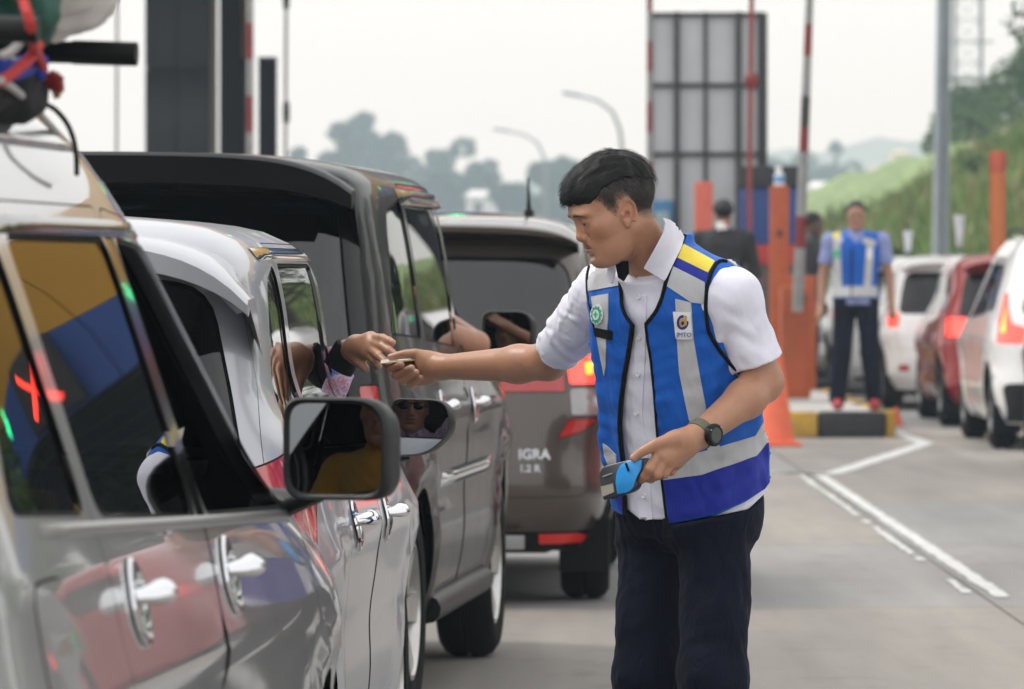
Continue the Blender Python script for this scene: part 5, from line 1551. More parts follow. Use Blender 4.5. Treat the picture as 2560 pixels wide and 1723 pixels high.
def handL(p):
    A = lambda x, y, Y: MM(x, y, Y)
    d = chain(p, [wrL, A(1712, 1107, 11.935)], [.029, .028])
    for mc, r in ((A(1648, 1133, 11.905), .0155), (A(1660, 1146, 11.905), .016), (A(1677, 1155, 11.915), .0155), (A(1692, 1157, 11.935), .0145)):
        d = smin(d, cap(p, A(1712, 1108, 11.935), mc, .024, r), .016)
    d = smin(d, ell(p, A(1690, 1098, 11.915), (.026, .016, .017)), .016)
    th = chain(p, [A(1692, 1096, 11.91), A(1642, 1110, 11.895), A(1608, 1128, 11.89), A(1584, 1145, 11.892)], [.017, .0125, .0108, .0085])
    d = smin(d, th, .010)
    F_ = [([A(1648, 1135, 11.903), A(1624, 1172, 11.888), A(1612, 1190, 11.90), A(1604, 1200, 11.915)], [.0122, .0112, .0102, .0088]),
          ([A(1660, 1148, 11.903), A(1642, 1186, 11.895), A(1627, 1196, 11.915), A(1612, 1196, 11.94)], [.0122, .011, .010, .0088]),
          ([A(1677, 1156, 11.913), A(1660, 1184, 11.91), A(1640, 1190, 11.935), A(1622, 1188, 11.96)], [.0118, .0108, .0098, .0085]),
          ([A(1692, 1158, 11.933), A(1678, 1178, 11.935), A(1656, 1182, 11.96), A(1638, 1178, 11.975)], [.0108, .0095, .0085, .0075])]
    for pts, rs in F_:
        d = smin(d, chain(p, pts, rs, .004), .0035)
    return d
def skin_sdf(p):
    d = torso(p, ta, tb, np.interp(p[:, 2], [.80, .92], [-.035, 0]))
    d = smin(d, cap(p, NECK0, NECK1, .062, .051), .03)
    d = smin(d, cap(p, MM(1700, 705, 12.17), shL, .05, .056), .03); d = smin(d, cap(p, MM(1620, 705, 12.25), shR, .05, .054), .03)
    d = smin(d, near(p, HDC, .17, lambda q: head_sdf(to_head(q)) * HS), .012)
    mL = elL * .55 + wrL * .45; mR = elR * .55 + wrR * .45
    aL = smin(cap(p, shL, elL, .052, .041), chain(p, [elL, elL * .72 + wrL * .28 + np.array([0, -.004, -.004]), wrL], [.041, .0415, .0275], .02), .02)
    aR = smin(cap(p, shR, elR, .052, .041), chain(p, [elR, elR * .72 + wrR * .28 + np.array([0, 0, -.003]), wrR], [.041, .0415, .0275], .02), .02)
    d = smin(d, aL, .015); d = smin(d, aR, .015)
    d = smin(d, near(p, MM(1030, 920, 12.83), .16, handR), .014)
    d = smin(d, near(p, MM(1665, 1140, 11.92), .16, handL), .014)
    # legs inside the trousers keep the figure whole
    for hip, kn, an in LEGS:
        d = np.minimum(d, chain(p, [hip, kn, an], [.072, .05, .035]))
    return d
hipL, kneeL, ankL = MM(1790, 1350, 12.22), MM(1782, 1690, 12.17), MM(1782, 2130, 12.22)
hipR, kneeR, ankR = MM(1642, 1350, 12.38), MM(1622, 1690, 12.33), MM(1612, 2130, 12.38)
LEGS = [(hipL, kneeL, ankL), (hipR, kneeR, ankR)]

def bend_wrinkle(p, c, ax, r, amp, k):
    """creases across a limb close to a joint"""
    d = p - c; t = d @ ax
    return amp * np.exp(-(np.linalg.norm(d, axis=1) / r) ** 2) * np.sin(t * k + 2 * np.sin(p[:, 0] * 60 + p[:, 2] * 40))

hemL0, hemR0 = MM(1899, 905, 12.095), MM(1397, 868, 12.565)
def unit(v): return v / np.linalg.norm(v)
axL, axR = unit(elL - shL), unit(elR - shR)
def sleeve(p, sh, hem, ax, r0, r1, seed, el=None):
    c = cap(p, sh, hem + ax * .05, r0, r1)
    c = c + .0055 * wrinkle(p, 24, seed) + .0025 * wrinkle(p, 60, seed + 1)
    c = np.minimum(c, cap(p, sh, el, .054, .043) - .0085)
    return np.maximum(c, (p - hem) @ ax)
def hemcut(p): # shirt tail height in front
    x = pix(p)[:, 0]
    return np.interp(x, [1540, 1560, 1600, 1660, 1790, 1870, 1915, 1950], [zpx(1258), zpx(1270), zpx(1300), zpx(1299), zpx(1287), zpx(1272), zpx(1232), zpx(1210)])
def vestcut(p):
    x = pix(p)[:, 0]
    return np.interp(x, [1500, 1560, 1673, 1790, 1864, 1912, 1940], [zpx(1270), zpx(1292), zpx(1309), zpx(1285), zpx(1252), zpx(1222), zpx(1188)])
def shirt_sdf(p):
    w = .0035 * wrinkle(p, 17, 5) + .0018 * wrinkle(p, 45, 6)
    t = torso(p, ta, tb, .011) + w
    t = smin(t, cap(p, NECK0 + np.array([0, 0, -.03]), NECK0 * .45 + NECK1 * .55, .080, .071), .02)
    t = smin(t, cap(p, MM(1700, 712, 12.17), shL, .058, .066), .03); t = smin(t, cap(p, MM(1620, 712, 12.25), shR, .058, .066), .03)
    ang = (p - NECK0) @ unit(NECK1 - NECK0)
    t = np.maximum(t, ang - .062)
    t = np.maximum(t, hemcut(p) - p[:, 2])
    # open collar: a V of skin below the chin
    t = smax(t, -np.maximum(poly_sd(p, VNECK), -(p - MM(1640, 690, 12.15)) @ n_c), .003)
    s = smin(sleeve(p, shL, hemL0, axL, .061, .053, 11, elL), sleeve(p, shR, hemR0, axR, .066, .050, 13, elR), .001)
    d = smin(t, s, .02)
    d = d + bend_wrinkle(p, MM(1490, 850, 12.46), axR, .09, .006, 95) + bend_wrinkle(p, MM(1800, 840, 12.1), axL, .09, .005, 90)
    return d
def poly_sd(p, poly):
    """signed distance (metres) from the picture outline 'poly' carried along the line of sight; negative inside"""
    q = pix(p); out = np.full(len(p), 1e9); ins = in_poly(q, poly)
    for i in range(len(poly)):
        a, b = poly[i], poly[(i + 1) % len(poly)]
        ab = b - a; t = np.clip(((q - a) @ ab) / max(ab @ ab, 1e-9), 0, 1)
        out = np.minimum(out, np.hypot(q[:, 0] - a[0] - t * ab[0], q[:, 1] - a[1] - t * ab[1]))
    return np.where(ins, -out, out) * p[:, 1] / F_PX
VNECK = np.array([(1566, 640), (1575, 668), (1590, 698), (1607, 670), (1632, 630), (1656, 560), (1600, 540)], float)
OPEN = np.array([(1549, 700), (1553, 735), (1554, 765), (1563, 790), (1581, 812), (1578, 840), (1570, 890), (1561, 940), (1553, 1000), (1549, 1060), (1552, 1110), (1558, 1160), (1560, 1220), (1562, 1300), (1562, 1345),
                 (1682, 1345), (1666, 1300), (1658, 1230), (1652, 1180), (1646, 1120), (1641, 1060), (1635, 980), (1627, 900), (1618, 850), (1614, 812), (1640, 780), (1655, 745), (1664, 705), (1668, 690), (1690, 640), (1710, 598), (1712, 560), (1660, 500), (1590, 540), (1545, 630)], float)
def vest_outer(p):
    fold = .012 * wrinkle(p * np.array([1, 1, .2]), 27, 21) + .005 * wrinkle(p, 30, 22)
    fold = fold + .011 * (.45 - np.abs(wrinkle(p * np.array([1, 1, .18]), 19, 27)))
    t = torso(p, ga, gb, .008) + fold
    t = smin(t, torso(p, ta, tb, .0195) + .0035 * wrinkle(p, 17, 5) + .0018 * wrinkle(p, 45, 6), .012)
    t = smin(t, cap(p, MM(1706, 690, 12.17), MM(1800, 716, 12.10), .058, .058), .04)
    t = smin(t, cap(p, MM(1600, 700, 12.24), MM(1540, 720, 12.31), .056, .056), .04)
    return t
def vest_sdf(p):
    o = vest_outer(p)
    d = np.maximum(o, -(o + .009))
    d = np.maximum(d, vestcut(p) - p[:, 2])
    front = -((p - np.stack([tcx(np.clip(p[:, 2], .7, 1.41)), tcy(np.clip(p[:, 2], .7, 1.41)), p[:, 2]], 1)) @ n_c) - .0
    d = np.maximum(d, -np.maximum(poly_sd(p, OPEN), front))
    nk = cap(p, NECK0 + np.array([.01, .02, -.02]), NECK1, .082, .082)
    d = np.maximum(d, -nk)
    d = np.maximum(d, -(cap(p, shL - axL * .0, hemL0 + axL * .1, .064, .05)))
    d = np.maximum(d, -(cap(p, shR, hemR0 + axR * .1, .066, .05)))
    return d
def trouser_sdf(p):
    w = .006 * wrinkle(p * np.array([1, 1, .6]), 16, 31) + .003 * wrinkle(p, 40, 32)
    t = torso(p, ta, tb, np.interp(p[:, 2], [.755, .85], [-.018, .003]))
    w = w * np.clip((.82 - p[:, 2]) / .07, 0, 1)
    t = np.maximum(t, p[:, 2] - .86)
    for hip, kn, an in LEGS:
        t = smin(t, chain(p, [hip + np.array([0, 0, .03]), kn, an + np.array([0, 0, -.02])], [.080, .074, .064], .03), .05)
    t = smin(t, cap(p, hipL + np.array([-.02, 0, .07]), hipR + np.array([.02, 0, .07]), .098, .098), .04)
    t = t + w
    zc = np.minimum(vestcut(p), hemcut(p)) - .004
    t = np.maximum(t, np.minimum(torso(p, ta, tb, .004), (p[:, 2] - zc) * 2))
    return np.maximum(t, .055 - p[:, 2])

MAN_BASE = Vector(((1715 - CX) / F_PX * 12.28, 12.28, 0))
man = empty('person', MAN_BASE, 0, 'young man in blue reflective vest handing a card to a driver', 'person')
SKIN = np.array((.425, .212, .124))
M_SKIN = skin_mat('skin', tuple(SKIN))
lo, hi = np.array((-.36, 11.78, .03)), np.array((.66, 12.95, 1.66))
body, BV = sdf_obj('body', skin_sdf, lo, hi, .0036 if DRAFT else .0029, M_SKIN, man, MAN_BASE)
q = to_head(BV); tone = np.tile(SKIN, (len(BV), 1))
mh_ = np.linalg.norm(q, axis=1) < .19
tone[mh_] = head_tone(q[mh_], SKIN, beard=.85)
# cropped fade at the sides and nape
lowf = pchip([-.12, -.09, -.05, -.022, -.004, .012, .024, .036, .055, .075, .12], [-.060, -.060, -.052, -.026, .008, .006, -.020, -.006, .026, .040, .05])
wf = np.clip((q[:, 2] - lowf(q[:, 0])) / .034, 0, 1) ** .75 * mh_ * (q[:, 2] > -.065)
ear = np.exp(-(((np.abs(q[:, 1]) - .080) / .010) ** 2 + ((q[:, 0] + .003) / .019) ** 2 + ((q[:, 2] + .015) / .026) ** 2))
wf = np.clip(wf * (1 - np.clip(ear * 1.6, 0, 1)), 0, .97)[:, None]
tone = tone * (1 - wf) + np.array((.010, .008, .007)) * wf
eL = np.clip(ear * 1.2, 0, 1)[:, None] * mh_[:, None]; tone = tone * (1 - eL * .5) + tone * np.array((1.1, .80, .74)) * eL * .5
for tip in (MM(976, 892, 12.825), MM(1580, 1146, 11.89), MM(1029, 918, 12.795), MM(1041, 931, 12.792), MM(1604, 1201, 11.915)):
    w = np.exp(-(np.linalg.norm(BV - tip, axis=1) / .010) ** 2)[:, None]; tone = tone * (1 - .75 * w) + np.array((.58, .36, .29)) * .75 * w
set_tone(body, tone)

# eyes
M_EYE = mat('eye white', (.40, .36, .34), .15, coat=1); M_IRIS = mat('dark iris', (.02, .012, .008), .1, coat=1)
for sd in (1, -1):
    b = MB(); c = from_head((.0835, sd * .0325, -.0092)); b.ball(c - np.array(MAN_BASE), .0106, 16, 10); b.build('eye', M_EYE, man)
    b = MB(); b.ball(from_head((.0895, sd * .0325 + .0008, -.0100)) - np.array(MAN_BASE), .0062, 12, 8); b.build('iris', M_IRIS, man)

# hair
umin = pchip([-.125, -.10, -.06, -.02, .02, .045, .062, .075, .09, .105, .13], [.024, .030, .048, .060, .058, .045, .031, .028, .031, .035, .036])
def hair_sdf(p):
    q = to_head(p)
    d = ell(q, (-.007, 0, .040), (.1030, .0800, .0905))
    d = smin(d, ell(q, (.051, 0, .058), (.0575, .060, .046)), .03)
    st = np.sin(q[:, 1] * 420 + 3 * np.sin(q[:, 0] * 22)) * .0006 + np.sin(q[:, 1] * 210 + 2 * np.sin(q[:, 0] * 31 + 2)) * .0010 + .0016 * wrinkle(q, 40, 44)
    d = d + st
    jag = .002 * np.sin(q[:, 1] * 300 + q[:, 0] * 130) + .002 * np.sin(q[:, 1] * 130 - q[:, 0] * 210)
    return smax(d, (umin(q[:, 0]) + jag) - q[:, 2], .010)
M_HAIR = mat('black hair', (.0065, .0055, .005), .45, var=.3, vscale=120, spec=.3)
sdf_v, sdf_f, sdf_n = sdf_mesh(hair_sdf, HDC - .17, HDC + .19, .003)
Vh = [tuple(v) for v in sdf_v - np.array(MAN_BASE)]; Fh = [tuple(f) for f in sdf_f]
r = np.random.default_rng(5)
qh = to_head(sdf_v); nh = sdf_n @ HR
sel = r.choice(len(qh), 5200)
for i in sel:
    q0 = qh[i]; n0 = nh[i]
    if q0[2] < umin(q0[0]) + .006 or n0[2] < -.2: continue
    flow = np.array([.9, .25 * np.sign(q0[1]) * abs(q0[1]) / .08, -.15]) if q0[0] > -.05 else np.array([-.45, .4 * q0[1] / .08, -.8])
    flow = flow + r.normal(0, .14, 3); flow -= n0 * (flow @ n0); flow /= np.linalg.norm(flow)
    L_ = r.uniform(.014, .034); lift = r.uniform(.0004, .0045) if r.random() < .97 else r.uniform(.005, .008)
    sd_ = np.cross(n0, flow) * r.uniform(.0004, .0009)
    pts = [q0 - n0 * .001, q0 + flow * L_ * .4 + n0 * lift, q0 + flow * L_ * .75 + n0 * (lift * .9 - L_ * L_ * .8 * .5), q0 + flow * L_ + n0 * (lift * .6 - L_ * L_ * 1.6)]
    k0 = len(Vh)
    for j, pt in enumerate(pts):
        s_ = sd_ * (1 - j / 3.4)
        for t_ in (pt - s_, pt + s_): Vh.append(tuple(from_head(t_) - np.array(MAN_BASE)))
    for j in range(3): Fh.append((k0 + 2 * j, k0 + 2 * j + 1, k0 + 2 * j + 3, k0 + 2 * j + 2))
bsel = np.nonzero(mh_ & (q[:, 2] > lowf(q[:, 0]) + .004) & (q[:, 2] < umin(q[:, 0]) + .008) & (q[:, 0] < .06) & (ear < .3))[0]
GB = None
for i in r.choice(bsel, min(2600, len(bsel)), replace=False):
    q0 = q[i]; n0 = q0 * np.array((1, 1.3, 1)) - np.array((0, 0, .03)); n0 = n0 / np.linalg.norm(n0)
    flow = np.array([-.35, .1 * np.sign(q0[1]), -.9]) + r.normal(0, .25, 3); flow -= n0 * (flow @ n0); flow /= np.linalg.norm(flow)
    up_ = np.clip((q0[2] - lowf(q0[0])) / (umin(q0[0]) - lowf(q0[0]) + 1e-6), 0, 1)
    L_ = .003 + .008 * up_ * r.uniform(.6, 1.3); sd_ = np.cross(n0, flow) * .00042
    k0 = len(Vh)
    for pt, s_ in ((q0 + n0 * .0002, 1), (q0 + flow * L_ + n0 * .0012, .4)):
        for t_ in (pt - sd_ * s_, pt + sd_ * s_): Vh.append(tuple(from_head(t_) - np.array(MAN_BASE)))
    Fh.append((k0, k0 + 1, k0 + 3, k0 + 2))
mk('hair', Vh, Fh, M_HAIR, man)

def cloth_mat(name, col, rough=.8, var=.06, weave=900, bump=.08, sheen=.15, spec=.25, crease=.5):
    m = mat(name, col, rough, var=var, vscale=14, bump=bump, bscale=weave, sheen=sheen, spec=spec)
    nt = m.node_tree; b = nt.nodes['Principled BSDF']
    t = nt.nodes.new('ShaderNodeTexCoord'); mp_ = nt.nodes.new('ShaderNodeMapping'); mp_.inputs['Scale'].default_value = (1, 1, .45); mp_.inputs['Rotation'].default_value = (.2, .35, 0)
    n = nt.nodes.new('ShaderNodeTexNoise'); n.inputs['Scale'].default_value = 22; n.inputs['Detail'].default_value = 3; n.inputs['Distortion'].default_value = .8
    bp = nt.nodes.new('ShaderNodeBump'); bp.inputs['Strength'].default_value = crease; bp.inputs['Distance'].default_value = .012
    old = b.inputs['Normal'].links[0].from_socket
    nt.links.new(t.outputs['Object'], mp_.inputs[0]); nt.links.new(mp_.outputs[0], n.inputs['Vector']); nt.links.new(n.outputs['Fac'], bp.inputs['Height'])
    nt.links.new(old, bp.inputs['Normal']); nt.links.new(bp.outputs[0], b.inputs['Normal'])
    return m
M_SHIRT = cloth_mat('white shirt cotton', (.76, .75, .84), crease=.28)
M_VEST = cloth_mat('bright blue vest fabric', (.003, .098, .46), .55, sheen=.03, spec=.3)
M_ROYAL = cloth_mat('royal blue vest fabric', (.010, .022, .30), .55, sheen=.03, spec=.3)
M_TAPE = cloth_mat('grey reflective tape', (.47, .47, .48), .5, spec=.5)
M_YTAPE = cloth_mat('yellow vest fabric', (.80, .62, .06), .6)
M_PIPE = cloth_mat('black piping', (.005, .005, .006), .7, sheen=.02, spec=.12)
M_TROU = cloth_mat('dark navy trousers', (.005, .006, .017), .8, var=.15, sheen=.03, spec=.12, crease=.9)
hc = .0044 if DRAFT else .0036
shirt, _ = sdf_obj('shirt', shirt_sdf, (-.02, 11.9, .76), (.66, 12.80, 1.47), hc, M_SHIRT, man, MAN_BASE)
vest, _ = sdf_obj('vest', vest_sdf, (.10, 11.95, .76), (.64, 12.55, 1.45), hc, M_VEST, man, MAN_BASE)
trou, _ = sdf_obj('trousers', trouser_sdf, (.1, 11.95, .03), (.66, 12.62, .90), .006, M_TROU, man, MAN_BASE)
for kn, an in ((kneeL, ankL), (kneeR, ankR)):
    b = MB(); c = an + n_c * .07; fr = Matrix(((n_c[0], l_c[0], 0), (n_c[1], l_c[1], 0), (0, 0, 1)))
    b.ball(Vector(c) - MAN_BASE + Vector((0, 0, .045 - c[2])), (.15, .052, .05), 18, 10, fr.to_4x4()); b.box(*[(tuple(Vector(c) - MAN_BASE + Vector((-.06, -.05, -c[2])))), tuple(Vector(c) - MAN_BASE + Vector((.06, .05, .03 - c[2])))], bev=.01)
    b.build('shoe', mat('black shoe leather', (.012, .012, .012), .35), man)

# --- sewn-on pieces: traced outlines laid onto the cloth
YR = [11.6, 13.0]
def march(xy, f, n=60):
    """first point of the surface f on the sight line through each picture point"""
    y0, y1 = YR
    d = np.stack([(xy[:, 0] - CX) / F_PX, np.ones(len(xy)), (HY - xy[:, 1]) / F_PX], 1)
    o = np.array([0, 0, CAM_H]); t = np.full(len(xy), y0)
    for _ in range(n): t = np.minimum(t + np.clip(f(o + d * t[:, None]) * .8, -.02, .05), y1)
    return o + d * t[:, None], t < y1 - 1e-3
def patch(name, pts, f, m, off=.002, step=5.0, r=2.0, parent=None, thick=.002):
    poly = rpoly([(x, y) for x, y in pts], r, step=step)
    lo_, hi_ = poly.min(0), poly.max(0)
    gx_, gy_ = np.meshgrid(np.arange(lo_[0], hi_[0], step), np.arange(lo_[1], hi_[1], step), indexing='ij')
    g = np.stack([gx_.ravel(), gy_.ravel()], 1); g = g[in_poly(g, poly)]
    if len(g): g = g[np.sqrt(((g[:, None] - poly[None]) ** 2).sum(-1)).min(1) > step * .45]
    allp = np.concatenate([poly, g]) if len(g) else poly
    k = len(poly)
    vo, _, fo, *_ = delaunay_2d_cdt([Vector(p) for p in allp], [(i, (i + 1) % k) for i in range(k)], [], 1, 1e-5)
    vo = np.array([tuple(p) for p in vo]); fo = np.array([tuple(q_) for q_ in fo if len(q_) == 3])
    W, hit = march(vo, f)
    G = np.stack([(f(W + np.eye(3)[a] * .004) - f(W - np.eye(3)[a] * .004)) for a in range(3)], 1); G /= np.linalg.norm(G, axis=1)[:, None] + 1e-12
    fo = fo[hit[fo].all(1)]
    yr = W[fo][:, :, 1]; fo = fo[(yr.max(1) - yr.min(1)) < .05]
    par = list(range(len(W)))
    def find(i):
        while par[i] != i: par[i] = par[par[i]]; i = par[i]
        return i
    for t_ in fo:
        r0 = find(t_[0]); par[find(t_[1])] = r0; par[find(t_[2])] = r0
    rt_ = np.array([find(t_[0]) for t_ in fo]); big = np.bincount(rt_).argmax(); fo = fo[rt_ == big]
    a = W[fo]; nn = np.cross(a[:, 1] - a[:, 0], a[:, 2] - a[:, 0]); flip = (nn * G[fo[:, 0]]).sum(1) < 0
    fo[flip] = fo[flip][:, ::-1]
    top = W + G * off; n = len(W)
    # rim so the piece has thickness
    from collections import Counter
    ec = Counter(); own = {}
    for t_ in fo:
        for i in range(3):
            e = (t_[i], t_[(i + 1) % 3]); ec[tuple(sorted(e))] += 1; own[tuple(sorted(e))] = e
    rim = [own[e] for e, c_ in ec.items() if c_ == 1]
    F = [tuple(t_) for t_ in fo] + [(e[1], e[0], e[0] + n, e[1] + n) for e in rim]
    VV = np.concatenate([top, W - G * thick]) - np.array(MAN_BASE)
    used = np.unique(np.concatenate([np.array(f_) for f_ in F])); mp_ = np.full(len(VV), -1); mp_[used] = np.arange(len(used))
    o = mk(name, VV[used], [tuple(int(mp_[i]) for i in f_) for f_ in F], m, parent or man, True)
    o.data.set_sharp_from_angle(angle=math.radians(45))
    return o
def piping(name, pts, f, r=.0035, m=None, parent=None, off=.001):
    d = rpoly([(x, y) for x, y in pts], 3, step=6)
    n_close = int(np.argmin(((d - np.array(pts[-1])) ** 2).sum(1))) + 1
    xy = []
    for i in range(len(pts) - 1):
        a, c = np.array(pts[i], float), np.array(pts[i + 1], float); k = max(1, int(np.linalg.norm(c - a) / 6))
        xy += [a + (c - a) * j / k for j in range(k)]
    xy.append(np.array(pts[-1], float)); xy = np.array(xy)
    for _ in range(3): xy[1:-1] = (xy[:-2] + xy[1:-1] * 2 + xy[2:]) / 4
    W, hit = march(xy, f); W = W[hit]
    y = W[:, 1].copy()
    for _ in range(4): y[1:-1] = (y[:-2] + 2 * y[1:-1] + y[2:]) / 4
    W[:, 1] = y - off
    b = MB(); b.tube([Vector(w) - MAN_BASE for w in W], r, 8)
    return b.build(name, m or M_PIPE, parent or man)
fv = vest_outer
def f_all(p): return np.minimum(np.maximum(vest_outer(p), vestcut(p) - p[:, 2]), shirt_sdf(p))
T_ = M_TAPE
patch('reflective_band', [(1684, 667), (1762, 706), (1762, 760), (1728, 756), (1668, 716)], fv, T_, .0025)
patch('shoulder_stripe', [(1691, 645), (1770, 683), (1762, 705), (1685, 666)], fv, M_ROYAL, .002)
patch('shoulder_stripe', [(1706, 611), (1787, 655), (1770, 683), (1691, 645)], fv, M_YTAPE, .003)
patch('back_band', [(1756, 596), (1786, 607), (1830, 645), (1842, 668), (1815, 650), (1780, 622)], fv, T_, .003)
patch('reflective_band', [(1689, 747), (1728, 757), (1734, 847), (1748, 930), (1767, 1030), (1800, 1118), (1772, 1128), (1722, 1050), (1698, 930), (1692, 847)], fv, T_, .0022)
patch('reflective_band', [(1652, 1150), (1703, 1143), (1786, 1121), (1887, 1090), (1908, 1054), (1930, 1040), (1940, 1100), (1914, 1108), (1889, 1140), (1755, 1187), (1660, 1200)], fv, T_, .003)
patch('lower_panel', [(1660, 1201), (1755, 1188), (1889, 1141), (1915, 1108), (1950, 1090), (1950, 1182), (1931, 1192), (1912, 1222), (1864, 1250), (1790, 1283), (1675, 1306)], fv, M_ROYAL, .0015)
patch('reflective_band', [(1470, 675), (1500, 668), (1530, 664), (1552, 700), (1549, 714), (1472, 728)], fv, T_, .0025)
patch('shoulder_stripe', [(1474, 655), (1530, 645), (1530, 664), (1500, 668), (1470, 675)], fv, M_ROYAL, .002)
patch('reflective_band', [(1479, 742), (1522, 734), (1521, 800), (1516, 850), (1515, 915), (1511, 940), (1499, 880), (1486, 800)], fv, T_, .002)
patch('reflective_band', [(1508, 1108), (1522, 1118), (1541, 1138), (1543, 1168), (1525, 1172), (1512, 1140)], fv, T_, .0025)
patch('lower_panel', [(1520, 1172), (1543, 1168), (1556, 1170), (1560, 1285), (1548, 1275), (1530, 1210)], fv, M_ROYAL, .0015)
patch('chest_tab', [(1486, 818), (1532, 827), (1531, 850), (1490, 841)], fv, M_PIPE, .004)
for pts in ([(1549, 700), (1553, 735), (1554, 765), (1563, 790), (1581, 813)], ):
    piping('piping', pts, fv, .0042)
piping('zip_tape', [(1581, 813), (1578, 840), (1570, 890), (1561, 940), (1553, 1000), (1549, 1060), (1552, 1110), (1558, 1160), (1560, 1220), (1562, 1288)], fv, .0058)  # black zip tape widened to stand for the shadowed gap beside it
piping('piping', [(1712, 588), (1692, 640), (1668, 692), (1664, 708), (1655, 745), (1640, 780), (1614, 812)], fv, .0045)
piping('zip_tape', [(1614, 812), (1618, 850), (1627, 900), (1635, 980), (1641, 1060), (1646, 1120), (1652, 1180), (1658, 1230), (1667, 1306)], fv, .0032)
piping('piping', [(1818, 655), (1806, 650), (1796, 651), (1779, 678), (1767, 720), (1764, 770), (1770, 825), (1782, 850), (1800, 878), (1830, 915), (1856, 938)], f_all, .0045)
piping('piping', [(1474, 660), (1467, 690), (1468, 730), (1478, 780), (1486, 818)], f_all, .0035)
b = MB(); zt = march(np.array([(1664, 1300)]), fv)[0][0]
b.box(tuple(Vector(zt) - MAN_BASE + Vector((-.006, -.012, -.035))), tuple(Vector(zt) - MAN_BASE + Vector((.006, -.004, .004))), .002); b.build('zip_pull', M_PIPE, man)
fs = shirt_sdf
patch('placket', [(1590, 738), (1618, 738), (1616, 800), (1614, 887), (1608, 1000), (1607, 1040), (1618, 1100), (1633, 1297), (1601, 1300), (1592, 1206), (1579, 1060), (1583, 1000), (1587, 916)], fs, M_SHIRT, .0028)
M_BUT = mat('white button', (.72, .74, .72), .25, coat=.5)
for x, y in ((1598, 743), (1600, 844), (1598, 936), (1593, 1033), (1612, 1240)):
    w = march(np.array([(x, y)], float), fs)[0][0]; c_ = Vector(w) - MAN_BASE + Vector(n_c) * .0045
    Mx = Matrix.Translation(c_) @ Vector(n_c).to_track_quat('Z', 'Y').to_matrix().to_4x4()
    b = MB(); b.lathe([(0, .0002), (.003, .0), (.0042, .0016), (.0055, .0016), (.006, 0), (.006, -.002)], 16, Mx); b.build('button', M_BUT, man)
# collar flaps on a softened neck form
def fcol(p):
    t = torso(p, ta, tb, .012)
    t = smin(t, cap(p, NECK0 + np.array([0, 0, -.02]), NECK0 * .1 + NECK1 * .9, .084, .080), .035)
    t = smin(t, cap(p, MM(1706, 690, 12.17), MM(1800, 716, 12.10), .062, .058), .04)
    return t
patch('collar', [(1609, 667), (1630, 628), (1654, 582), (1658, 560), (1652, 546), (1668, 551), (1690, 570), (1704, 594), (1700, 618), (1664, 703)], fcol, M_SHIRT, .007, thick=-.004, step=4)
patch('collar', [(1527, 660), (1541, 650), (1544, 672), (1541, 694), (1537, 707), (1529, 692)], fcol, M_SHIRT, .010, thick=-.006, step=4)
patch('collar_lining', [(1541, 652), (1572, 650), (1574, 680), (1563, 700), (1549, 690)], fcol, M_PIPE, .006, thick=-.003, step=4)

# badges
M_BW = mat('badge white', (.78, .78, .82), .5); M_BN = mat('badge navy', (.015, .03, .18), .5); M_BGOLD = mat('badge ochre', (.55, .33, .09), .5)
M_GR = mat('badge green', (.05, .42, .22), .5); M_BTX = mat('badge lettering', (.05, .12, .35), .5)
patch('name_badge', [(1684, 779), (1728, 781), (1731, 847), (1691, 845)], fv, M_BW, .006, thick=-.003)
def ring_pts(cx, cy, rx, ry, a0=0, a1=2 * math.pi, n=26): return [(cx + rx * math.cos(a), cy + ry * math.sin(a)) for a in np.linspace(a0, a1, n, endpoint=(a1 - a0) < 6.28)]
def arc_band(cx, cy, r0, r1, a0, a1, sx=.92):
    A_ = np.linspace(math.radians(a0), math.radians(a1), 18)
    return [(cx + sx * r1 * math.cos(a), cy - r1 * 1.18 * math.sin(a)) for a in A_] + [(cx + sx * r0 * math.cos(a), cy - r0 * 1.18 * math.sin(a)) for a in A_[::-1]]
bc = (1708, 805)
patch('emblem', arc_band(bc[0], bc[1], 9.5, 15.5, 75, 375), fv, M_BN, .0068, step=3, r=.2, thick=-.005)
patch('emblem', arc_band(bc[0], bc[1] + 1, 4.8, 9.2, 20, 340), fv, M_BGOLD, .0068, step=3, r=.2, thick=-.005)
patch('emblem', [(1712, 790), (1715, 787), (1719, 790), (1718, 812), (1714, 812)], fv, M_BGOLD, .0072, step=3, r=.2, thick=-.005)
patch('emblem', ring_pts(bc[0], bc[1] + 1, 4.0, 4.8), fv, M_BN, .0068, step=3, r=.2, thick=-.005)
w = march(np.array([(1711.5, 835.5)]), fv)[0][0]; w2 = march(np.array([(1730, 836)]), fv)[0][0]; w0 = march(np.array([(1694, 835)]), fv)[0][0]; w3 = march(np.array([(1711, 800)]), fv)[0][0]
rt = Vector(w2 - w0).normalized(); up = Vector(w3 - w).normalized(); up = (up - rt * up.dot(rt)).normalized(); nn = rt.cross(up)
o_ = Vector(w) - MAN_BASE + nn * .0066
text_mesh('lettering', 'JMTO', .0135, M_BTX, Matrix(((rt.x, up.x, nn.x, o_.x), (rt.y, up.y, nn.y, o_.y), (rt.z, up.z, nn.z, o_.z), (0, 0, 0, 1))), man, .0006)
gc = (1495.5, 786)
patch('safety_badge', ring_pts(gc[0], gc[1], 15.5, 25), fv, M_BW, .005, step=3, r=.2, thick=-.003)
gear = []
for k in range(44):
    a = 2 * math.pi * k / 44; rr_ = 1.0 if k % 4 < 2 else .84
    gear.append((gc[0] + 14 * rr_ * math.cos(a), gc[1] + 22.5 * rr_ * math.sin(a)))
patch('safety_badge', gear, fv, M_GR, .0058, step=3, r=.1, thick=-.0045)
patch('safety_badge', ring_pts(gc[0], gc[1], 8.2, 13.2), fv, M_BW, .0066, step=3, r=.2, thick=-.005)
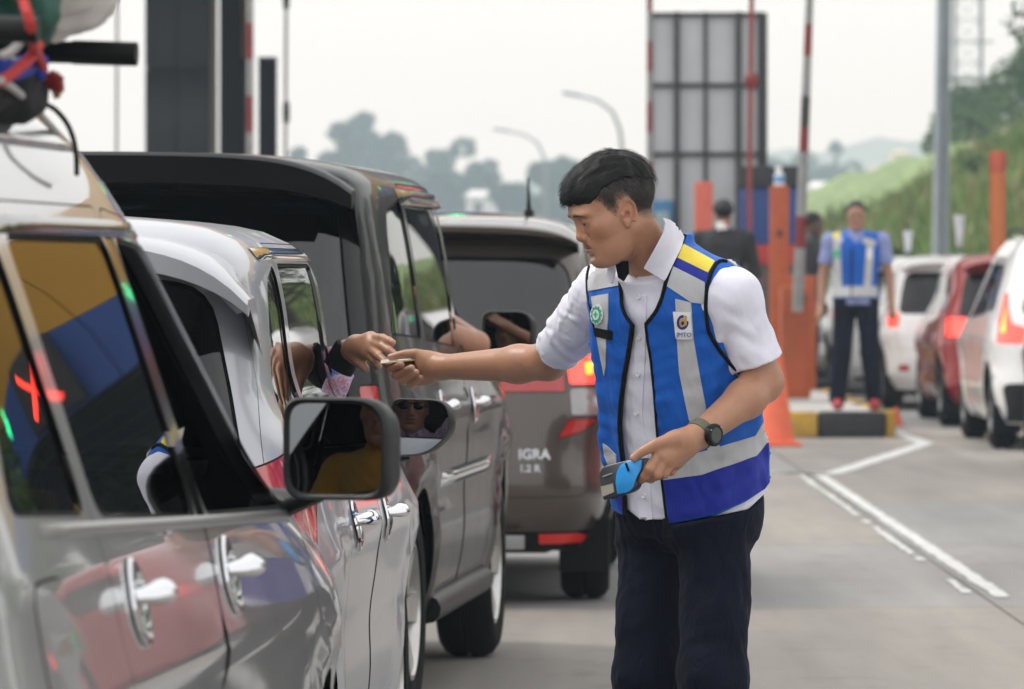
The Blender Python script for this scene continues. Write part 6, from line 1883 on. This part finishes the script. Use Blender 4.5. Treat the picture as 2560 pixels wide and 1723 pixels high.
patch('safety_badge', [(gc[0] + x * 1.7, gc[1] + y * 2.7) for x, y in [(-1, -3), (1, -3), (1, -1), (3, -1), (3, 1), (1, 1), (1, 3), (-1, 3), (-1, 1), (-3, 1), (-3, -1), (-1, -1)]], fv, M_GR, .0074, step=2.5, r=.1, thick=-.006)

# wrist watch on the left arm
ax_w = unit(wrL - elL); wc = wrL - ax_w * .008
M_STRAP = mat('olive strap', (.10, .105, .065), .6, var=.1)
qd = Vector(ax_w).to_track_quat('Z', 'Y').to_matrix().to_4x4(); Mw = Matrix.Translation(Vector(wc) - MAN_BASE) @ qd
wat = empty('wristwatch'); wat.parent = man
b = MB(); b.lathe([(.0305, -.012), (.0335, -.0115), (.0345, 0), (.0335, .0115), (.0305, .012)], 36, Mw); b.build('strap', M_STRAP, wat)
fd = unit(MM(1752, 1140, 11.85) - wc); fd = unit(fd - ax_w * (fd @ ax_w)); fc = wc + fd * .0335
Mf = Matrix.Translation(Vector(fc) - MAN_BASE) @ Vector(fd).to_track_quat('Z', 'Y').to_matrix().to_4x4()
b = MB(); b.lathe([(.0, -.003), (.0225, -.003), (.0245, .002), (.0245, .009), (.0215, .0125), (.017, .0125), (.0165, .0115), (0, .0115)], 32, Mf)
for k in range(4):
    a = math.pi / 4 + k * math.pi / 2; b.ball(Mf @ Vector((.0235 * math.cos(a), .0235 * math.sin(a), .006)), .004, 8, 6)
b.build('watch_case', M_BLACKPL, wat)
b = MB(); b.lathe([(0, .0121), (.0165, .0121)], 24, Mf); b.build('dial', mat('dark watch dial', (.04, .045, .04), .12, coat=1), wat)
b = MB()
for a in (.9, 2.6): b.ball(Mf @ Vector((.0215 * math.cos(a), .0215 * math.sin(a), .0125)), .0014, 6, 5)
b.build('screw', M_CHROME, wat)

# --- the card between the two hands
cd = empty('card', MM(998, 900, 12.835), 0, 'small pale card with a yellow edge passed between the two hands', 'card')
Rc = Matrix.Rotation(math.radians(-6), 4, 'Y') @ Matrix.Rotation(math.radians(7), 4, 'X')
b = MB(); b.box((-.0428, -.027, .0001), (.0428, .027, .0010), .0004, Rc); b.build('card_face', mat('pale card print', (.70, .66, .60), .3, coat=.5), cd)
b = MB(); b.box((-.0429, -.0271, -.0016), (.0429, .0271, .0), .0004, Rc); b.build('card_back', mat('yellow card print', (.55, .38, .08), .3, coat=.5), cd)

# --- card reader held in the left hand
rd = empty('card_reader', MM(1560, 1200, 11.93), 0, 'handheld card reader with a blue side and grey end held in the left hand', 'card reader')
def PR(x, y): 
    v = MM(x, y, 11.93) - MM(1560, 1200, 11.93); return (v[0], v[2])
Rr = Matrix.Rotation(math.radians(-22), 4, 'Z')
def slab_(pts, d0, d1, name, m, r=3):
    poly = rpoly(pts, r, step=4); pp = [PR(x, y) for x, y in poly]
    area = sum(pp[i][0] * pp[(i + 1) % len(pp)][1] - pp[(i + 1) % len(pp)][0] * pp[i][1] for i in range(len(pp)))
    if area > 0: pp = pp[::-1]
    n = len(pp); cx_ = sum(p[0] for p in pp) / n; cz_ = sum(p[1] for p in pp) / n; e = .0035
    rings = [(d0, .94), (d0 + e * .4, .985), (d0 + e, 1.0), (d1 - e, 1.0), (d1 - e * .4, .985), (d1, .94)]
    V = [Rr @ Vector((cx_ + (x - cx_) * s_, y_, cz_ + (z - cz_) * s_)) for y_, s_ in rings for x, z in pp]
    F = [tuple(range(n)), tuple(range(5 * n, 6 * n))[::-1]] + [(k * n + i, (k + 1) * n + i, (k + 1) * n + (i + 1) % n, k * n + (i + 1) % n) for k in range(5) for i in range(n)]
    b = MB(); b.add(V, F); return b.build(name, m, rd, angle=50)
slab_([(1500, 1186, 12), (1512, 1166, 12), (1577, 1150, 4), (1618, 1144, 8), (1616, 1172, 6), (1602, 1196, 6), (1592, 1222, 8), (1578, 1232, 6), (1513, 1251, 5)], -.020, .030, 'shell', mat('dark grey reader plastic', (.04, .042, .046), .35, coat=.3), 4)
slab_([(1579, 1152, 4), (1618, 1145, 8), (1616, 1172, 6), (1602, 1196, 6), (1592, 1222, 8), (1578, 1231, 6), (1552, 1235, 4), (1547, 1205, 8), (1550, 1180, 10), (1560, 1162, 8)], -.0245, -.0195, 'blue_cover', mat('sky blue reader plastic', (.02, .33, .80), .35, coat=.3), 4)
slab_([(1507, 1216), (1541, 1207), (1544, 1230), (1511, 1243)], -.0225, -.0195, 'label', mat('beige label', (.38, .36, .30), .5), 2)
slab_([(1512, 1190), (1538, 1181), (1539, 1184), (1513, 1193)], -.0218, -.0195, 'printer_slot', mat('pale slot', (.5, .5, .48), .3), 1)
slab_([(1574, 1157), (1578, 1156), (1586, 1176), (1582, 1178)], -.0252, -.024, 'card_slot', M_PIPE, 1)
# ------------------------------------------------------------------ the other people
def make_person(name, label, base, yaw, cfg):
    R = frame(yaw, 0); base = np.array(base, float)
    W = lambda q: R @ np.array(q, float) + base
    loc = lambda p: (p - base) @ R
    h = cfg.get('h', .010); sc = cfg.get('scale', 1.0)
    root = empty(name, base, 0, label, 'person', cfg.get('group'))
    hyaw, hpit = cfg.get('head', (0, .05))
    HRl = R @ np.stack([np.array([math.cos(hyaw), math.sin(hyaw), 0]), np.array([-math.sin(hyaw), math.cos(hyaw), 0]), np.array([0, 0, 1.])], 1)
    HRl = HRl @ rot2(hpit, 'l')
    hc = W((.025, 0, 1.585))
    tz = [.84, .92, 1.05, 1.2, 1.32, 1.39, 1.43, 1.47]
    fa = pchip(tz, [.160, .165, .148, .168, .182, .168, .115, .06]); fb = pchip(tz, [.112, .118, .104, .115, .115, .095, .08, .058])
    fat = cfg.get('fat', 1.0)
    def tor(p, e=0.0, wr=0.0):
        q = loc(p); z = np.clip(q[:, 2], .84, 1.47)
        a, b = fa(z) * fat + e, fb(z) * fat + e
        k = (np.abs(q[:, 1] / a) ** 2.3 + np.abs(q[:, 0] / b) ** 2.3) ** (1 / 2.3)
        d = (k - 1) * np.minimum(a, b)
        if wr: d = d + wr * wrinkle(q, 16, 51)
        return np.maximum(d, np.maximum(q[:, 2] - 1.47, .82 - q[:, 2]))
    arms = cfg['arms']; A_ = [[(np.array(j) if cfg.get('world_arms', {}).get(i) else W(j)) for j in arm] for i, arm in enumerate(arms)]
    if cfg.get('seated'): legs = [[W((.02, s_ * .09, .88)), W((.42, s_ * .11, .93)), W((.55, s_ * .11, .55))] for s_ in (1, -1)]
    else: legs = cfg.get('legs') and [[W(j) for j in l_] for l_ in cfg['legs']] or [[W((0, s_ * .09, .88)), W((.01, s_ * .115, .48)), W((-.02, s_ * .135, .09))] for s_ in (1, -1)]
    hand = cfg.get('hand_fn')
    def body(p):
        d = tor(p)
        d = smin(d, cap(p, W((0, 0, 1.42)), W((.02, 0, 1.55)), .060, .054), .03)
        d = smin(d, near(p, hc, .18, lambda q: head_sdf((q - hc) @ HRl, cfg.get('fine', False))), .012)
        for i, (a, b, c) in enumerate(A_):
            d = smin(d, cap(p, W((0, (1 if i == 0 else -1) * .10, 1.39)), a, .05, .05), .03)
            d = smin(d, chain(p, [a, b, c], [.050, .040, .027], .015), .012)
            if hand and i in hand: d = smin(d, near(p, c, .26, hand[i]), .010)
            else:
                t = c - b; t = t / np.linalg.norm(t); sd_ = np.cross(t, R[:, 0]); sd_ = sd_ / (np.linalg.norm(sd_) + 1e-9); o = np.cross(sd_, t)
                pc = c + t * .075
                d = smin(d, chain(p, [c, pc], [.027, .034]), .02)
                for k in range(4):
                    f0 = pc + o * (.036 - .024 * k); f1 = f0 + t * .05 + sd_ * .004; f2 = f1 + t * .03 + sd_ * .018
                    d = smin(d, chain(p, [f0, f1, f2], [.0105, .0095, .008]), .006)
                d = smin(d, chain(p, [c + t * .02 + o * .02, c + t * .06 + o * .05, c + t * .10 + o * .055], [.016, .012, .009]), .012)
        for l_ in legs: d = np.minimum(d, chain(p, l_, [.078, .052, .04]))
        return d
    allp = np.array([hc] + [j for a in A_ for j in a] + [j for l_ in legs for j in l_])
    lo, hi = allp.min(0) - .24, allp.max(0) + .24
    col = np.array(cfg.get('skin', (.40, .21, .13)))
    b, V = sdf_obj('body', body, lo, hi, h, skin_mat('skin tone', tuple(col)), root, base)
    q = (V - hc) @ HRl; t = np.tile(col, (len(V), 1)); m = np.linalg.norm(q, axis=1) < .19
    t[m] = head_tone(q[m], col, beard=cfg.get('beard', .3)); set_tone(b, t)
    if cfg.get('hair', True):
        um = pchip([-.125, -.09, -.05, -.01, .02, .05, .09, .13], [-.06, -.05, -.02, .02, .025, .03, .055, .06])
        def hair(p):
            q = (p - hc) @ HRl
            return smax(ell(q, (-.006, 0, .036), (.105, .083, .093)) + .002 * wrinkle(q, 60, 3), um(q[:, 0]) - q[:, 2], .012)
        sdf_obj('hair', hair, hc - .16, hc + .19, min(h, .006), cfg.get('hair_m', M_HAIR), root, base)
    if cfg.get('cap'):
        def capf(p):
            q = (p - hc) @ HRl
            d = smax(ell(q, (-.006, 0, .040), (.115, .092, .098)), .030 - q[:, 2], .01)
            return smin(d, ell(q, (.13, 0, .045), (.07, .065, .010)), .012)
        sdf_obj('cap', capf, hc - .2, hc + .24, h, cfg['cap'], root, base)
    sm = cfg['shirt']; cut = cfg.get('sleeve', .62)
    def shirt(p):
        d = tor(p, .012, .006)
        d = np.maximum(d, cfg.get('hem', .90) - loc(p)[:, 2])
        d = smin(d, np.maximum(cap(p, W((0, 0, 1.42)), W((.02, 0, 1.52)), .070, .064), (loc(p)[:, 2] - 1.475)), .02)
        for i, (a, b_, c) in enumerate(A_):
            if isinstance(cut, (list, tuple)): ct = cut[i]
            else: ct = cut
            s_ = chain(p, [a, b_, c], [.066, .054, .042], .02) + .005 * wrinkle(p, 26, 7 + i)
            if ct < 1:
                ax = (b_ - a) / np.linalg.norm(b_ - a); hm = a + (b_ - a) * ct
                s_ = np.maximum(np.minimum(cap(p, a, b_, .066, .058) + .004 * wrinkle(p, 26, 7 + i), cap(p, a, b_, .05, .04) - .008), (p - hm) @ ax)
            elif ct < 2:
                ax = (c - b_) / np.linalg.norm(c - b_); hm = b_ + (c - b_) * (ct - 1); s_ = np.maximum(s_, (p - hm) @ ax)
            d = smin(d, np.maximum(s_, -1), .02); d = smin(d, cap(p, W((0, (1 if i == 0 else -1) * .10, 1.40)), a, .058, .062), .03)
        return d
    sdf_obj('jacket' if cfg.get('jacket') else 'shirt', shirt, lo, hi, max(h, .006), sm, root, base)
    vf = None
    if cfg.get('vest'):
        def vest(p):
            o = tor(p, .024, .006)
            o = smin(o, cap(p, W((0, -.16, 1.395)), W((0, .16, 1.395)), .062, .062), .03)
            o = np.maximum(o, cfg.get('hem', .90) + .05 - loc(p)[:, 2])
            o = np.maximum(o, -cap(p, W((.06, 0, 1.36)), W((.10, 0, 1.60)), .055, .09))
            for i, (a, b_, c) in enumerate(A_): o = np.maximum(o, -(cap(p, a - R[:, 1] * (-.02 if i else .02) * 0, b_, .066, .055)))
            return o
        sdf_obj('vest', vest, lo, hi, h, cfg['vest'], root, base); vf = vest
    tm = cfg.get('trousers', M_TROU)
    def trou(p):
        d = np.maximum(tor(p, .008), loc(p)[:, 2] - 1.0)
        for l_ in legs: d = smin(d, chain(p, l_, [.095, .072 * cfg.get('leg_r', 1), .060 * cfg.get('leg_r', 1)], .02), .04)
        d = d + .004 * wrinkle(p, 20, 33)
        return d if cfg.get('seated') else np.maximum(d, .05 - loc(p)[:, 2])
    sdf_obj('trousers', trou, lo, hi, .016 if cfg.get('seated') else max(h, .009), tm, root, base)
    if not cfg.get('seated'):
        for l_ in legs:
            c = Vector(l_[2] - base); mb = MB()
            M3 = Matrix(((R[0, 0], R[0, 1], 0), (R[1, 0], R[1, 1], 0), (0, 0, 1))).to_4x4()
            mb.ball(c + Vector(R[:, 0] * .07) + Vector((0, 0, .045 - c.z)), (.14, .05, .05), 16, 9, M3)
            mb.build('shoe', cfg.get('shoes', mat('dark shoes', (.015, .015, .015), .5)), root)
    return root, vf, W

STAND = [[(0, .21, 1.38), (-.02, .27, 1.08), (.06, .29, .84)], [(0, -.21, 1.38), (-.02, -.27, 1.08), (.06, -.29, .84)]]
# --- worker on the island
wp = P(2140, 676, 45.6); wb = (wp.x, 45.6, IH)
farw, vf, Wf = make_person('person', 'distant worker in a blue vest and red shoes standing on the traffic island', wb, .03,
    dict(arms=STAND, shirt=cloth_mat('pale blue shirt', (.24, .28, .52)), vest=M_VEST, shoes=mat('red shoes', (.35, .03, .035), .5), skin=(.36, .19, .12), hem=.86, head=(0, .02), leg_r=1.16, legs=[[(0, s_ * .09, .88), (.01, s_ * .115, .48), (-.02, s_ * .15, .09)] for s_ in (1, -1)]))
man_, mb_ = man, MAN_BASE
man, MAN_BASE = farw, Vector(wb); YR[:] = [45.0, 46.3]
D2S = 2560 / 2330
def dpoly(*q): return [(x * D2S, y * D2S) for x, y in q]
def fpatch(name, pts, m, off=.006): patch(name, dpoly(*pts), vf, m, off, step=3.0, r=.8, thick=.004)
fpatch('reflective_band', [(1896, 560), (1912, 556), (1916, 652), (1899, 652)], M_TAPE)
fpatch('reflective_band', [(1972, 556), (1987, 562), (1982, 652), (1965, 652)], M_TAPE)
fpatch('reflective_band', [(1878, 652), (1995, 652), (1995, 676), (1878, 676)], M_TAPE, .008)
fpatch('lower_panel', [(1878, 677), (1995, 677), (1995, 702), (1878, 702)], M_ROYAL, .004)
fpatch('shoulder_stripe', [(1888, 536), (1910, 528), (1914, 538), (1890, 548)], M_YTAPE, .008)
fpatch('reflective_band', [(1886, 549), (1914, 540), (1918, 552), (1888, 560)], M_TAPE, .007)
fpatch('reflective_band', [(1964, 540), (1992, 548), (1990, 561), (1962, 553)], M_TAPE, .007)
fpatch('badge', [(1898, 568), (1910, 566), (1912, 586), (1900, 588)], M_GR, .010)
fpatch('badge', [(1972, 566), (1984, 566), (1983, 590), (1971, 590)], M_BW, .010)
piping('zip_tape', dpoly((1938, 562), (1938, 600), (1937, 640), (1937, 690)), vf, .006, None, None, .006)
# --- man in black seen from behind
bp_ = P(1645 * D2S, 676, 48.6); bb = (bp_.x, 48.6, IH + .04)
blk, vf, Wb = make_person('person', 'man in a black jacket and cap standing with his back turned behind the orange pillar', bb, math.pi + .12,
    dict(arms=[[(0, .21, 1.38), (.02, .28, 1.08), (.22, .2, 1.0)], [(0, -.21, 1.38), (.02, -.28, 1.08), (.22, -.2, 1.0)]], shirt=mat('black jacket', (.016, .016, .018), .8, var=.2), jacket=True, sleeve=1.95, cap=mat('black cap', (.014, .015, .017), .7), hem=.82, trousers=mat('black trousers', (.012, .012, .014), .85), skin=(.28, .15, .10), head=(.15, .1), fat=1.08))
man, MAN_BASE = blk, Vector(bb); YR[:] = [47.6, 49.6]
def fb_(p):
    q = (p - np.array(bb)) @ frame(math.pi + .12, 0); return np.minimum(ell(q, (.02, 0, 1.625), (.118, .094, .098)), ell(q, (0, 0, 1.2), (.145, .21, .35)))
patch('cap_badge', dpoly((1630, 508), (1655, 505), (1656, 522), (1632, 524)), fb_, mat('cap badge white', (.6, .58, .55), .6), .012, step=3, r=1)
patch('cap_badge', dpoly((1648, 506), (1659, 507), (1657, 516), (1648, 514)), fb_, mat('cap badge red', (.4, .05, .04), .6), .014, step=3, r=1)
patch('back_print', dpoly((1632, 599), (1676, 594), (1677, 603), (1633, 608)), fb_, mat('grey print', (.12, .12, .12), .7), .02, step=3, r=1)
# --- dark figure behind the barrier arm
tp = P(1843 * D2S, 676, 54.5)
make_person('person', 'dark clad person in profile half hidden behind the striped barrier arm', (tp.x, 54.5, IH), -math.pi / 2 + .2,
    dict(arms=STAND, shirt=mat('dark grey jacket', (.03, .033, .038), .8, var=.2), jacket=True, sleeve=1.9, skin=(.10, .06, .045), trousers=mat('dark trousers', (.014, .014, .018), .85), hem=.84))
# --- drivers
def driver(label, hw, heading, cfg, fine=False):
    yaw = math.pi + heading
    R = frame(yaw, 0); base = np.array(hw) - R @ np.array((.025, 0, 1.585))
    cfg = dict(cfg); cfg['seated'] = True; cfg.setdefault('arms', [[(.02, .20, 1.37), (.18, .25, 1.15), (.42, .16, 1.22)], [(.02, -.20, 1.37), (.18, -.25, 1.15), (.42, -.16, 1.22)]])
    return make_person('person', label, base, yaw, cfg), base, R
(da, _, WA), bA, RA = driver('driver in a yellow shirt mirrored in the large door mirror', headA, HA, dict(shirt=cloth_mat('yellow ochre shirt', (.55, .28, .03)), sleeve=.7, fine=True, h=.006, skin=(.42, .20, .13), head=(-.35, -.05)))
b = MB()
def fA(p):
    q = (p - bA) @ RA; return ell(q, (0, 0, 1.15), (.14, .20, .36))
pts = []
for t in np.linspace(0, 1, 14):
    q = np.array([.155 * math.sin(math.pi * min(1, .25 + t * .75)) , -.19 + .30 * t, 1.42 - .42 * t]); pts.append(Vector(RA @ q))
b.tube(pts, .024, 8, flat=.15); b.build('seat_belt', M_SEAT, da)
_a = lambda x, y, Y: MM(x, y, Y)
def handB(p):
    wr = _a(868, 880, 13.10)
    d = chain(p, [wr, _a(892, 872, 13.05)], [.028, .027])
    for m_, r in ((_a(927, 845, 12.98), .0155), (_a(930, 857, 12.965), .016), (_a(926, 872, 12.96), .0155), (_a(918, 885, 12.965), .0145)):
        d = smin(d, cap(p, _a(893, 872, 13.04), m_, .024, r), .018)
    for pts, rs in (([_a(927, 845, 12.98), _a(956, 846, 12.93), _a(972, 852, 12.905), _a(982, 857, 12.895)], [.0118, .0102, .009, .008]),
                    ([_a(930, 857, 12.965), _a(956, 866, 12.915), _a(974, 877, 12.89), _a(986, 885, 12.88)], [.012, .0104, .009, .008]),
                    ([_a(926, 872, 12.96), _a(947, 890, 12.905), _a(962, 904, 12.885), _a(973, 914, 12.875)], [.0115, .010, .009, .0078]),
                    ([_a(918, 885, 12.965), _a(938, 903, 12.93), _a(946, 915, 12.95), _a(940, 918, 12.97)], [.0105, .009, .0082, .0075])):
        d = smin(d, chain(p, pts, rs, .004), .004)
    d = smin(d, chain(p, [_a(885, 893, 13.03), _a(900, 908, 12.99), _a(914, 922, 12.97)], [.016, .012, .0095]), .010)
    return d
M_FLORAL = mat('pink and blue floral cloth', (.62, .22, .34), .8, wear=(.10, .16, .55), vscale=55)
r_ = M_FLORAL.node_tree.nodes
for n_ in r_:
    if n_.type == 'VALTORGB':
        e = n_.color_ramp.elements; e[0].position = .40; e[0].color = (.07, .14, .5, 1); e[1].position = .47; e[1].color = (.70, .62, .70, 1); k_ = e.new(.56); k_.color = (.65, .18, .32, 1); k2_ = e.new(.66); k2_.color = (.72, .66, .74, 1)
wrB = np.array(_a(868, 880, 13.10))
(db, _, WB), bB, RB = driver('driver in a floral sleeve and black cuff reaching out of the silver hatchback', headB, HB,
    dict(shirt=M_FLORAL, sleeve=[.7, 1.72], h=.0052, fine=True, skin=(.46, .24, .15), head=(-.5, .05), world_arms={1: True}, hand_fn={1: handB},
         arms=[[(.02, .20, 1.37), (.18, .25, 1.15), (.42, .16, 1.22)], [np.array(c2w(LB, HB, (.52, 2.02, .92))), np.array(c2w(LB, HB, (.66, 2.12, 1.02))), wrB]]))
b = MB(); e_ = np.array(c2w(LB, HB, (.66, 2.12, 1.02))); t_ = unit(wrB - e_)
b.tube([Vector(wrB - t_ * .075 - bB), Vector(wrB - t_ * .03 - bB), Vector(wrB + t_ * .012 - bB), Vector(wrB + t_ * .016 - bB)], [.038, .0375, .036, .030], 24); b.build('black_cuff', M_PIPE, db)
def drape(p):
    d = chain(p, [_a(838, 895, 13.14), _a(852, 925, 13.12), _a(856, 950, 13.12)], [.030, .022, .010], .01)
    return d + .004 * wrinkle(p, 70, 9)
sdf_obj('loose_sleeve', drape, np.array(_a(845, 920, 13.12)) - .09, np.array(_a(845, 920, 13.12)) + .09, .003, M_FLORAL, db, bB)
g = MB(); HBl = RB @ np.stack([np.array([math.cos(-.5), math.sin(-.5), 0]), np.array([-math.sin(-.5), math.cos(-.5), 0]), np.array([0, 0, 1.])], 1)
Mg = Matrix(HBl.tolist()).to_4x4()
for sd in (1, -1): g.ball(np.array(headB) - bB + HBl @ np.array((.098, sd * .034, -.008)), (.006, .026, .019), 14, 9, Mg)
g.tube([Vector(np.array(headB) - bB + HBl @ np.array(q_)) for q_ in ((-.0, .082, .0), (.09, .066, -.002), (.104, .03, .0), (.107, 0, .001), (.104, -.03, .0), (.09, -.066, -.002), (-.0, -.082, .0))], .003, 6)
g.build('sunglasses', M_GLOSSBLK, db)
(dc, _, WC), bC, RC = driver('driver of the black car resting a bare elbow on the window sill', headC, HC,
    dict(shirt=cloth_mat('grey shirt', (.16, .16, .17)), sleeve=.5, h=.007, fine=True, skin=(.44, .21, .13), head=(-.3, 0), world_arms={1: True},
         arms=[[(.02, .20, 1.37), (.18, .25, 1.15), (.42, .16, 1.22)], [np.array((-.40, 18.12, 1.20)), np.array((-.115, 18.32, 1.108)), np.array((-.30, 18.66, 1.24))]]))
man, MAN_BASE = man_, mb_
YR[:] = [11.6, 13.0]
# ------------------------------------------------------------------ bundles, ropes and straps on the roof of the silver grey car
def roofpt(xs, ys, Y): return Vector(P(xs, ys, Y))
M_BAGW = mat('white sack cloth', (.62, .58, .55), .85, var=.12, vscale=9, bump=.3, bscale=25)
M_BAGG = mat('dark green sack', (.015, .07, .05), .7, var=.3, vscale=6, bump=.3, bscale=20)
M_BAGK = mat('black holdall cloth', (.012, .012, .014), .8, var=.3, vscale=20, bump=.3, bscale=30)
M_ROPER = mat('red rope', (.50, .03, .03), .7, var=.2, vscale=80, bump=.4, bscale=150)
M_ROPEB = mat('blue cloth strap', (.015, .04, .30), .75, var=.25, vscale=40, bump=.3, bscale=60)
M_ROPEG = mat('grey cord', (.42, .40, .38), .7, var=.15, vscale=60)
def blob(name, label, cat, c, r, m, seed, sq=2.6, amp=.03, h=.012, extra=None, tone=None):
    c = np.array(c); r = np.array(r)
    def f(p):
        q = (p - c) / r
        k = (np.abs(q) ** sq).sum(1) ** (1 / sq)
        d = (k - 1) * r.min() + amp * wrinkle(p, 14, seed) + amp * .4 * wrinkle(p, 40, seed + 1)
        return d if extra is None else extra(p, d)
    V, F, N = sdf_mesh(f, c - r - .1, c + r + .1, h)
    e = empty(name, c - np.array((0, 0, r[2])), 0, label, cat)
    mk('bag_body', V - np.array(e.location), F, m, e)
    return e
sack = blob('sack', 'bulging white sack with a green side tied on the roof of the silver grey car', 'sack', roofpt(20, -120, 7.9) , (.16, .30, .135), M_BAGW, 3, 2.2, .014)
sack.location.x += 0
def gpatch(p, d): return d
g1 = roofpt(92, 40, 7.62)
blob('sack', 'dark green plastic bundle squeezed beside the white sack', 'sack', (g1.x - .05, 7.70, g1.z + .015), (.070, .12, .07), M_BAGG, 8, 2.4, .012, .008)
k1 = roofpt(10, 0, 7.4)
blob('holdall', 'black cloth holdall lying on the front crossbar', 'bag', (k1.x - .16, 7.45, k1.z + .06), (.20, .14, .055), M_BAGK, 12, 3, .008, .01)
blob('holdall', 'flat black bundle strapped below the two crossbars', 'bag', (roofpt(20, 250, 7.9).x - .10, 7.75, 1.605), (.155, .30, .055), M_BAGK, 15, 3, .008, .01)
def rope(name, label, pts, r, m, twist=True):
    P_ = [roofpt(*p) for p in pts]
    # smooth path
    Q = []
    for i in range(len(P_) - 1):
        p0, p1, p2, p3 = P_[max(i - 1, 0)], P_[i], P_[i + 1], P_[min(i + 2, len(P_) - 1)]
        for k in range(8):
            t = k / 8; Q.append(.5 * ((2 * p1) + (p2 - p0) * t + (2 * p0 - 5 * p1 + 4 * p2 - p3) * t * t + (3 * p1 - p0 - 3 * p2 + p3) * t ** 3))
    Q.append(P_[-1])
    e = empty(name, Q[0], 0, label, 'rope')
    b = MB(); rs = [r * (1 + (.15 * math.sin(i * 1.9) if twist else 0)) for i in range(len(Q))]
    b.tube([q - Q[0] for q in Q], rs, 8); b.build('strand', m, e)
    return e
rope('rope', 'red rope slanting over the upper crossbar', [(50, -40, 7.1), (58, 0, 7.1), (72, 45, 7.08), (78, 75, 7.12), (84, 112, 7.35), (100, 150, 7.6), (108, 175, 7.7)], .0065, M_ROPER)
rope('rope', 'red rope running down to the left below the crossbars', [(96, 112, 7.5), (78, 142, 7.45), (55, 165, 7.4), (20, 192, 7.35), (-20, 212, 7.3)], .0075, M_ROPER)
rope('rope', 'knotted dark red rope end hanging below the crossbar', [(100, 170, 7.7), (106, 190, 7.72), (118, 200, 7.72), (132, 192, 7.72), (146, 203, 7.72), (134, 215, 7.72), (148, 216, 7.72), (140, 228, 7.72)], .0085, mat('dark red rope', (.24, .015, .015), .75, bump=.4, bscale=150))
rope('rope', 'frayed tan tail of the knotted red rope', [(139, 226, 7.72), (141, 236, 7.72), (144, 246, 7.72)], .005, mat('tan cord', (.30, .20, .12), .8))
rope('rope', 'blue cloth strap wound round the end of the rear crossbar', [(-10, 178, 7.45), (25, 176, 7.5), (58, 168, 7.6), (80, 150, 7.68), (95, 160, 7.7), (82, 178, 7.7), (66, 176, 7.68), (90, 145, 7.66)], .015, M_ROPEB)
rope('rope', 'second blue strap hanging down from the crossbar', [(92, 160, 7.66), (97, 182, 7.68), (98, 200, 7.68)], .009, M_ROPEB)
rope('rope', 'white cord crossing behind the red rope', [(-10, 140, 7.5), (10, 142, 7.5), (30, 152, 7.52), (52, 160, 7.55)], .006, M_ROPEG)
rope('rope', 'short white cord loop under the upper crossbar', [(5, 140, 7.3), (22, 132, 7.3), (38, 120, 7.32), (46, 108, 7.35)], .006, M_ROPEG)
rope('rope', 'long grey cord running down the edge of the loaded roof', [(0, 200, 7.3), (28, 218, 7.45), (60, 245, 7.7), (92, 278, 7.95), (122, 310, 8.15), (160, 352, 8.4), (200, 395, 8.6), (232, 440, 8.75)], .0055, M_ROPEG, False)
rope('rope', 'thin black cable looping down beside the roof', [(92, 257, 7.95), (112, 260, 7.98), (140, 276, 8.0), (168, 310, 8.0), (184, 350, 8.0), (191, 395, 8.0), (192, 436, 8.02)], .004, M_BLACKPL, False)
